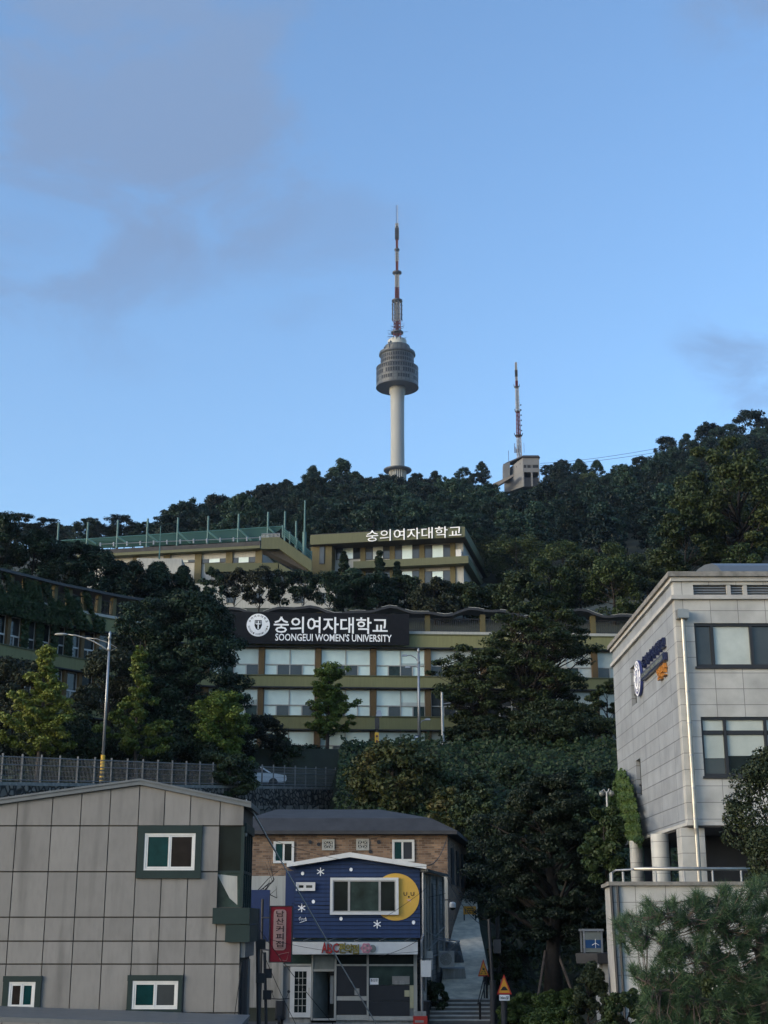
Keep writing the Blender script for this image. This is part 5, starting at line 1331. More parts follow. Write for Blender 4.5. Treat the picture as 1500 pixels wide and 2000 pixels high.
for (xa, ya, xb, yb_) in ((195, 255, 245, 285), (360, 245, 420, 285), (525, 230, 580, 275), (690, 220, 755, 280), (850, 215, 925, 275), (1020, 205, 1085, 265), (1175, 195, 1210, 225)):
    k.tube([tuple(P(*c4p(xa, ya), YN - .4)), tuple(P(*c4p(xb, yb_), YN - .4))], .16, 6)
k.tube([tuple(q[0]), tuple(q[1])], .10, 6); k.build('brace', M['netpost'], nf)
lp_ = MB()
for u in range(196, 510, 26): lp_.tube([tuple(P(u, 1068 - (u - 196) * .04, 193.5)), tuple(P(u, 1060 - (u - 196) * .04, 193.5))], .12, 6)
lp_.tube([tuple(P(196, 1063, 193.5)), tuple(P(510, 1050, 193.5))], .06, 5)
lp_.build('low_railing', M['galv'], nf)
fp = MB(); p0, p1 = P(594, 1085, 187.5), P(594, 977, 187.5); fp.tube([p0, (p0.x, p0.y, lerp(p0.z, p1.z, .42)), (p0.x, p0.y, lerp(p0.z, p1.z, .43)), (p0.x, p0.y, p1.z)], [.30, .28, .14, .10], 8); fp.build('flagpole', M['netpost'], loc=tuple(p0), label='tall bare flagpole beside the stair tower of the upper building', cat='flagpole')
fp = MB(); p0, p1 = P(311, 1092, 186), P(311, 1027, 186); fp.tube([p0, (p0.x, p0.y, p1.z)], [.10, .05], 6); fp.build('light_pole', M['netpost'], loc=tuple(p0), label='thin pale pole standing by the pale block under the netting', cat='pole')
# pale lower facade seen between the pines
lf = thing('pale_facade', 'pale lower block with small windows glimpsed behind the slender pines', 'building', tuple(P(500, 1190, 160)))
k = MB(); a, b2 = P(372, 1140, 160), P(655, 1185, 160); zg = 36.5
k.box(a.x, b2.x, 160, 175, zg, a.z); k.build('wall', M['offwhite'], lf)
for u in (398, 442, 492, 528, 575, 618):
    x0, x1, z0, z1 = rect(u, 1158, u + 16, 1178, 160); MB().box(x0, x1, 159.9, 159.996, z0, z1).build('window', M['gglass'], lf)

# ------------------------------------------------------------------ observation tower
ax_ = P(776.5, 900, 980)
TXc = ax_.x; tt = lambda v: 980 / ray(776, v)[1] / F
RP = lambda px, v: px * tt(v)
ZT = lambda v: zf(v, 980)
tw = thing('observation_tower', 'tall pale observation tower with a dark round pod and red and white antenna', 'tower', (TXc, 980, TZ))
C0 = (TXc, 980, 0)
MB().lathe(C0, [(RP(14.5, 940), TZ - 6), (RP(13.7, 915), ZT(915)), (RP(13.2, 850), ZT(850)), (RP(13.4, 790), ZT(790)), (RP(13.9, 768), ZT(770)), (RP(15.8, 766), ZT(768)), (RP(15.8, 760), ZT(756))], 48).build('shaft', M['towerc'], tw, smooth=True)
pd = MB()
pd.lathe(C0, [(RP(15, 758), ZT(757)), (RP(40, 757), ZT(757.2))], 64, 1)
pr_ = [(41, 757), (41, 723), (40, 720), (32.5, 716), (32.2, 697), (35, 695), (35, 690), (27, 688.5), (25.8, 687), (25.8, 681), (24.5, 677.5), (19, 676.5), (18.6, 674), (18.2, 666), (17, 664.5)]
pd.lathe(C0, [(RP(r, v), ZT(v)) for r, v in pr_[:11]], 64, 0); pd.lathe(C0, [(RP(r, v), ZT(v)) for r, v in pr_[10:]], 48, 2)
pd.build('pod', [M['podg'], M['podunder'], M['podlight']], tw)
def ringwins(v0, v1, r, n, skip=()):          # one band round the pod: dark panes between cladding mullions
    wd = MB(); rr = RP(r, v0) * 1.004; z0, z1 = ZT(v0), ZT(v1); m = 2 * n
    ang = [2 * math.pi * (k // 2 + (.14 if k % 2 == 0 else .86)) / n for k in range(m)]
    for z, q in ((z0, 1), (z1, 1), (z1, .97), (z0, .97)):
        for a in ang: wd.v.append((TXc + rr * q * math.cos(a), 980 + rr * q * math.sin(a), z))
    for j in range(4):
        for k in range(m):
            k2, j2 = (k + 1) % m, (j + 1) % 4
            wd.f.append([j * m + k, j * m + k2, j2 * m + k2, j2 * m + k]); wd.m.append(1 if k % 2 or (k // 2) % 7 in skip else 0)
    wd.build('window_band', [M['poddark'], M['podg']], tw)
ringwins(750, 743.5, 41, 52, (2, 3)); ringwins(738.4, 731, 41, 52, (5,)); ringwins(727.8, 721.8, 40.9, 52); ringwins(713.5, 707.5, 32.45, 44); ringwins(704.5, 698.5, 32.4, 44)
for v, r in ((757.5, 41.6), (739.5, 41.35), (729, 41.35), (720.5, 41.3), (706, 32.8), (694, 35.6), (687, 26.6)):
    MB().lathe(C0, [(RP(r - .8, v), ZT(v + .8)), (RP(r, v), ZT(v + .6)), (RP(r, v), ZT(v - .8)), (RP(r - .8, v), ZT(v - 1))], 64).build('pod_rim', M['mdark'], tw)
dk = MB(); dk.lathe(C0, [(RP(13.8, 921), ZT(920)), (RP(26, 921), ZT(921)), (RP(27.5, 919), ZT(919.5)), (RP(27.5, 919), ZT(917.5)), (RP(13.9, 919), ZT(917))], 48); dk.build('lower_deck', M['mdark'], tw)
lw = MB(); lw.lathe(C0, [(RP(16, 945), TZ - 5), (RP(15.5, 921), ZT(921))], 40, 0)
for k in range(28):
    a = 2 * math.pi * k / 28; r = RP(16.3, 930); lw.tube([(TXc + r * math.cos(a), 980 + r * math.sin(a), TZ - 4), (TXc + r * math.cos(a), 980 + r * math.sin(a), ZT(921))], .35, 5, 1)
lw.build('base_drum', [M['gglass'], M['podlight']], tw)
def lattice(mb, c, v0, v1, r0, r1, n, m, Y, bays=6, tk=.16, solid=0.0, fz_=None):
    fz_ = fz_ or (lambda v: zf(v, Y)); z0, z1 = fz_(v0), fz_(v1); sc = Y / ray(776, v0)[1] / F
    R0, R1 = r0 * sc, r1 * sc
    an = [math.pi / 4 + k * 2 * math.pi / n for k in range(n)]
    pt = lambda k, t: (c[0] + lerp(R0, R1, t) * 1.25 * math.cos(an[k % n]), c[1] + lerp(R0, R1, t) * 1.25 * math.sin(an[k % n]), lerp(z0, z1, t))
    for k in range(n):
        mb.tube([pt(k, 0), pt(k, 1)], tk * 1.5, 5, m)
        for i in range(bays):
            mb.tube([pt(k, i / bays), pt(k + 1, (i + 1) / bays)], tk, 4, m); mb.tube([pt(k + 1, i / bays), pt(k, (i + 1) / bays)], tk, 4, m); mb.tube([pt(k, i / bays), pt(k + 1, i / bays)], tk, 4, m)
    if solid: mb.tube([(c[0], c[1], z0), (c[0], c[1], z1)], [R0 * solid, R1 * solid], 8, m)
an_ = MB()
for (v0, v1, r0, r1, m, sol) in ((664, 628, 8.2, 6.8, 0, .45), (628, 590, 6.6, 5.4, 1, .6), (588, 562, 4.4, 4.2, 0, .5), (562, 537, 4.2, 4.2, 1, .6), (532, 511, 2.2, 2.2, 0, .8), (511, 490, 2.8, 2.6, 1, .7), (487, 467, 1.9, 1.9, 0, .8), (467, 446, 3.6, 3.6, 2, .9), (446, 437, 2.8, 2.8, 1, .8)):
    lattice(an_, (TXc, 980), v0, v1, r0, r1, 4, m, 980, 5, .22, sol, ZT)
an_.tube([(TXc - .5, 980, ZT(438)), (TXc - .5, 980, ZT(401))], .22, 5, 2); an_.tube([(TXc + .6, 980, ZT(438)), (TXc + .6, 980, ZT(401))], .22, 5, 1)
an_.build('antenna', [M['mred'], M['mwhite'], M['mdark']], tw)
for v, r in ((650, 12), (588, 10.5), (533, 9), (488, 5), (444, 3.6)):
    MB().lathe(C0, [(RP(r * .5, v), ZT(v + 4)), (RP(r, v), ZT(v + 1)), (RP(r, v), ZT(v - 1.4)), (RP(r * .5, v), ZT(v - 1.4))], 20).build('antenna_collar', M['mdark'], tw)
rg = random.Random(3)
def aerial(): return MB()
for k in range(44):
    a = rg.uniform(0, 6.28); v = rg.uniform(630, 668); r0, r1 = RP(6, v), RP(rg.uniform(13, 21), v) * (1 if v > 640 else .8)
    MB().tube([(TXc + r0 * math.cos(a), 980 + r0 * math.sin(a), ZT(v)), (TXc + r1 * math.cos(a), 980 + r1 * math.sin(a), ZT(v - .4))], .14, 4).build('aerial', M['mdark'], tw)
for k in range(8):
    a = k * math.pi / 4 + .2; r = RP(9.5, 600); aa = MB(); aa.tube([(TXc + r * math.cos(a), 980 + r * math.sin(a), ZT(627)), (TXc + r * math.cos(a), 980 + r * math.sin(a), ZT(590))], .3, 4)
    for v in (624, 614, 604, 596): aa.tube([(TXc + RP(4, 600) * math.cos(a), 980 + RP(4, 600) * math.sin(a), ZT(v)), (TXc + RP(11.5, 600) * math.cos(a), 980 + RP(11.5, 600) * math.sin(a), ZT(v))], .2, 4)
    aa.build('dipole_array', M['mdark'], tw)
for k in range(18):
    a = rg.uniform(0, 6.28); v = rg.choice((668, 676, 690)); r = RP({668: 17, 676: 20, 690: 34}[v], v); h = rg.uniform(1, 3.2)
    MB().box(TXc + r * math.cos(a) - .5, TXc + r * math.cos(a) + .5, 980 + r * math.sin(a) - .5, 980 + r * math.sin(a) + .5, ZT(v) - .6, ZT(v) + h).build('dish', M['mdark'], tw)
aa = MB()
for v in (493, 498, 503, 508): 
    for k in range(6): a = k * 1.047; aa.tube([(TXc, 980, ZT(v)), (TXc + RP(4.5, v) * math.cos(a), 980 + RP(4.5, v) * math.sin(a), ZT(v - 1))], .2, 4)
for v in range(448, 467, 4):
    for k in range(8): a = k * .785; aa.tube([(TXc, 980, ZT(v)), (TXc + RP(4.6, v) * math.cos(a), 980 + RP(4.6, v) * math.sin(a), ZT(v))], .25, 4)
aa.build('antenna_spokes', M['mdark'], tw)

# ------------------------------------------------------------------ mast and its station on the ridge
YK = 418.0
def c3m(x, y): return 920 + x / 7.405, 690 + y / 7.405
msx = P(1014, 884, YK + 4)
ma = thing('lattice_mast', 'thin red and white lattice radio mast on the ridge right of the tower', 'mast', (msx.x, YK + 4, zf(905, YK + 4)))
l_ = MB(); fzk = lambda v: zf(v, YK + 4)
for (v0, v1, r0, r1, m, sol) in ((905, 854, 4.2, 3.6, 1, .3), (854, 805, 3.6, 3.0, 0, .35), (805, 757, 3.0, 2.5, 1, .4), (757, 744, 1.9, 1.9, 0, .8), (744, 736, 1.7, 1.7, 1, .8), (736, 723, 2.0, 2.0, 2, 1.0), (723, 708, 1.7, 1.5, 3, 1.0)):
    lattice(l_, (msx.x - .25 * (884 - v0) / 177, YK + 4), v0, v1, r0 * 1.2, r1 * 1.2, 4, m, YK + 4, 6, .06, sol, fzk)
l_.build('lattice', [M['mred'], M['mwhite'], M['mdark'], M['galv']], ma)
k = MB()
for v, r in ((851, 8), (804, 5.5), (756, 5.5)):
    R0 = r * YK / F; c_ = (msx.x - .25 * (884 - v) / 177, YK + 4, 0)
    k.lathe(c_, [(R0 * .4, fzk(v + 2)), (R0 * .85, fzk(v + 1.5)), (R0, fzk(v - .5)), (R0 * .4, fzk(v - .3))], 14)
    for s_ in (-1, 1): k.tube([(c_[0] + s_ * R0 * .9, YK + 4, fzk(v)), (c_[0] + s_ * R0 * 1.12, YK + 4, fzk(v - 5))], .12, 5)
k.build('platform', M['mdark'], ma)
k = MB()
for v in (791, 801, 811, 821, 831, 841): k.box(msx.x + .80, msx.x + 1.15, YK + 3.8, YK + 4.1, fzk(v) - .2, fzk(v) + .2)
for v in (775, 780, 786, 792): 
    for s_ in (-1, 1): k.tube([(msx.x, YK + 4, fzk(v)), (msx.x + s_ * .7, YK + 4, fzk(v))], .05, 4)
rg = random.Random(8)
for i in range(14):
    xx = msx.x + rg.uniform(-1.6, 1.6); k.tube([(xx, YK + 3.8, fzk(885)), (xx, YK + 3.8, fzk(rg.uniform(862, 878)))], .05, 4)
k.build('aerial', M['mdark'], ma)
sx0, sx1 = P(1021, 900, YK).x, P(1053, 900, YK).x
sz0, sz1 = zf(950, YK), zf(891, YK)
sn_ = thing('mast_station', 'white ridge station building with open garage bays below the mast', 'building', (sx0, YK, sz0))
k = MB(); L0 = P(984, 915, YK + 7.5)
zA, zB, zC, zD = zf(932, YK), zf(914, YK), zf(908, YK), zf(894, YK)
k.box(sx0, sx1, YK + .3, YK + 8, sz0, zA, 1)
for a, b2 in ((0, .06), (.48, .58), (.94, 1)): k.box(lerp(sx0, sx1, a), lerp(sx0, sx1, b2), YK, YK + .5, sz0, lerp(zA, zB, .55), 0)
k.box(sx0, sx1, YK, YK + 8, lerp(zA, zB, .55), zB, 0); k.box(sx0, sx1, YK + .2, YK + 8, zB, zC, 1); k.box(sx0, sx1, YK, YK + 8, zC, zD, 0)
for a in (.0, .22, .48, .55, .94): k.box(lerp(sx0, sx1, a), lerp(sx0, sx1, a) + .25, YK + .02, YK + .19, zB, zC, 0)
k.hexa([(L0.x, L0.y, sz0), (sx0 - .01, YK + .01, sz0), (sx0 - .01, YK + 8, sz0), (L0.x, L0.y + .3, sz0)], [(L0.x, L0.y, zC), (sx0 - .01, YK + .01, zD), (sx0 - .01, YK + 8, zD), (L0.x, L0.y + .3, zC)], 0)
k.build('wall', [M['statwall'], M['dark']], sn_)
k = MB()
k.hexa([(sx0 - .6, YK - .5, zD + .003), (sx1 + .3, YK - .5, zD + .003), (sx1 + .3, YK + 8, zD + .003), (L0.x, L0.y, zD + .003)], [(sx0 + .2, YK - .1, zD + .8), (sx1 - .2, YK - .1, zD + .8), (sx1 - .2, YK + 8, zD + .8), (L0.x + .6, L0.y, zD + .8)])
k.build('roof', M['roofdark'], sn_)
k = MB()
for t in (.15, .35, .55, .75):
    x, y = lerp(sx0, L0.x, t), lerp(YK, L0.y, t); z_ = lerp(zD, zC, t) - 1.0
    k.hexa([(x - .02, y - .08, z_ - .6), (x + .35, y - .28, z_ - .6), (x + .36, y - .1, z_ - .6), (x, y, z_ - .6)], [(x - .02, y - .08, z_), (x + .35, y - .28, z_), (x + .36, y - .1, z_), (x, y, z_)])
k.build('side_window', M['poddark'], sn_)
k = MB(); q0, q1, q2 = P(962, 955, YK + 3), P(1003, 930, YK - 1), P(1020, 932, YK - .5)
k.ext([tuple(q0), tuple(P(962, 945, YK + 3)), tuple(P(1003, 926, YK - 1)), tuple(q1)][::-1], (0, 2, 0)); k.build('side_ramp', M['dmetal'], sn_)
k = MB(); pxslab(k, [(983, 906), (996, 903), (996, 938), (983, 938)], YK + 3, 3); k.build('stair_shaft', M['statwall'], sn_)
k = MB(); a, b2 = P(993, 880, YK + 5), P(994, 905, YK + 5); k.tube([a, (a.x, a.y, b2.z)], .08, 5); k.build('aerial', M['mdark'], sn_)
# cable-car cables
for i, (pa, pb, pc_, l) in enumerate((((1055, 905), (1260, 880), (1540, 820), 'upper cable car cable sagging across the right skyline'), ((1055, 909), (1240, 890), (1540, 838), 'lower cable car cable sagging across the right skyline'))):
    a, b2, c = P(*pa, 412), P(*pb, 414), P(*pc_, 416); k = MB()
    pts = [(1 - t) ** 2 * a + 2 * t * (1 - t) * (b2 * 2 - (a + c) / 2) + t * t * c for t in [j / 24 for j in range(25)]]
    k.tube(pts, .06, 5); k.build('cable', M['mdark'], loc=tuple(a), label=l, cat='cable')

# ------------------------------------------------------------------ granite building on the right
YRB = 46.0
X0 = (xf(1344, 1612, YRB) + xf(1314, 1128, YRB)) / 2
zbt, ztp = zf(1612, YRB), zf(1128, YRB)
def YF_(u, v): return PX(u, v, X0).y
YFAR = YF_(1195.5, 1265)
gb = thing('granite_building', 'pale granite-clad college building raised on round pillars at the right edge', 'university building', (X0 + 4, YRB + 4, .5))
XE = X0 + 16
def xr2(u, v): return xf(u, v, YRB)
def zr2(v): return zf(v, YRB)
W1 = (xr2(1358, 1260), zr2(1302), zr2(1217)); W2 = (xr2(1372, 1458), zr2(1516), zr2(1400)); LV = (xr2(1354, 1150), zr2(1162), zr2(1142))
f_ = MB()
def fwall(x0, x1, z0, z1): f_.box(x0, x1, YRB, YRB + .4, z0, z1, 0)
wxe = XE - 1
xa = X0
for (za, zb2, op) in ((zbt, W2[1], None), (W2[1], W2[2], W2[0]), (W2[2], W1[1], None), (W1[1], W1[2], W1[0]), (W1[2], LV[1], None), (LV[1], LV[2], LV[0]), (LV[2], ztp, None)):
    if op is None: fwall(xa, XE, za, zb2)
    else:
        fwall(xa, op, za, zb2)
        if op != LV[0]: fwall(xr2(1700 if op == W1[0] else 1710, 1300) + .001, XE, za, zb2)
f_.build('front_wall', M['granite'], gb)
s_ = MB()
SL = [(1232.5, 1242.5, 1299, 1378), (1243, 1252.5, 1482, 1556)]
sl = []
for (u0, u1, v0, v1) in SL:
    vm = (v0 + v1) / 2; y1_, y0_ = YF_(u0, vm), YF_(u1, vm); zz1, zz0 = PX((u0 + u1) / 2, v0, X0).z, PX((u0 + u1) / 2, v1, X0).z; sl.append((y0_, y1_, zz0, zz1))
ya, yb2 = min(sl[0][0], sl[1][0]), max(sl[0][1], sl[1][1])
s_.box(X0, X0 + .4, YRB + .401, ya, zbt, ztp, 0); s_.box(X0, X0 + .4, yb2, YFAR, zbt, ztp, 0)
zs = [zbt, sl[1][2], sl[1][3], sl[0][2], sl[0][3], ztp]
for i in range(5):
    if i in (1, 3):
        q = sl[1] if i == 1 else sl[0]
        if q[0] - ya > .01: s_.box(X0, X0 + .4, ya, q[0], zs[i], zs[i + 1], 0)
        if yb2 - q[1] > .01: s_.box(X0, X0 + .4, q[1], yb2, zs[i], zs[i + 1], 0)
    else: s_.box(X0, X0 + .4, ya, yb2, zs[i], zs[i + 1], 0)
s_.build('side_wall', M['graniteshade'], gb)
for q in sl:
    w = MB().box(X0 + .16, X0 + .2, q[0] + .001, q[1] - .001, q[2] + .001, q[3] - .001).build('slit_window', M['dglass'], gb)
    MB().box(X0 + .10, X0 + .159, q[0] + .001, q[1] - .001, q[2] + .45, q[2] + .5).box(X0 + .1, X0 + .159, q[0] + .001, q[0] + .05, q[2] + .001, q[3] - .001).build('slit_frame', M['frame'], w)
k = MB(); k.box(X0 + .41, XE, YRB + .41, YFAR, zbt + .05, zbt + .3, 1); k.box(X0 + .41, XE, YRB + 1.2, YFAR - .01, zbt + .31, ztp - .4, 1); k.build('core', [M['gtrim'], M['ceil']], gb)
k = MB(); k.box(X0 + .02, XE, YRB + .02, YFAR, zbt - .06, zbt - .003, 0); k.build('soffit', M['ceil'], gb)  # near-black soffit colour stands in for the undercroft's shade
tr = MB()
zc = zr2(1166)
tr.box(X0 - .12, XE, YRB - .12, YRB - .003, zc - .09, zc + .05, 0); tr.box(X0 - .12, X0 - .003, YRB - .003, YFAR, zc - .09, zc + .05, 0)
tr.box(X0 - .2, XE, YRB - .2, YRB + .45, ztp + .002, ztp + .17, 1); tr.box(X0 - .2, X0 + .45, YRB + .45, YFAR + .1, ztp + .002, ztp + .17, 1)
tr.box(X0 - .1, XE, YRB - .1, YRB - .003, ztp - .14, ztp - .002, 0); tr.box(X0 - .1, X0 - .003, YRB - .003, YFAR, ztp - .14, ztp - .002, 0)
tr.box(X0 - .03, XE, YRB - .03, YRB - .002, zbt, zbt + .1, 0); tr.box(X0 - .03, X0 - .002, YRB - .002, YFAR, zbt, zbt + .1, 0)
tr.build('cornice', [M['gtrim'], M['gtrimd']], gb)
k = MB(); k.box(X0 + .4, XE, YRB + .5, YFAR, ztp - .39, ztp - .2); k.build('flat_roof', M['concrete'], gb)
# louvres
lv = MB(); 
for i in range(4):
    z = lerp(LV[1], LV[2], (i + .5) / 4); lv.hexa([(LV[0], YRB + .08, z - .05), (XE, YRB + .08, z - .05), (XE, YRB + .2, z + .03), (LV[0], YRB + .2, z + .03)], [(LV[0], YRB + .08, z - .03), (XE, YRB + .08, z - .03), (XE, YRB + .2, z + .06), (LV[0], YRB + .2, z + .06)], 0)
for u in (1424, 1456): 
    xx = xr2(u, 1150); lv.box(xx - .08, xx + .06, YRB + .03, YRB + .25, LV[1] + .002, LV[2] - .002, 1)
xq = xr2(1424, 1150); lv.box(xr2(1462, 1150), xr2(1640, 1150), YRB + .26, YRB + .3, LV[1] + .005, LV[2] - .005, 2); lv.box(LV[0] + .4, xq - .1, YRB + .26, YRB + .3, LV[1] + .003, LV[1] + .22, 2)
lv.build('louvre', [M['galv'], M['gtrim'], M['letter']], gb)
# windows
def gwindow(W, us, mats, trans=None, tm=None):
    x0, z0, z1 = W; f = MB(); xs_ = [x0] + [xr2(u, 1300) for u in us]; y = YRB
    xe = xs_[-1]
    f.box(x0, xe, y + .06, y + .2, z1 - .09, z1 - .002); f.box(x0, xe, y + .06, y + .2, z0 + .002, z0 + .09)
    zt_ = zf(trans, YRB) if trans else None
    for i, xx in enumerate(xs_): 
        a, b2 = (xx, xx + .07) if i == 0 else ((xx - .07, xx) if i == len(xs_) - 1 else (xx - .05, xx + .05))
        f.box(a, b2, y + .05, y + .2, z0 + .09, z1 - .09)
    if trans:
        for i in range(len(xs_) - 1): f.box(xs_[i] + .071, xs_[i + 1] - .071, y + .07, y + .2, zt_ - .09, zt_ + .05)
    f.box(x0 - .05, xe + .05, y - .06, y + .05, z0 - .08, z0 - .001)
    w = f.build('window', M['frame'], gb)
    for i in range(len(xs_) - 1):
        a, b2 = xs_[i] + .05, xs_[i + 1] - .05; top = (zt_ - .09) if trans else z1 - .09
        mm = mats[i % len(mats)]
        MB().box(a, b2, y + .14, y + .18, z0 + .09, top).build('pane', M[mm], w)
        if trans: MB().box(a, b2, y + .14, y + .18, zt_ + .05, z1 - .09).build('transom_pane', M[tm], w)
    f2 = MB()
    for i in range(len(xs_) - 1): 
        a, b2 = xs_[i] + .05, xs_[i + 1] - .05
        if trans:
            h = .46 if i % 2 else .46
            f2.box(a + .01, b2 - .01, y + .12, y + .139, lerp(z0 + .09, zt_ - .09, h if i % 2 else .40), zt_ - .095)
    if f2.v: f2.build('roller_blind', M['rblind'], w)
M['rblind'] = mat('roller_blind', (.40, .44, .40), .4, var=.06)
gwindow(W1, (1395.5, 1472, 1545, 1620, 1700), ('gglass', 'frost', 'gglass', 'frost', 'gglass'))
gwindow(W2, (1408, 1486, 1560, 1640, 1710), ('gglass', 'dglass', 'gglass', 'dglass'), 1429, 'frost')
# barrel vault on the roof
bv = MB(); n = 14; ya_, yb_ = YRB + 3.0, YRB + 13.5; xv0 = xf(1415, 1105, ya_); zv0 = ztp - .19; hv = zf(1089, ya_ + 2.5) - zv0
pts = [(ya_ + (yb_ - ya_) * (1 - math.cos(math.pi * k / n)) / 2, zv0 + hv * math.sin(math.pi * k / n) ** .7) for k in range(n + 1)]
bv.ext([(xv0, y, z) for y, z in pts], (XE - xv0, 0, 0)); bv.build('barrel_roof', M['flash'], gb)
k = MB()
for j in range(9): k.box(xv0 - .03, xv0 - .001, lerp(ya_, yb_, (j + 1) / 10) - .03, lerp(ya_, yb_, (j + 1) / 10) + .03, zv0, zv0 + hv * math.sin(math.pi * .1 * (j + 1)) ** .7 * .93)
k.build('barrel_seam', M['galv'], gb)
# pillars under the raised body and the wall behind
zt_ = zbt - .062; zfl = zf(1722, 44) - .75
x = P(1356, 1670, YRB + .2).x; MB().box(x - .38, x + .38, YRB + .2, YRB + .95, zfl - .4, zt_).build('pillar', M['granite'], gb)
for (u, Y, r) in ((1290, YRB + 3.6, .31), (1243, YRB + 8, .24)):
    x = P(u, 1670, Y).x; MB().lathe((x, Y, 0), [(r, zfl - .4), (r, zt_)], 28).build('pillar', M['granite'], gb)
k = MB(); k.box(X0 + 1.6, XE, YRB + 4.6, YRB + 4.9, zfl - .4, zt_, 0); k.box(X0 + .9, X0 + 1.2, YRB + 9, YFAR, zfl - .4, zt_, 0); k.build('shade_back_wall', M['dark'], gb)  # walls coloured dark and set close to stand in for deep shade
# rain pipe
rp = MB(); pu = lambda v: P(lerp(1332, 1358, (v - 1200) / 420), v, YRB - .14)
a, b2 = pu(1206), pu(1720)
rp.box(a.x - .19, a.x + .19, YRB - .36, YRB - .004, a.z - .05, a.z + .25, 0)
xpipe = a.x + .02
rp.tube([(xpipe, YRB - .14, a.z - .05), (xpipe, YRB - .14, zbt - .1), (xpipe + .02, YRB - .10, zbt - .3), (xpipe + .02, YRB - .1, zfl)], .075, 12, 0)
for v in (1294, 1352, 1413, 1476, 1540, 1600): rp.lathe((xpipe, YRB - .14, zf(v, YRB)), [(.09, -.025), (.09, .025)], 12, 1)
rp.build('rain_pipe', [M['steel'], M['galv']], gb, smooth=False)
# wall sign on the side: round emblem, navy letters, white-lettered bar, orange letters
gs = thing('college_wall_sign', 'round blue emblem with navy raised letters and orange letters on the granite side wall', 'sign', tuple(PX(1270, 1310, X0)))
ecn = PX(1251, 1325, X0); er = (PX(1251, 1325 - 36.5, X0).z - ecn.z)
ecn = Vector((X0 - .03, ecn.y, ecn.z))
emblem(gs, ecn, Vector((0, -1, 0)), Vector((-1, 0, 0)), er, M['emblue'], M['letter'], M['emblue'], .10)
def gfn(uL, uR, vb, vt, uref, dep=.22, off=.02):
    yL, yR = YF_(uL, (vb + vt) / 2 + 12), YF_(uR, (vb + vt) / 2); z0, z1 = PX(uref, vb, X0).z, PX(uref, vt, X0).z
    return lambda a, b, d: (X0 - off - d * dep, lerp(yL, yR, a), lerp(z0, z1, b))
MB().text('숭의여자대학교', gfn(1258, 1302, 1267.5, 1241, 1302, .12), .0).build('letters', M['navy'], gs)
fn = gfn(1258, 1305, 1289, 1273, 1305, .14)
k = MB(); k.hexa([fn(0, 0, 0), fn(1, 0, 0), fn(1, 0, 1), fn(0, 0, 1)], [fn(0, 1, 0), fn(1, 1, 0), fn(1, 1, 1), fn(0, 1, 1)]); k.build('bar', M['navy'], gs)
f2 = gfn(1260, 1303, 1286, 1276, 1305, .012, .164); MB().text("SOONGEUI WOMEN'S UNIVERSITY", f2, .01).build('lettering', M['posterw'], gs)
MB().text('별관', gfn(1290, 1305, 1318, 1293, 1305, .12), .0).build('letters', M['orange'], gs)

# terrace podium in front of the pillars
YT = 44.0
tx0 = xf(1181, 1725, YT); ztw = zf(1722, YT)
tp_ = thing('terrace_podium', 'pale stone terrace podium with steel handrail in front of the granite building', 'terrace', (tx0, YT, 0))
xk = xf(1189, 1730, YT) + .12; txb = xf(1181, 1730, YT + 3.5)
k = MB()
k.hexa([(xk, YT, -.2), (XE, YT, -.2), (XE, YT + .3, -.2), (xk, YT + .3, -.2)], [(xk, YT, ztw - .12), (XE, YT, ztw - .12), (XE, YT + .3, ztw - .12), (xk, YT + .3, ztw - .12)], 0)
k.build('front_wall', M['granite'], tp_)
k = MB(); k.hexa([(xk - .003, YT + .0, -.2), (txb, YT + 3.5, -.2), (txb + .3, YT + 3.5, -.2), (xk - .003, YT + .29, -.2)], [(xk - .003, YT, ztw - .12), (txb, YT + 3.5, ztw - .12), (txb + .3, YT + 3.5, ztw - .12), (xk - .003, YT + .29, ztw - .12)])
k.build('side_wall', M['gtrim'], tp_)
k = MB(); k.box(xk - .14, XE, YT - .12, YT + .42, ztw - .115, ztw, 0); k.hexa([(xk - .141, YT - .12, ztw - .11), (xk - .141, YT + .42, ztw - .11), (txb + .3, YT + 3.6, ztw - .11), (txb - .12, YT + 3.5, ztw - .11)], [(xk - .141, YT - .12, ztw - .004), (xk - .141, YT + .42, ztw - .004), (txb + .3, YT + 3.6, ztw - .004), (txb - .12, YT + 3.5, ztw - .004)], 0)
k.build('coping', M['gtrimd'], tp_)
k = MB(); yq_ = YFAR; xq_ = xf(1188, 1730, yq_) + .4; k.hexa([(txb + .31, YT + .31, zfl - .5), (XE, YT + .31, zfl - .5), (XE, yq_, zfl - .5), (xq_, yq_, zfl - .5)], [(txb + .31, YT + .31, zfl - .402), (XE, YT + .31, zfl - .402), (XE, yq_, zfl - .402), (xq_, yq_, zfl - .402)]); k.build('terrace_floor', M['concrete'], tp_)
hr_ = MB(); zh = zf(1697, YT + .1)
hx0 = xf(1238, 1697, YT + .1); hx1 = xf(1470, 1697, YT + .1)
hr_.tube([(hx0, YT + .1, zh), (hx1, YT + .1, zh)], .055, 12, 0)
hr_.build('handrail', M['steel'], tp_, smooth=True)
k = MB(); hx2 = xf(1196, 1705, YT + 1.2)
k.tube([(hx0 - .02, YT + .1, zh - .02), (hx0 - .5, YT + .5, zh - .03), (hx2, YT + 1.6, zh - .1), (hx2 + .35, YT + 3.4, zh - .1)], .03, 8)
for (x, y) in ((hx0 - .3, YT + .35), (hx2, YT + 1.6), (hx0 - .6, YT + .7), (hx2 + .2, YT + 2.6)): k.tube([(x, y, ztw - .01), (x, y, zh - .08)], .04, 8)
for t in (.18, .42, .66, .9): k.tube([(lerp(hx0, hx1, t), YT + .1, ztw - .01), (lerp(hx0, hx1, t), YT + .1, zh - .05)], .035, 8)
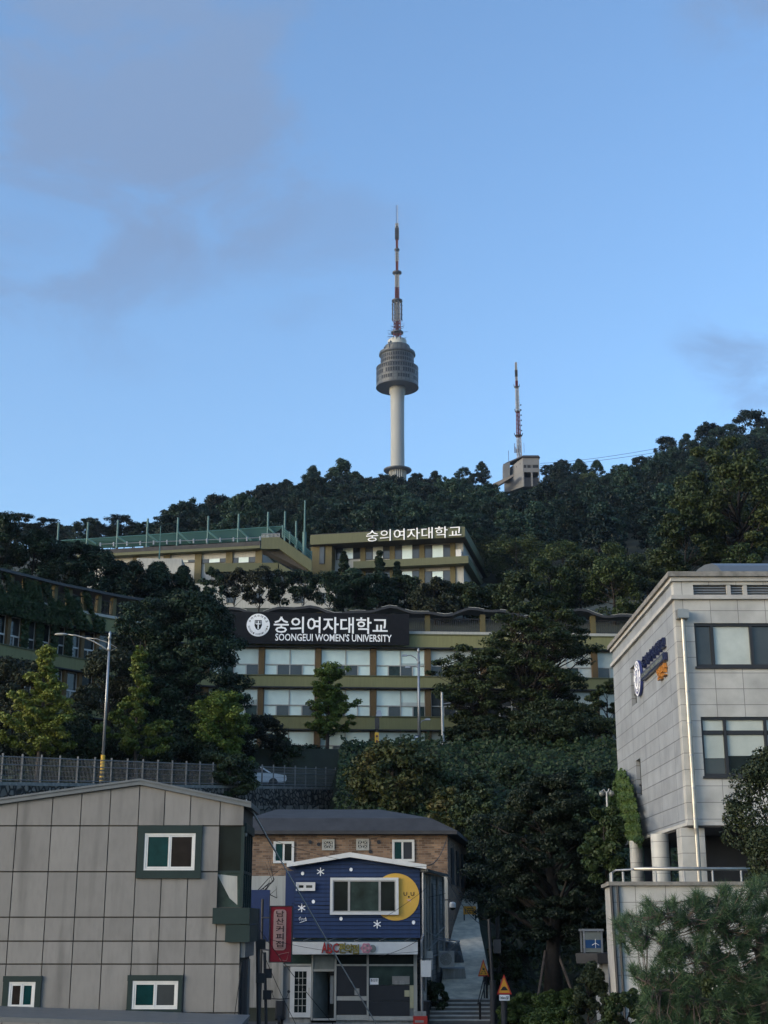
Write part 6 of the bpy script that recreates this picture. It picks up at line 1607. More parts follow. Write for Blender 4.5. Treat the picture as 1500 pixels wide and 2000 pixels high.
k.build('railing_post', M['galv'], tp_)
k = MB(); k.tube([(xk - .06, YT - .06, ztw - .12), (xk + .03, YT - .06, .4)], .05, 8); k.tube([(xk + .14, YT - .06, ztw - .12), (xk + .18, YT - .06, .4)], .04, 8); k.build('drain_pipe', M['dmetal'], tp_)

# ------------------------------------------------------------------ ivy and ground cover
def cover(name, pts, nrm, leaf, L, seed, label=None, cat=None, kind=None, parent=None, loc=None):
    rng = np.random.default_rng(seed); pts = np.asarray(pts, float)
    n = np.asarray(nrm, float) + unit(rng, len(pts)) * .75; n /= np.linalg.norm(n, axis=1, keepdims=True)
    o = np_object(name, leaf_quads(pts, n, L, L * .75, rng), 4, M[leaf], parent, loc or tuple(pts.mean(0)))
    return tag(o, label, cat, None, kind)
rg = random.Random(21)
pts = []
while len(pts) < 40000:
    x, Y = rg.uniform(-3.2, 22), rg.uniform(76, 106.5)
    w = .5 + .3 * math.sin(x * 1.3 + 2 * math.sin(Y * .6)) * math.sin(Y * 1.1 + x * .4) + .3 * math.sin(x * 3.1 + Y * .9) * math.sin(Y * 2.7 - x)
    if w < .22 and rg.random() < .75: continue
    pts.append((x, Y, ground(x, Y) + rg.random() * (.1 + 1.3 * w * w) + .05))
cover('bank_ivy', pts, [(0, -.6, .7)] * len(pts), 'ivy', .27, 22, kind='stuff')
pts = []
while len(pts) < 9000:
    s, o = rg.uniform(-.1, 1.0), rg.uniform(7, 17); p = fence_pt(s, 0, o); pts.append((p.x, p.y, ground(p.x, p.y) + rg.random() * .9))
cover('undergrowth', pts, [(0, -.5, .8)] * len(pts), 'darkleaf', .36, 23, kind='stuff')
pts = []
while len(pts) < 12000:
    x, Y = rg.uniform(2.5, 16), rg.uniform(57, 77)
    if x < 5.3 + (Y - 57) * .02: continue
    pts.append((x, Y, ground(x, Y) + rg.random() * .6))
cover('ground_cover', pts, [(0, -.5, .8)] * len(pts), 'darkleaf', .2, 24, kind='stuff')
for i, (u, vb, vt, hw, Y, lf, l) in enumerate(((868, 1570, 1505, 40, 92, 'midleaf', 'green shrub on the ivy bank right of the slim street lamp'), (925, 1580, 1512, 42, 90, 'darkleaf', 'dark shrub in the middle of the ivy bank, left of the fir top'), (1005, 1560, 1492, 46, 95, 'darkleaf', 'dark small tree on the ivy bank above the fir top'),
        (1110, 1570, 1498, 48, 92, 'cedar', 'dark conifer shrub on the ivy bank right of the fir top'), (1178, 1570, 1500, 40, 94, 'darkleaf', 'dark shrub on the ivy bank against the granite building'), (960, 1540, 1488, 30, 99, 'ivy', 'rounded shrub just below the low concrete wall'))):
    dark(u, vb, vt, hw, Y, l, leaf=lf, name='bank_shrub', cat='shrub', prof='round', seed=240 + i, flat=.6, ncl=60, per=200, L=.2, W_=.12, crf=.24, inner=.1)
# ivy over the left wing of the lecture building
pts = []
zr0, zw0 = zv(1197), zv(1264)
for _ in range(40000):
    u = rg.uniform(-125, 190); t = rg.random(); z = lerp(zw0 - .2, zr0 - .1, t)
    k = math.sin(u * .11) * math.sin(z * 2.1 + u * .05) + .5 * math.sin(u * .31 + z * 3)
    lim = interp([(-125, .9), (40, .7), (110, .4), (165, -.1), (190, -.8)], u)
    up = interp([(0, .5), (.45, .2), (.6, -.45), (1, -.75)], t)
    if k + rg.uniform(-.3, .3) < -lim - up + .1: continue
    p = MP(u) + MN(u) * (.38 + rg.random() * .25 if t < .42 else .2 + rg.random() * .2); pts.append((p.x, p.y, z))
for c in lcols:
    if c < 20 or c > 150: continue
    for _ in range(420):
        u = c + rg.uniform(-6, 6); z = lerp(zv(1322), zw0, rg.random()); p = MP(u) + MN(u) * (.15 + rg.random() * .2); pts.append((p.x, p.y, z))
n_ = [tuple(MN(60) + Vector((0, 0, .3)))] * len(pts)
cover('wall_ivy', pts, n_, 'ivy', .30, 25, 'ivy hanging over the parapet and piers of the curved left wing', 'ivy')
# bright ivy draped over the far corner of the granite building
pts = []
for _ in range(60000):
    u, v = rg.uniform(1188, 1256), rg.uniform(1500, 1655)
    top = interp([(1188, 1575), (1200, 1530), (1209, 1504), (1222, 1512), (1236, 1545), (1246, 1588), (1254, 1640)], u) + 6 * math.sin(u * .9); bot = interp([(1200, 1600), (1222, 1630), (1240, 1655), (1256, 1648)], u) + 10 * math.sin(u * .7)
    if v < top or v > bot: continue
    p = PX(u, v, X0 - .05 - rg.random() * .35 - .1 * math.sin(v * .3)) if u > 1207 else P(u, v, YFAR - .3 - rg.random() * .6); pts.append((p.x, p.y, p.z))
    if len(pts) > 9000: break
cover('draped_ivy', pts, [(-.6, -.6, .4)] * len(pts), 'ivylight', .15, 26, 'bright green ivy draped over the far lower corner of the granite building', 'ivy')

# ------------------------------------------------------------------ street furniture on the upper road
s = fence_s(223); p = fence_pt(s, off=.9)
def hexpole(mb, p, z0, z1, r0, r1, m=0, n=10): mb.tube([(p[0], p[1], z0), (p[0], p[1], z1)], [r0, r1], n, m)
YL = p.y; bz = p.z; topz = zf(1238, YL)
lm = thing('street_lamp', 'tall steel street lamp with one long curved arm, left of the huge cedar', 'street lamp', (p.x, p.y, bz))
k = MB(); hexpole(k, p, bz + 1.75, topz - .3, .088, .062, 0)
k.lathe((p.x, p.y, 0), [(.09, topz - 1.0), (.11, topz - .95), (.11, topz - .85), (.09, topz - .8), (.085, topz - .3), (.12, topz - .26), (.06, topz - .1), (.09, topz), (.05, topz + .1), (.01, topz + .18)], 12, 0)
k.build('pole', M['galv'], lm, smooth=True)
k = MB(); k.tube([(p.x, p.y, bz), (p.x, p.y, bz + .9)], .13, 12, 1); k.tube([(p.x, p.y, bz + .9), (p.x, p.y, bz + 1.75)], .125, 12, 0)
for i in range(3): k.tube([(p.x, p.y, bz + .2 + .25 * i), (p.x, p.y, bz + .3 + .25 * i)], .134, 12, 0)
k.build('pole_sleeve', [M['polyel'], M['polblk']], lm)
def lw_(u, v): q = P(u, v, YL); return Vector((q.x + (p.x - P(235, 1270, YL).x), YL, q.z))
k = MB(); a = lw_(235, 1273); k.tube([a, lw_(221, 1262), lw_(205, 1253), lw_(188, 1246), lw_(170, 1241), lw_(152, 1239)], [.05, .05, .045, .045, .04, .035], 8)
k.tube([a, lw_(250, 1265), lw_(235, 1256), lw_(212, 1248), lw_(189, 1245.5)], .028, 6); k.build('arm', M['steel'], lm, smooth=True)
h = lw_(142, 1239); k = MB(); k.lathe((0, 0, 0), [(.03, -.42), (.12, -.3), (.17, 0), (.14, .25), (.04, .36)], 12)
k.v = [(h.x + z_, h.y + y_, h.z + x_ * .5) for x_, y_, z_ in k.v]; k.build('lamp_head', M['offwhite'], lm, smooth=True)
# centre lamp
YC = 106.0; b0_ = P(819, 1500, YC); b0_.z = ground(b0_.x, YC) - .2; tz = zf(1266, YC)
lm = thing('street_lamp', 'slim street lamp with small signs and two short arms in front of the lecture building', 'street lamp', tuple(b0_))
k = MB(); hexpole(k, b0_, b0_.z, tz - .4, .13, .085); k.lathe((b0_.x, b0_.y, 0), [(.10, tz - 1.2), (.12, tz - 1.15), (.12, tz - 1.05), (.08, tz - 1), (.08, tz - .3), (.12, tz - .25), (.05, tz)], 10); k.build('pole', M['galv'], lm, smooth=True)
def lc(u, v): q = P(u, v, YC); return Vector((q.x, YC, q.z))
k = MB(); k.tube([lc(817, 1294), lc(812, 1285), lc(803, 1280), lc(794, 1280)], .045, 6); k.tube([lc(817, 1304), lc(810, 1301), lc(800, 1302)], .035, 6); k.tube([lc(818, 1417), lc(824, 1408), lc(832, 1406)], .04, 6); k.build('arm', M['galv'], lm)
for u, v in ((790, 1280), (796, 1303), (835, 1405)):
    q = lc(u, v); MB().hexa([(q.x - .22, q.y - .1, q.z - .07), (q.x + .22, q.y - .1, q.z - .07), (q.x + .22, q.y + .1, q.z - .07), (q.x - .22, q.y + .1, q.z - .07)], [(q.x - .16, q.y - .07, q.z + .07), (q.x + .16, q.y - .07, q.z + .07), (q.x + .16, q.y + .07, q.z + .07), (q.x - .16, q.y + .07, q.z + .07)]).build('lamp_head', M['galv'], lm)
a, b2 = lc(810, 1470), lc(818, 1437); k = MB().box(a.x, b2.x - .04, YC - .18, YC - .12, a.z, b2.z); k.box(a.x + .06, b2.x - .1, YC - .19, YC - .181, lerp(a.z, b2.z, .6), b2.z - .08, 1); k.build('sign_plate', [M['poster'], M['letter']], lm)
a, b2 = lc(815, 1500), lc(823, 1484); k = MB(); k.tube([(b0_.x, YC, a.z), (b0_.x, YC, b2.z)], .15, 10); k.build('pole_sleeve', M['polyel'], lm)
# plain pole and signal post
YP = 105.2; q = P(866, 1494, YP); q.z = ground(q.x, YP) - .2; k = MB(); k.tube([q, (q.x - .05, YP, zf(1352, YP))], [.13, .09], 10); k.tube([(q.x - .05, YP, zf(1375, YP)), (q.x + .6, YP, zf(1373, YP))], .04, 6)
k.build('utility_pole', M['galv'], loc=tuple(q), label='plain pale pole with a short side bar right of the slim street lamp', cat='pole')
YP = 104; q = P(736, 1500, YP); q.z = ground(q.x, YP) - .3
sg_ = thing('traffic_post', 'post with a signal box and yellow sign right of the tall upright ginkgo', 'traffic post', tuple(q))
k = MB(); k.tube([q, (q.x, YP, zf(1392, YP))], .08, 8); k.build('pole', M['dmetal'], sg_)
a, b2 = P(732, 1425, YP), P(741, 1403, YP); k = MB().box(a.x, b2.x, YP - .25, YP - .09, a.z, b2.z)
for i in range(2): k.disc((a.x + b2.x) / 2, lerp(a.z, b2.z, .3 + .4 * i), .13, YP - .32, YP - .251, 12)
k.build('signal_box', M['dmetal'], sg_)
a, b2 = P(734, 1400, YP), P(746, 1388, YP); MB().hexa([(a.x, YP - .3, a.z), (b2.x, YP - .3, a.z), (b2.x, YP + .3, a.z), (a.x, YP + .3, a.z)], [(a.x + .1, YP - .2, b2.z), (b2.x - .1, YP - .2, b2.z), (b2.x - .1, YP + .2, b2.z), (a.x + .1, YP + .2, b2.z)]).build('lamp_head', M['galv'], sg_)
a, b2 = P(732, 1456, YP), P(740, 1431, YP); k = MB().box(a.x, b2.x, YP - .17, YP - .09, a.z, b2.z, 0); k.disc((a.x + b2.x) / 2, lerp(a.z, b2.z, .7), .09, YP - .18, YP - .171, 12, 1); k.disc((a.x + b2.x) / 2, lerp(a.z, b2.z, .3), .09, YP - .18, YP - .171, 12, 1); k.build('yellow_sign', [M['polyel'], M['mred']], sg_)
# low wall before the lecture building
lwall = MB(); a, b2 = P(835, 1494, 105.6), P(1205, 1494, 105.6); zt2 = zf(1474, 105.6)
lwall.box(a.x, b2.x, 105.6, 105.85, 15.2, zt2, 0); lwall.box(a.x - .05, b2.x + .05, 105.52, 105.93, zt2 + .003, zt2 + .12, 1)
for i in range(8): x = lerp(a.x, b2.x, i / 7); lwall.box(x - .22, x + .22, 105.45, 105.59, 15.2, zt2 + .28, 1)
lwall.build('low_wall', [M['concrete'], M['gtrimd']], loc=(a.x, 105.6, 15.4), label='low weathered concrete wall along the top of the ivy bank', cat='wall')
# parked white car
s = fence_s(556); cpos = fence_pt(s, off=3.0); dirr = Vector((.93, .36, .03)).normalized(); nr = Vector((-.36, .93, 0)).normalized()
car = thing('parked_car', 'white car parked on the road behind the mesh fence', 'car', tuple(cpos))
CLn = 5.3
def cp_(l, w, h): q = cpos + dirr * l + nr * w + Vector((0, 0, h + .06)); return tuple(q)
prof = [(-2.5, .35), (2.45, .35), (2.6, .55), (2.55, .85), (1.5, 1.0), (.75, 1.48), (-.9, 1.58), (-2.0, 1.45), (-2.5, 1.02), (-2.62, .7)]
k = MB(); n = len(prof)
sec = [(-.86, 1.0), (-.80, 1.0), (.80, 1.0), (.86, 1.0)]
low = [(l, min(h, 1.02)) for l, h in prof]
vs = [cp_(l, -.88, h) for l, h in low] + [cp_(l, .88, h) for l, h in low]; fs = [list(range(n)), list(range(2 * n - 1, n - 1, -1))] + [[i, i + n, (i + 1) % n + n, (i + 1) % n] for i in range(n)]
k.add(vs, fs)
cabp = [(1.5, 1.0), (.75, 1.48), (-.9, 1.58), (-2.0, 1.45), (-2.5, 1.02)]
inw = [0, .16, .18, .16, 0]
nn = 5; vs = [cp_(l, -.86 + i, h) for (l, h), i in zip(cabp, inw)] + [cp_(l, .86 - i, h) for (l, h), i in zip(cabp, inw)]
k.add(vs, [list(range(nn)), list(range(2 * nn - 1, nn - 1, -1))] + [[i, i + nn, (i + 1) % nn + nn, (i + 1) % nn] for i in range(nn)])
k.build('body', M['carw'], car)
for l0, l1, l2, l3 in ((1.25, .62, -.25, -.25), (-.33, -.33, -1.25, -1.25), (-1.33, -1.33, -1.85, -2.2)):
    g = MB(); q = [cp_(l0, -.875, 1.03), cp_(l1, -.755, 1.41), cp_(l2, -.735, 1.47), cp_(l3, -.875, 1.03)]; g.ext(q, -nr * .012); g.build('side_window', M['dglass'], car)
for l in (-1.6, 1.6):
    g = MB(); g.add([cp_(l + .33 * math.cos(t), -.90, .33 + .33 * math.sin(t)) for t in [j * math.pi / 9 for j in range(18)]] + [cp_(l + .33 * math.cos(t), -.66, .33 + .33 * math.sin(t)) for t in [j * math.pi / 9 for j in range(18)]],
          [list(range(18)), list(range(35, 17, -1))] + [[i, i + 18, (i + 1) % 18 + 18, (i + 1) % 18] for i in range(18)]); g.build('wheel', M['rubber'], car)

# ------------------------------------------------------------------ lane furniture
YV = 57.4
def sign_tri(name, u0, u1, v0, v1, Y, label, mark):
    x0, x1, z0, z1 = rect(u0, v0, u1, v1, Y); xm = (x0 + x1) / 2; b3 = [(x0, z0), (x1, z0), (xm, z1)]
    cx, cz = xm, z0 + (z1 - z0) / 3
    sc = lambda s_: [(cx + (x - cx) * s_, cz + (z - cz) * s_) for x, z in b3]
    o = thing(name, label, 'road sign', (xm, Y, ground(xm, Y)))
    MB().prism(b3, Y - .03, Y - .01).build('sign_border', M['signred'], o); MB().prism(sc(.76), Y - .036, Y - .0305).build('sign_face', M['signyel'], o)
    k = MB(); w, h = x1 - x0, z1 - z0
    if mark == 'bump':
        k.prism([(xm - w * .27, z0 + h * .2), (xm + w * .27, z0 + h * .2), (xm + w * .2, z0 + h * .26), (xm + w * .1, z0 + h * .36), (xm, z0 + h * .40), (xm - w * .1, z0 + h * .36), (xm - w * .2, z0 + h * .26)], Y - .041, Y - .0365)
    else:
        k.prism([(xm - w * .09, z0 + h * .38), (xm + w * .09, z0 + h * .33), (xm + w * .12, z0 + h * .48), (xm + w * .02, z0 + h * .46), (xm - w * .08, z0 + h * .52)], Y - .041, Y - .0365)
        for sgn in (-1, 1): k.tube([(xm + sgn * w * .04, Y - .04, z0 + h * .30), (xm + sgn * w * .20, Y - .04, z0 + h * .24), (xm + sgn * w * .09, Y - .04, z0 + h * .19), (xm + sgn * w * .26, Y - .04, z0 + h * .15)], .014, 4)
    k.build('pictogram', M['black'], o)
    return o, xm, z0
o, xm, z0 = sign_tri('warning_sign', 933, 955, 1873, 1907, 58.0, 'triangular yellow slippery-road sign with red border beside the lane handrail', 'slip')
k = MB(); k.tube([(xm + .02, 58.02, ground(xm, 58) - .1), (xm + .02, 58.02, z0 + .3)], .028, 8); k.build('post', M['dmetal'], o)
o, xm, z0 = sign_tri('warning_sign', 970, 999, 1903, 1942, 52.5, 'triangular yellow speed-bump sign with red border above a small white plate', 'bump')
k = MB(); k.tube([(xm, 52.68, -.1), (xm, 52.68, z0 + .5)], .12, 12); k.build('post', M['dmetal'], o)
x0, x1, zz0, zz1 = rect(975, 1943, 995, 1954, 52.5); MB().box(x0, x1, 52.46, 52.42, zz0, zz1).build('distance_plate', M['letter'], o)
MB().text('20m앞', rect_fn(x0 + .03, x1 - .03, zz0 + .04, zz1 - .04, 52.417, .006), .02).build('lettering', M['black'], o)
k = MB(); YQ = 55.4; q = P(964, 2000, YQ); k.tube([(q.x, YQ, 0), (q.x, YQ, zf(1915, YQ))], .12, 12); k.tube([(q.x - .02, YQ, zf(1915, YQ)), (q.x - .1, YQ, zf(1795, YQ))], [.07, .06], 8)
k.box(q.x + .08, q.x + .35, YQ + .1, YQ + .4, zf(1862, YQ), zf(1835, YQ)); k.build('utility_pole', M['dmetal'], loc=(q.x, YQ, 0), label='dark utility pole standing at the right edge of the stone steps', cat='pole')
k = MB(); YQ = 60; q = P(974, 1900, YQ); k.tube([(q.x, YQ, ground(q.x, YQ) - .1), (q.x, YQ, zf(1770, YQ))], .09, 10); k.build('utility_pole', M['dmetal'], loc=(q.x, YQ, ground(q.x, YQ) - .1), label='dark pole in the shade between the lane and the fir', cat='pole')
# handrails of the steps
hrl = thing('step_handrail', 'thin brown metal handrail along the stone steps', 'handrail', tuple(P(940, 1950, 57)))
k = MB()
a, b2, c = P(938, 1998, 55.8), P(951, 1945, 57.9), P(934, 1962, 55.8)
for q, v1_, nm in ((a, 1958, 0), (b2, 1905, 1)): MB().tube([(q.x, q.y, q.z - .2), (q.x, q.y, zf(v1_, q.y))], .045, 8).build('post', M['barkdark'], hrl)
k = MB(); k.tube([tuple(P(933, 1961, 55.7)), tuple(P(938, 1957, 55.8)), tuple(P(951, 1908, 57.9)), tuple(P(957, 1880, 59.5))], .022, 6); k.tube([tuple(P(933, 1961, 55.7)), tuple(P(945, 1909, 57.6)), tuple(P(950, 1907, 57.9))], .02, 6); k.build('rail', M['barkdark'], hrl)
# CCTV banner and dome camera
x0, x1, zz0, zz1 = rect(905, 1770, 930, 1786, 71); bn_ = thing('cctv_banner', 'yellow banner with black letters at the top of the lane', 'banner', ((x0 + x1) / 2, 71, zz0))
k = MB(); k.box(x0, x1, 71, 71.03, zz0, zz1); k.build('cloth', M['signyel'], bn_)
MB().text('CCTV', rect_fn(lerp(x0, x1, .28), lerp(x0, x1, .95), lerp(zz0, zz1, .12), lerp(zz0, zz1, .58), 70.997, .008), .03).build('lettering', M['black'], bn_)
MB().box(lerp(x0, x1, .3), lerp(x0, x1, .8), 70.985, 70.997, lerp(zz0, zz1, .68), lerp(zz0, zz1, .76)).box(lerp(x0, x1, .12), lerp(x0, x1, .17), 70.985, 70.997, lerp(zz0, zz1, .15), lerp(zz0, zz1, .7)).build('stroke', M['black'], bn_)
zg = ground(x0, 71.1) - .1
for x in (x0 + .04, x1 - .04): MB().tube([(x, 71.06, zg), (x, 71.06, zz1)], .03, 6).build('post', M['dmetal'], bn_)
q = P(884, 1772, 66); dcm = thing('dome_camera', 'white dome security camera on a bracket beside the lane', 'security camera', tuple(q))
k = MB(); k.lathe(tuple(q), [(.12, -.02), (.15, .0), (.15, .16), (.11, .22), (.03, .24)], 14); k.build('housing', M['white'], dcm)
k = MB(); k.lathe(tuple(q), [(.03, -.14), (.1, -.1), (.13, -.021)], 14); k.build('dome', M['dglass'], dcm)
k = MB(); k.tube([(q.x, q.y, q.z + .2), (q.x - .1, q.y + .05, q.z + .34), (q.x - .75, q.y + .2, q.z + .3)], .03, 6); k.build('bracket', M['dmetal'], dcm)
M['tarp'] = mat('tarpaulin', (.075, .075, .07), .7, var=.4, scale=2, bump=.5)
# clutter beside the annex
def onlane(u, v, Y): q = P(u, v, Y); q.z = pz(Y) if Y > 58 else 0; return q
q = onlane(862, 1900, 60.5); bx = thing('air_conditioner', 'grey outdoor air conditioner unit against the annex wall', 'air conditioner', tuple(q))
k = MB(); k.box(q.x - .1, q.x + .55, q.y, q.y + .35, q.z + .55, q.z + 1.2); k.build('casing', M['galv'], bx); k = MB()
for i in range(5): 
    r = .05 + .045 * i; pp_ = [(q.x + .2 + r * math.cos(t), q.y - .012, q.z + .87 + r * math.sin(t)) for t in [j * math.pi / 10 for j in range(21)]]; k.tube(pp_, .008, 4)
k.build('fan_grille', M['dmetal'], bx)
q = onlane(880, 1850, 64.0); rng = np.random.default_rng(4); tps = thing('tarpaulin_heap', 'grey tarpaulin thrown over a low heap of boxes beside the lane', 'tarpaulin', tuple(q))
k = MB(); nx_, ny_ = 9, 9
for j in range(ny_):
    for i in range(nx_):
        a, b_ = i / (nx_ - 1), j / (ny_ - 1); edge = min(a, 1 - a, b_, 1 - b_)
        h = (.0 if edge < .06 else (.42 if a < .45 else .30) + (.16 if b_ > .5 else 0)) + rng.normal(0, .03)
        k.v.append((q.x - .45 + a * 1.0, q.y - .7 + b_ * 1.7, pz(q.y - .7 + b_ * 1.7) + max(.02, h)))
for j in range(ny_ - 1):
    for i in range(nx_ - 1): k.f.append([j * nx_ + i, j * nx_ + i + 1, (j + 1) * nx_ + i + 1, (j + 1) * nx_ + i]); k.m.append(0)
k.build('sheet', M['tarp'], tps)
q = onlane(876, 1893, 60.8); k = MB(); k.hexa([(q.x - .25, q.y, q.z - .1), (q.x + .75, q.y + .1, q.z - .1), (q.x + .75, q.y + .9, q.z - .1), (q.x - .25, q.y + .8, q.z - .1)], [(q.x - .25, q.y, q.z + .42), (q.x + .68, q.y + .1, q.z + .42), (q.x + .72, q.y + .85, q.z + .46), (q.x - .25, q.y + .8, q.z + .46)])
k.build('concrete_block', M['dirtywhite'], loc=tuple(q), label='pale concrete plinth block at the left edge of the lane', cat='block')
x0, x1, zz0, zz1 = rect(822, 1876, 842, 1908, 54.4); hs = thing('hanging_board', 'blank white board hanging beside the shop corner', 'board', ((x0 + x1) / 2, 54.4, zz0))
MB().box(x0, x1, 54.4, 54.43, zz0, zz1).build('board', M['white'], hs)
k = MB(); k.tube([(x0 - .12, 54.45, zz1 + .06), (x1 + .12, 54.45, zz1 + .06)], .018, 6)
for x in (x0 + .06, x1 - .06): k.tube([(x, 54.42, zz1 - .01), (x, 54.44, zz1 + .06)], .01, 5)
k.build('hanger', M['dmetal'], hs)
q = P(828, 1990, 55.3); bn2 = thing('rubbish_bin', 'black rubbish bin with a pale bottle on top beside the steps', 'bin', (q.x, 55.3, 0.01))
k = MB(); k.lathe((q.x, 55.3, 0), [(.2, .02), (.24, .75), (.26, .76), (.26, .82), (.2, .84)], 16); k.build('body', M['dmetal'], bn2)
k = MB(); k.lathe((q.x, 55.3, .84), [(.11, 0), (.12, .22), (.05, .3), (.05, .36)], 12); k.build('bottle', M['dirtywhite'], bn2)
q = P(821, 1992, 54.3); k = MB(); k.box(q.x - .26, q.x + .26, 54.3, 54.65, .02, .34, 0); k.box(q.x - .22, q.x + .22, 54.32, 54.62, .345, .5, 1); k.box(q.x - .2, q.x + .12, 54.292, 54.299, .12, .2, 1); k.build('red_crate', [M['signred'], M['dirtywhite']], loc=(q.x, 54.3, .02), label='red crate with white packets at the shop corner', cat='crate')
b = P(847, 1945, 57.0); b.z = .3
tree('potted_bush', 'round dark bush at the foot of the annex beside the steps', 'bush', b, 1.15, .5, M['darkleaf'], M['barkdark'], 201, 'round', .1, 22, 240, .2, .09, .06, .8)
# red coffee sign
x0, x1, zz0, zz1 = r2(203, 662, 327, 985, 52.5); rs = thing('coffee_sign', 'tall red projecting sign with brown vertical lettering left of the blue shop', 'sign', (x0, 52.5, zz0))
MB().box(x0, x1, 52.5, 52.75, zz0, zz1).build('board', M['red'], rs)
k = MB().frame(x0 - .03, x1 + .03, 52.48, 52.77, zz0 - .03, zz1 + .03, .028); k.build('board_frame', M['dmetal'], rs)
a0, a1, b0, b1 = r2(222, 679, 296, 918, 52.5); r = .12
rp_ = []
for cx, cz, t0 in ((a1 - r, b1 - r, 0), (a0 + r, b1 - r, 90), (a0 + r, b0 + r, 180), (a1 - r, b0 + r, 270)):
    rp_ += [(cx + r * math.cos(math.radians(t0 + 18 * i)), cz + r * math.sin(math.radians(t0 + 18 * i))) for i in range(6)]
MB().prism(rp_, 52.485, 52.499).build('panel', M['redpanel'], rs)
k = MB()
for i, ch in enumerate('남산커피집'):
    zt3 = lerp(b1, b0, .03 + .185 * i); zb3 = lerp(b1, b0, .03 + .185 * i + .155)
    k.text(ch, rect_fn(lerp(a0, a1, .2), lerp(a0, a1, .82), zb3, zt3, 52.484, .012), .012)
k.box(lerp(a0, a1, .18), lerp(a0, a1, .8), 52.476, 52.484, lerp(b1, b0, .955), lerp(b1, b0, .95)); k.build('lettering', M['brownink'], rs)
k = MB(); k.tube([(lerp(x0, x1, .42), 52.49, lerp(zz0, zz1, .13)), (lerp(x0, x1, .9), 52.49, lerp(zz0, zz1, .17)), (lerp(x0, x1, .8), 52.49, lerp(zz0, zz1, .02)), (lerp(x0, x1, .5), 52.49, lerp(zz0, zz1, .03)), (lerp(x0, x1, .42), 52.49, lerp(zz0, zz1, .13))], .008, 4); k.build('cup_outline', M['redpanel'], rs)
k = MB(); 
for h in (.2, .8): k.tube([(x0 + .05, 52.8, lerp(zz0, zz1, h)), (x0 - .5, 54.8, lerp(zz0, zz1, h))], .03, 6)
k.tube([(x0 - .5, 54.8, 0), (x0 - .5, 54.8, zz1 + .3)], .05, 8); k.build('bracket', M['dmetal'], rs)
# narrow gap between the grey building and the shop: blue panel wall, poles, rack, scooter
x0, x1, zz0, zz1 = rect(486, 1738, 524, 1990, 58); k = MB(); k.box(x0 - 1, x1 + .8, 58, 58.3, 0, zf(1840, 58), 1); k.box(x0 - 1, x1, 58.01, 58.28, zf(1839, 58), zz1, 0); k.build('alley_wall', [M['blueside'], M['dirtywhite']], loc=(x0, 58, 0), label='blue and dirty white panel wall in the gap behind the red sign', cat='wall')
for i, (u, vt, Y, r_, l) in enumerate(((507, 1775, 46, .07, 'dark slim pole in the gap, nearest the grey gabled building'), (521, 1860, 48.5, .05, 'thin dark post below the red sign'))):
    q = P(u, 2000, Y); k = MB(); k.tube([(q.x, Y, 0), (P(u - 4, vt, Y).x, Y, zf(vt, Y))], r_, 8)
    for t in (.45, .7): k.box(q.x - .14, q.x + .14, Y - .12, Y - .05, zf(vt, Y) * t, zf(vt, Y) * t + .3)
    k.build('utility_pole', M['dmetal'], loc=(q.x, Y, 0), label=l, cat='pole')
q = P(545, 2000, 52.8); sc_ = thing('motor_scooter', 'black motor scooter parked head-on under the red sign', 'scooter', (q.x, 52.8, 0.01))
def vlathe(k, c, r, w): k.add([(c[0] - w / 2, c[1] + r * math.cos(t), c[2] + r * math.sin(t)) for t in [j * math.pi / 8 for j in range(16)]] + [(c[0] + w / 2, c[1] + r * math.cos(t), c[2] + r * math.sin(t)) for t in [j * math.pi / 8 for j in range(16)]], [list(range(15, -1, -1)), list(range(16, 32))] + [[i, (i + 1) % 16, (i + 1) % 16 + 16, i + 16] for i in range(16)])
for dy in (0, 1.2): k = MB(); vlathe(k, (q.x, 52.9 + dy, .24), .23, .1); k.build('wheel', M['rubber'], sc_)
k = MB(); k.hexa([(q.x - .1, 52.95, .35), (q.x + .1, 52.95, .35), (q.x + .18, 53.1, .3), (q.x - .18, 53.1, .3)], [(q.x - .12, 53.0, .95), (q.x + .12, 53.0, .95), (q.x + .16, 53.1, .95), (q.x - .16, 53.1, .95)]); k.hexa([(q.x - .17, 53.11, .28), (q.x + .17, 53.11, .28), (q.x + .17, 54.2, .28), (q.x - .17, 54.2, .28)], [(q.x - .17, 53.11, .38), (q.x + .17, 53.11, .38), (q.x + .15, 54.25, .8), (q.x - .15, 54.25, .8)]); k.build('body', M['dmetal'], sc_)
k = MB(); k.tube([(q.x - .34, 53.08, 1.02), (q.x, 53.05, 1.0), (q.x + .34, 53.08, 1.02)], .02, 6)
for s_ in (-1, 1): k.tube([(q.x + s_ * .2, 53.07, 1.0), (q.x + s_ * .3, 53.07, 1.22)], .01, 5); k.disc(q.x + s_ * .31, 1.26, .055, 53.06, 53.08, 12)
k.build('handlebar', M['dmetal'], sc_)
# poster booth on its slab
YO = 50.0; x0, x1, zz0, zz1 = rect(1128, 1862, 1200, 1882, YO); k = MB(); k.hexa([(x0, YO + .3, zz0), (x0 + .7, YO, zz0), (x1 + .6, YO, zz0), (x1 + .6, YO + 2.4, zz0)], [(x0 - .03, YO + .3, zz1), (x0 + .68, YO - .02, zz1), (x1 + .6, YO - .02, zz1), (x1 + .6, YO + 2.4, zz1)], 0)
k.box(x0 + .9, x1 + .5, YO + .3, YO + 2.2, 0, zz0 - .003, 1)
k.build('entrance_canopy', [M['dmetal'], M['gtrim']], loc=(x0, YO, 0), label='dark flat entrance canopy below the poster booth', cat='canopy')
zb = zz1 + .003; bo = thing('poster_booth', 'small glazed booth with a blue and white poster on the dark canopy', 'booth', (xf(1158, 1850, YO + .8), YO + .8, zb))
x0, x1, _, zt4 = rect(1139, 1819, 1177, 1860, YO + .8)
k = MB()
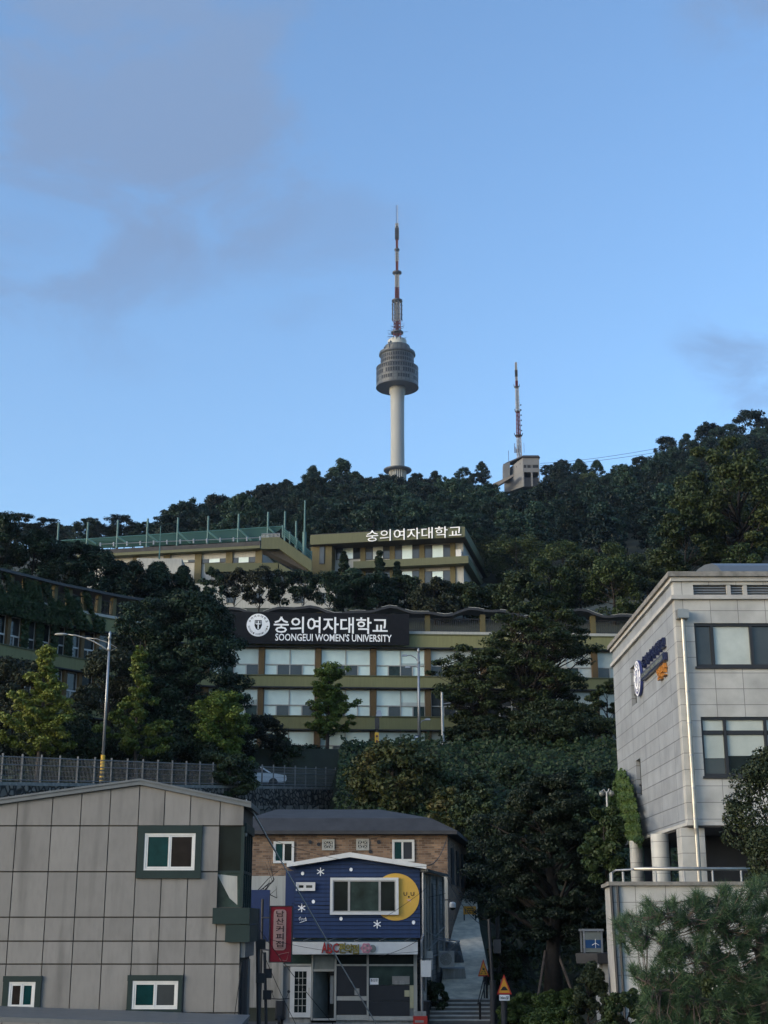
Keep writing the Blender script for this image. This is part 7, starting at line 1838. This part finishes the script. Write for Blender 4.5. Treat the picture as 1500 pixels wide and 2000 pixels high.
for x in (x0, x1 - .06): k.box(x, x + .06, YO + .75, YO + .81, zb, zt4); k.box(x, x + .06, YO + 1.5, YO + 1.56, zb, zt4)
k.box(x0 - .04, x1 + .04, YO + .7, YO + 1.6, zt4 + .003, zt4 + .08); k.build('frame', M['galv'], bo)
MB().box(x0 + .065, x1 - .065, YO + .77, YO + .79, zb + .02, zt4 - .02).build('poster', M['posterw'], bo)
MB().box(x0 + .07, x1 - .07, YO + .755, YO + .769, lerp(zb, zt4, .22), lerp(zb, zt4, .60)).build('poster_band', M['poster'], bo)
k = MB(); c_ = (lerp(x0, x1, .62), lerp(zb, zt4, .45))
for a in (90, 210, 330): k.tube([(c_[0], YO + .752, c_[1]), (c_[0] + .14 * math.cos(math.radians(a)), YO + .752, c_[1] + .14 * math.sin(math.radians(a)))], .008, 4)
k.tube([(c_[0], YO + .752, c_[1]), (c_[0], YO + .752, lerp(zb, zt4, .22))], .008, 4); k.build('windmill_mark', M['letter'], bo)
# double globe lamp
YW = 53; q = P(1188, 1620, YW); gl = thing('globe_lamp', 'double globe lamp on a short post beside the draped ivy', 'lamp', tuple(P(1188, 1640, YW)))
k = MB(); k.tube([(q.x, YW, zf(1700, YW)), (q.x, YW, zf(1546, YW))], .04, 8); k.tube([(q.x, YW, zf(1552, YW)), (q.x - .1, YW, zf(1541, YW)), (q.x - .17, YW, zf(1545, YW))], .025, 6); k.tube([(q.x, YW, zf(1552, YW)), (q.x + .1, YW, zf(1541, YW)), (q.x + .17, YW, zf(1545, YW))], .025, 6); k.build('post', M['galv'], gl)
for s_ in (-1, 1):
    c_ = (q.x + s_ * .18, YW, zf(1550, YW)); k = MB(); k.lathe(c_, [(.11 * math.cos(t), .11 * math.sin(t)) for t in [-1.5 + 3.0 * j / 10 for j in range(11)]], 16); k.build('globe', M['globe'], gl, smooth=True)
# fir props
stk = thing('tree_props', 'pair of wooden stakes leaning against the fir trunk', 'stakes', tuple(P(1083, 1940, 56.5)))
for (a, b_, Ya, Yb) in (((1065, 1857), (1043, 1942), 56.9, 55.8), ((1087, 1855), (1124, 1926), 56.9, 56.4)):
    k = MB(); q = P(*b_, Yb); k.tube([tuple(P(*a, Ya)), (q.x, q.y, min(q.z, ground(q.x, q.y) + .05))], .055, 8); k.build('stake', M['barkpine'], stk)
# hedges and shrubs at the bottom right
def low(u, vb, vt, hw, Y, label, leaf, seed, name='shrub', prof='round', ncl=50, per=300, L=.09, crf=.22, flat=.8):
    b = P(u, vb, Y); b.z = max(ground(b.x, Y) - .05, -.05) if b.z < ground(b.x, Y) else ground(b.x, Y) - .05
    _, H, R = PT(u, vb, vt, hw, Y, b.z)
    return tree(name, label, 'shrub', b, H, R, M[leaf], M['barkdark'], seed, prof, .05, ncl, per, R * crf, L, L * .65, flat, .4, .6, r=.05, nl=14)
low(1035, 2010, 1940, 55, 54.5, 'clipped green hedge mound in front of the fir trunk', 'hedge', 211, 'hedge', ncl=70)
low(1095, 2010, 1932, 50, 54.8, 'clipped green hedge mound right of the fir trunk', 'hedge', 212, 'hedge', ncl=70)
low(1005, 2010, 1955, 30, 53, 'small green hedge mound beside the dark utility pole', 'hedge', 213, 'hedge', ncl=40)
low(1160, 2020, 1876, 44, 47, 'dark cone-shaped shrub below the entrance canopy', 'juniper', 214, 'cone_shrub', 'flame', 80, 300)
low(1085, 2030, 1968, 60, 49, 'green leafy shrub at the bottom edge before the hedge mounds', 'hedge', 215, ncl=60)
low(1225, 2040, 1930, 50, 42, 'yellowish green shrub under the foreground pine', 'midleaf', 216, ncl=60)
low(1320, 2060, 1900, 80, 38, 'dark leafy shrub behind the foreground pine branches', 'darkleaf', 217, ncl=80)
low(1450, 2060, 1860, 90, 37, 'dark leafy shrub behind the foreground pine trunk', 'darkleaf', 218, ncl=80)
# clumpy juniper at the right edge
b = P(1540, 1990, 38); b.z = ground(b.x, 38) - .1; _, H, R = PT(1530, 1990, 1462, 105, 38, b.z)
EX = [pc(u, v, 38 + dy, r_) for u, v, dy, r_ in ((1440, 1570, 0, .42), (1432, 1600, .2, .32), (1465, 1545, 0, .45), (1480, 1500, .2, .42), (1450, 1590, -.2, .4), (1475, 1620, 0, .5), (1490, 1560, 0, .5), (1465, 1655, .2, .3), (1485, 1690, 0, .4), (1500, 1650, .3, .5), (1478, 1720, .2, .35), (1510, 1700, 0, .5), (1435, 1575, .3, .25), (1512, 1480, 0, .4))]
tree('juniper_tree', 'clumpy dark juniper crown at the right edge above the foreground pine', 'tree', b, H, R * .75, M['juniper'], M['barkdark'], 221, 'column', .58, 26, 420, .42, .085, .055, .8, .5, .4, extra_cen=EX, r=.16)
# foreground pine: limbs, twigs and tufts of needles
YPN = 30.0
rg = random.Random(77); rng = np.random.default_rng(77)
pr_ = thing('pine_tree', 'foreground pine with long needle tufts and bare twigs at the bottom right corner', 'pine', (P(1500, 2000, YPN).x, YPN, -.05))
D3 = lambda u, v, dy=0: Vector(P(u, v, YPN + dy))
limbs = [[(1500, 2060, 0, .13), (1492, 1930, 0, .12), (1482, 1860, .1, .10), (1478, 1810, .1, .07), (1500, 1765, .3, .05), (1535, 1720, .5, .03)],
         [(1484, 1870, .1, .06), (1450, 1835, -.2, .045), (1400, 1815, -.4, .035), (1350, 1800, -.5, .028), (1300, 1785, -.6, .018)],
         [(1490, 1930, 0, .05), (1430, 1905, -.5, .038), (1370, 1880, -.8, .03), (1310, 1850, -.9, .022), (1255, 1825, -1, .015)],
         [(1495, 1985, 0, .05), (1430, 1960, -.3, .04), (1370, 1950, -.6, .03), (1310, 1935, -.8, .022), (1250, 1915, -.9, .014)],
         [(1480, 1830, .1, .04), (1440, 1790, .5, .03), (1410, 1765, .7, .02), (1380, 1750, .8, .012)],
         [(1496, 2020, 0, .05), (1420, 2010, .4, .035), (1340, 1990, .6, .025), (1270, 1970, .6, .015)],
         [(1490, 1900, .1, .05), (1550, 1850, .4, .035), (1600, 1820, .5, .02)], [(1495, 1960, 0, .05), (1570, 1940, -.3, .03), (1630, 1920, -.4, .02)]]
k = MB(); skel = []
for lb in limbs:
    pts = [D3(u, v, dy) for u, v, dy, r_ in lb]; rs_ = [r_ for *_, r_ in lb]; P2, R2 = [], []
    for i in range(len(pts) - 1):
        for j in range(4):
            t = j / 4; q = pts[i].lerp(pts[i + 1], t) + Vector((rg.gauss(0, .025), rg.gauss(0, .03), rg.gauss(0, .025))) * (i + j > 0); P2.append(q); R2.append(lerp(rs_[i], rs_[i + 1], t)); skel.append(q)
    P2.append(pts[-1]); R2.append(rs_[-1] * .6); skel.append(pts[-1]); k.tube(P2, R2, 8)
region = [(1196, 1812), (1214, 1768), (1240, 1788), (1262, 1752), (1285, 1768), (1306, 1742), (1330, 1762), (1356, 1738), (1390, 1752), (1412, 1726), (1440, 1735), (1470, 1715), (1520, 1705), (1640, 1730), (1640, 2030), (1225, 2030), (1262, 1960), (1240, 1905), (1222, 1890), (1232, 1850), (1208, 1845)]
def inside(u, v, poly):
    c = False
    for i in range(len(poly)):
        (x0, y0), (x1, y1) = poly[i], poly[i - 1]
        if (y0 > v) != (y1 > v) and u < (x1 - x0) * (v - y0) / (y1 - y0) + x0: c = not c
    return c
holes = [(1262, 1870, 22), (1300, 1900, 20), (1245, 1865, 14), (1330, 1820, 15), (1275, 1845, 12), (1420, 1850, 16), (1375, 1915, 18), (1455, 1880, 16), (1345, 1965, 20), (1400, 1990, 18)]
tufts = []
while len(tufts) < 980:
    u, v = rg.uniform(1190, 1640), rg.uniform(1700, 2030)
    if not inside(u, v, region) or any((u - a) ** 2 + (v - b_) ** 2 < c * c for a, b_, c in holes): continue
    tufts.append(D3(u, v, rg.uniform(-1.3, 1.1)))
need = []
for t in tufts:
    s_ = min(skel, key=lambda q: (q - t).length * (1 if q.z < t.z + .2 else 1.6))
    mid = s_.lerp(t, .55) + Vector((rg.gauss(0, .06), rg.gauss(0, .06), -.08)); k.tube([s_, mid, t], [.012, .009, .005], 5)
    d = ((t - mid).normalized() * .8 + Vector((rg.gauss(0, .2), rg.gauss(0, .2), .75))).normalized()
    n = rg.randint(60, 85); a = unit(rng, n); a = a * .85 + np.array(d) * rng.uniform(.3, 1.1, (n, 1)); a /= np.linalg.norm(a, axis=1, keepdims=True)
    L = rng.uniform(.16, .30, (n, 1)); b0 = np.array(t) - np.array(d) * rng.uniform(0, .22, (n, 1)) + rng.normal(0, .012, (n, 3))
    w = np.cross(a, unit(rng, n)); w /= np.linalg.norm(w, axis=1, keepdims=True); w *= .0055
    need.append(np.stack([b0 - w, b0 + w, b0 + a * L + np.array([0, 0, -.02])], 1).reshape(-1, 3))
for _ in range(60):
    s_ = rg.choice(skel); e = s_ + Vector((rg.uniform(-.5, .3), rg.uniform(-.4, .2), rg.uniform(-.25, .2))); m_ = s_.lerp(e, .5) + Vector((0, 0, rg.uniform(-.1, .1))); k.tube([s_, m_, e], [.012, .008, .003], 5)
k.build('trunk', M['barkpine'], pr_, smooth=True)
np_object('needles', np.concatenate(need), 3, M['pine'], pr_)

# ------------------------------------------------------------------ overhead wires
def wire(pa, pb, r, m, label, sag=.3, Ya=None, Yb=None):
    a, b_ = P(*pa), P(*pb); k = MB(); k.tube([a.lerp(b_, t) - Vector((0, 0, sag * 4 * t * (1 - t))) for t in [i / 20 for i in range(21)]], r, 6)
    k.build('cable', M[m], loc=tuple(a), label=label, cat='cable')
wire((481, 1562, 43), (742, 2012, 49), .020, 'wirew', 'thick pale cable running diagonally down across the blue shop', .05)
wire((484, 1570, 43.5), (560, 1700, 54), .012, 'rubber', 'thin dark cable from the grey gable corner to the shop roof', .05)
wire((489, 1790, 46), (655, 2005, 50), .010, 'rubber', 'thin dark cable descending across the shop door', .1)
wire((489, 1800, 46), (580, 2005, 49), .010, 'rubber', 'thin dark cable descending beside the red sign', .1)
wire((570, 1765, 54), (870, 1745, 58), .010, 'rubber', 'thin dark cable crossing the large shop window', .25)
wire((835, 1690, 54.5), (872, 1640, 66), .018, 'rubber', 'thick dark cable from the shop eave to the brick house corner', .3)
wire((740, 1868, 54), (830, 1828, 54.6), .010, 'rubber', 'thin dark cable rising across the white sign band', .1)
wire((745, 1795, 54), (832, 1735, 54.6), .008, 'rubber', 'thin dark cable rising across the painted moon', .05)
wire((500, 1628, 50), (835, 1692, 54.4), .008, 'rubber', 'thin dark cable passing above the blue shop roof', .35)
wire((528, 1835, 52), (820, 1858, 54.3), .008, 'rubber', 'thin dark cable slung under the blue cladding from the red sign', .25)
wire((872, 1700, 60), (965, 1806, 55.4), .012, 'rubber', 'dark cable from the annex eave to the dark utility pole', .3)
wire((872, 1712, 62), (965, 1815, 55.4), .012, 'rubber', 'second dark cable below it from the annex eave to the utility pole', .5)
wire((472, 1880, 41.9), (455, 2005, 41.5), .012, 'rubber', 'dark cable hanging down the right side of the grey panel wall', .02)
# bare vine at the white plinth behind the corner bay
k = MB(); rg = random.Random(14)
for i in range(9):
    a = P(500 + rg.uniform(0, 20), 1745 + rg.uniform(-8, 8), 60); c = P(520 + rg.uniform(-5, 35), 1690 + rg.uniform(-20, 50), 62); m_ = a.lerp(c, .5) + Vector((rg.uniform(-.3, .5), 0, rg.uniform(-.4, .1))); k.tube([a, m_, c], [.02, .014, .006], 5)
k.build('bare_vine', M['barkdark'], loc=tuple(P(505, 1760, 60)), label='tangle of bare vine stems against the pale plinth of the brick house', cat='vine')

# ------------------------------------------------------------------ evening air between the camera and the hill
hz_m = bpy.data.materials.new('haze'); hz_m.use_nodes = True
hn, hl = hz_m.node_tree.nodes, hz_m.node_tree.links
hn.remove(hn['Principled BSDF'])
pv = hn.new('ShaderNodeVolumePrincipled'); pv.inputs['Color'].default_value = (.72, .84, 1, 1); pv.inputs['Density'].default_value = HAZE; pv.inputs['Anisotropy'].default_value = .2
hl.new(pv.outputs[0], hn['Material Output'].inputs['Volume'])
hb = MB(); hb.box(-1340, 1340, -740, 1740, -4, 620); hb.build('haze', hz_m, kind='stuff')
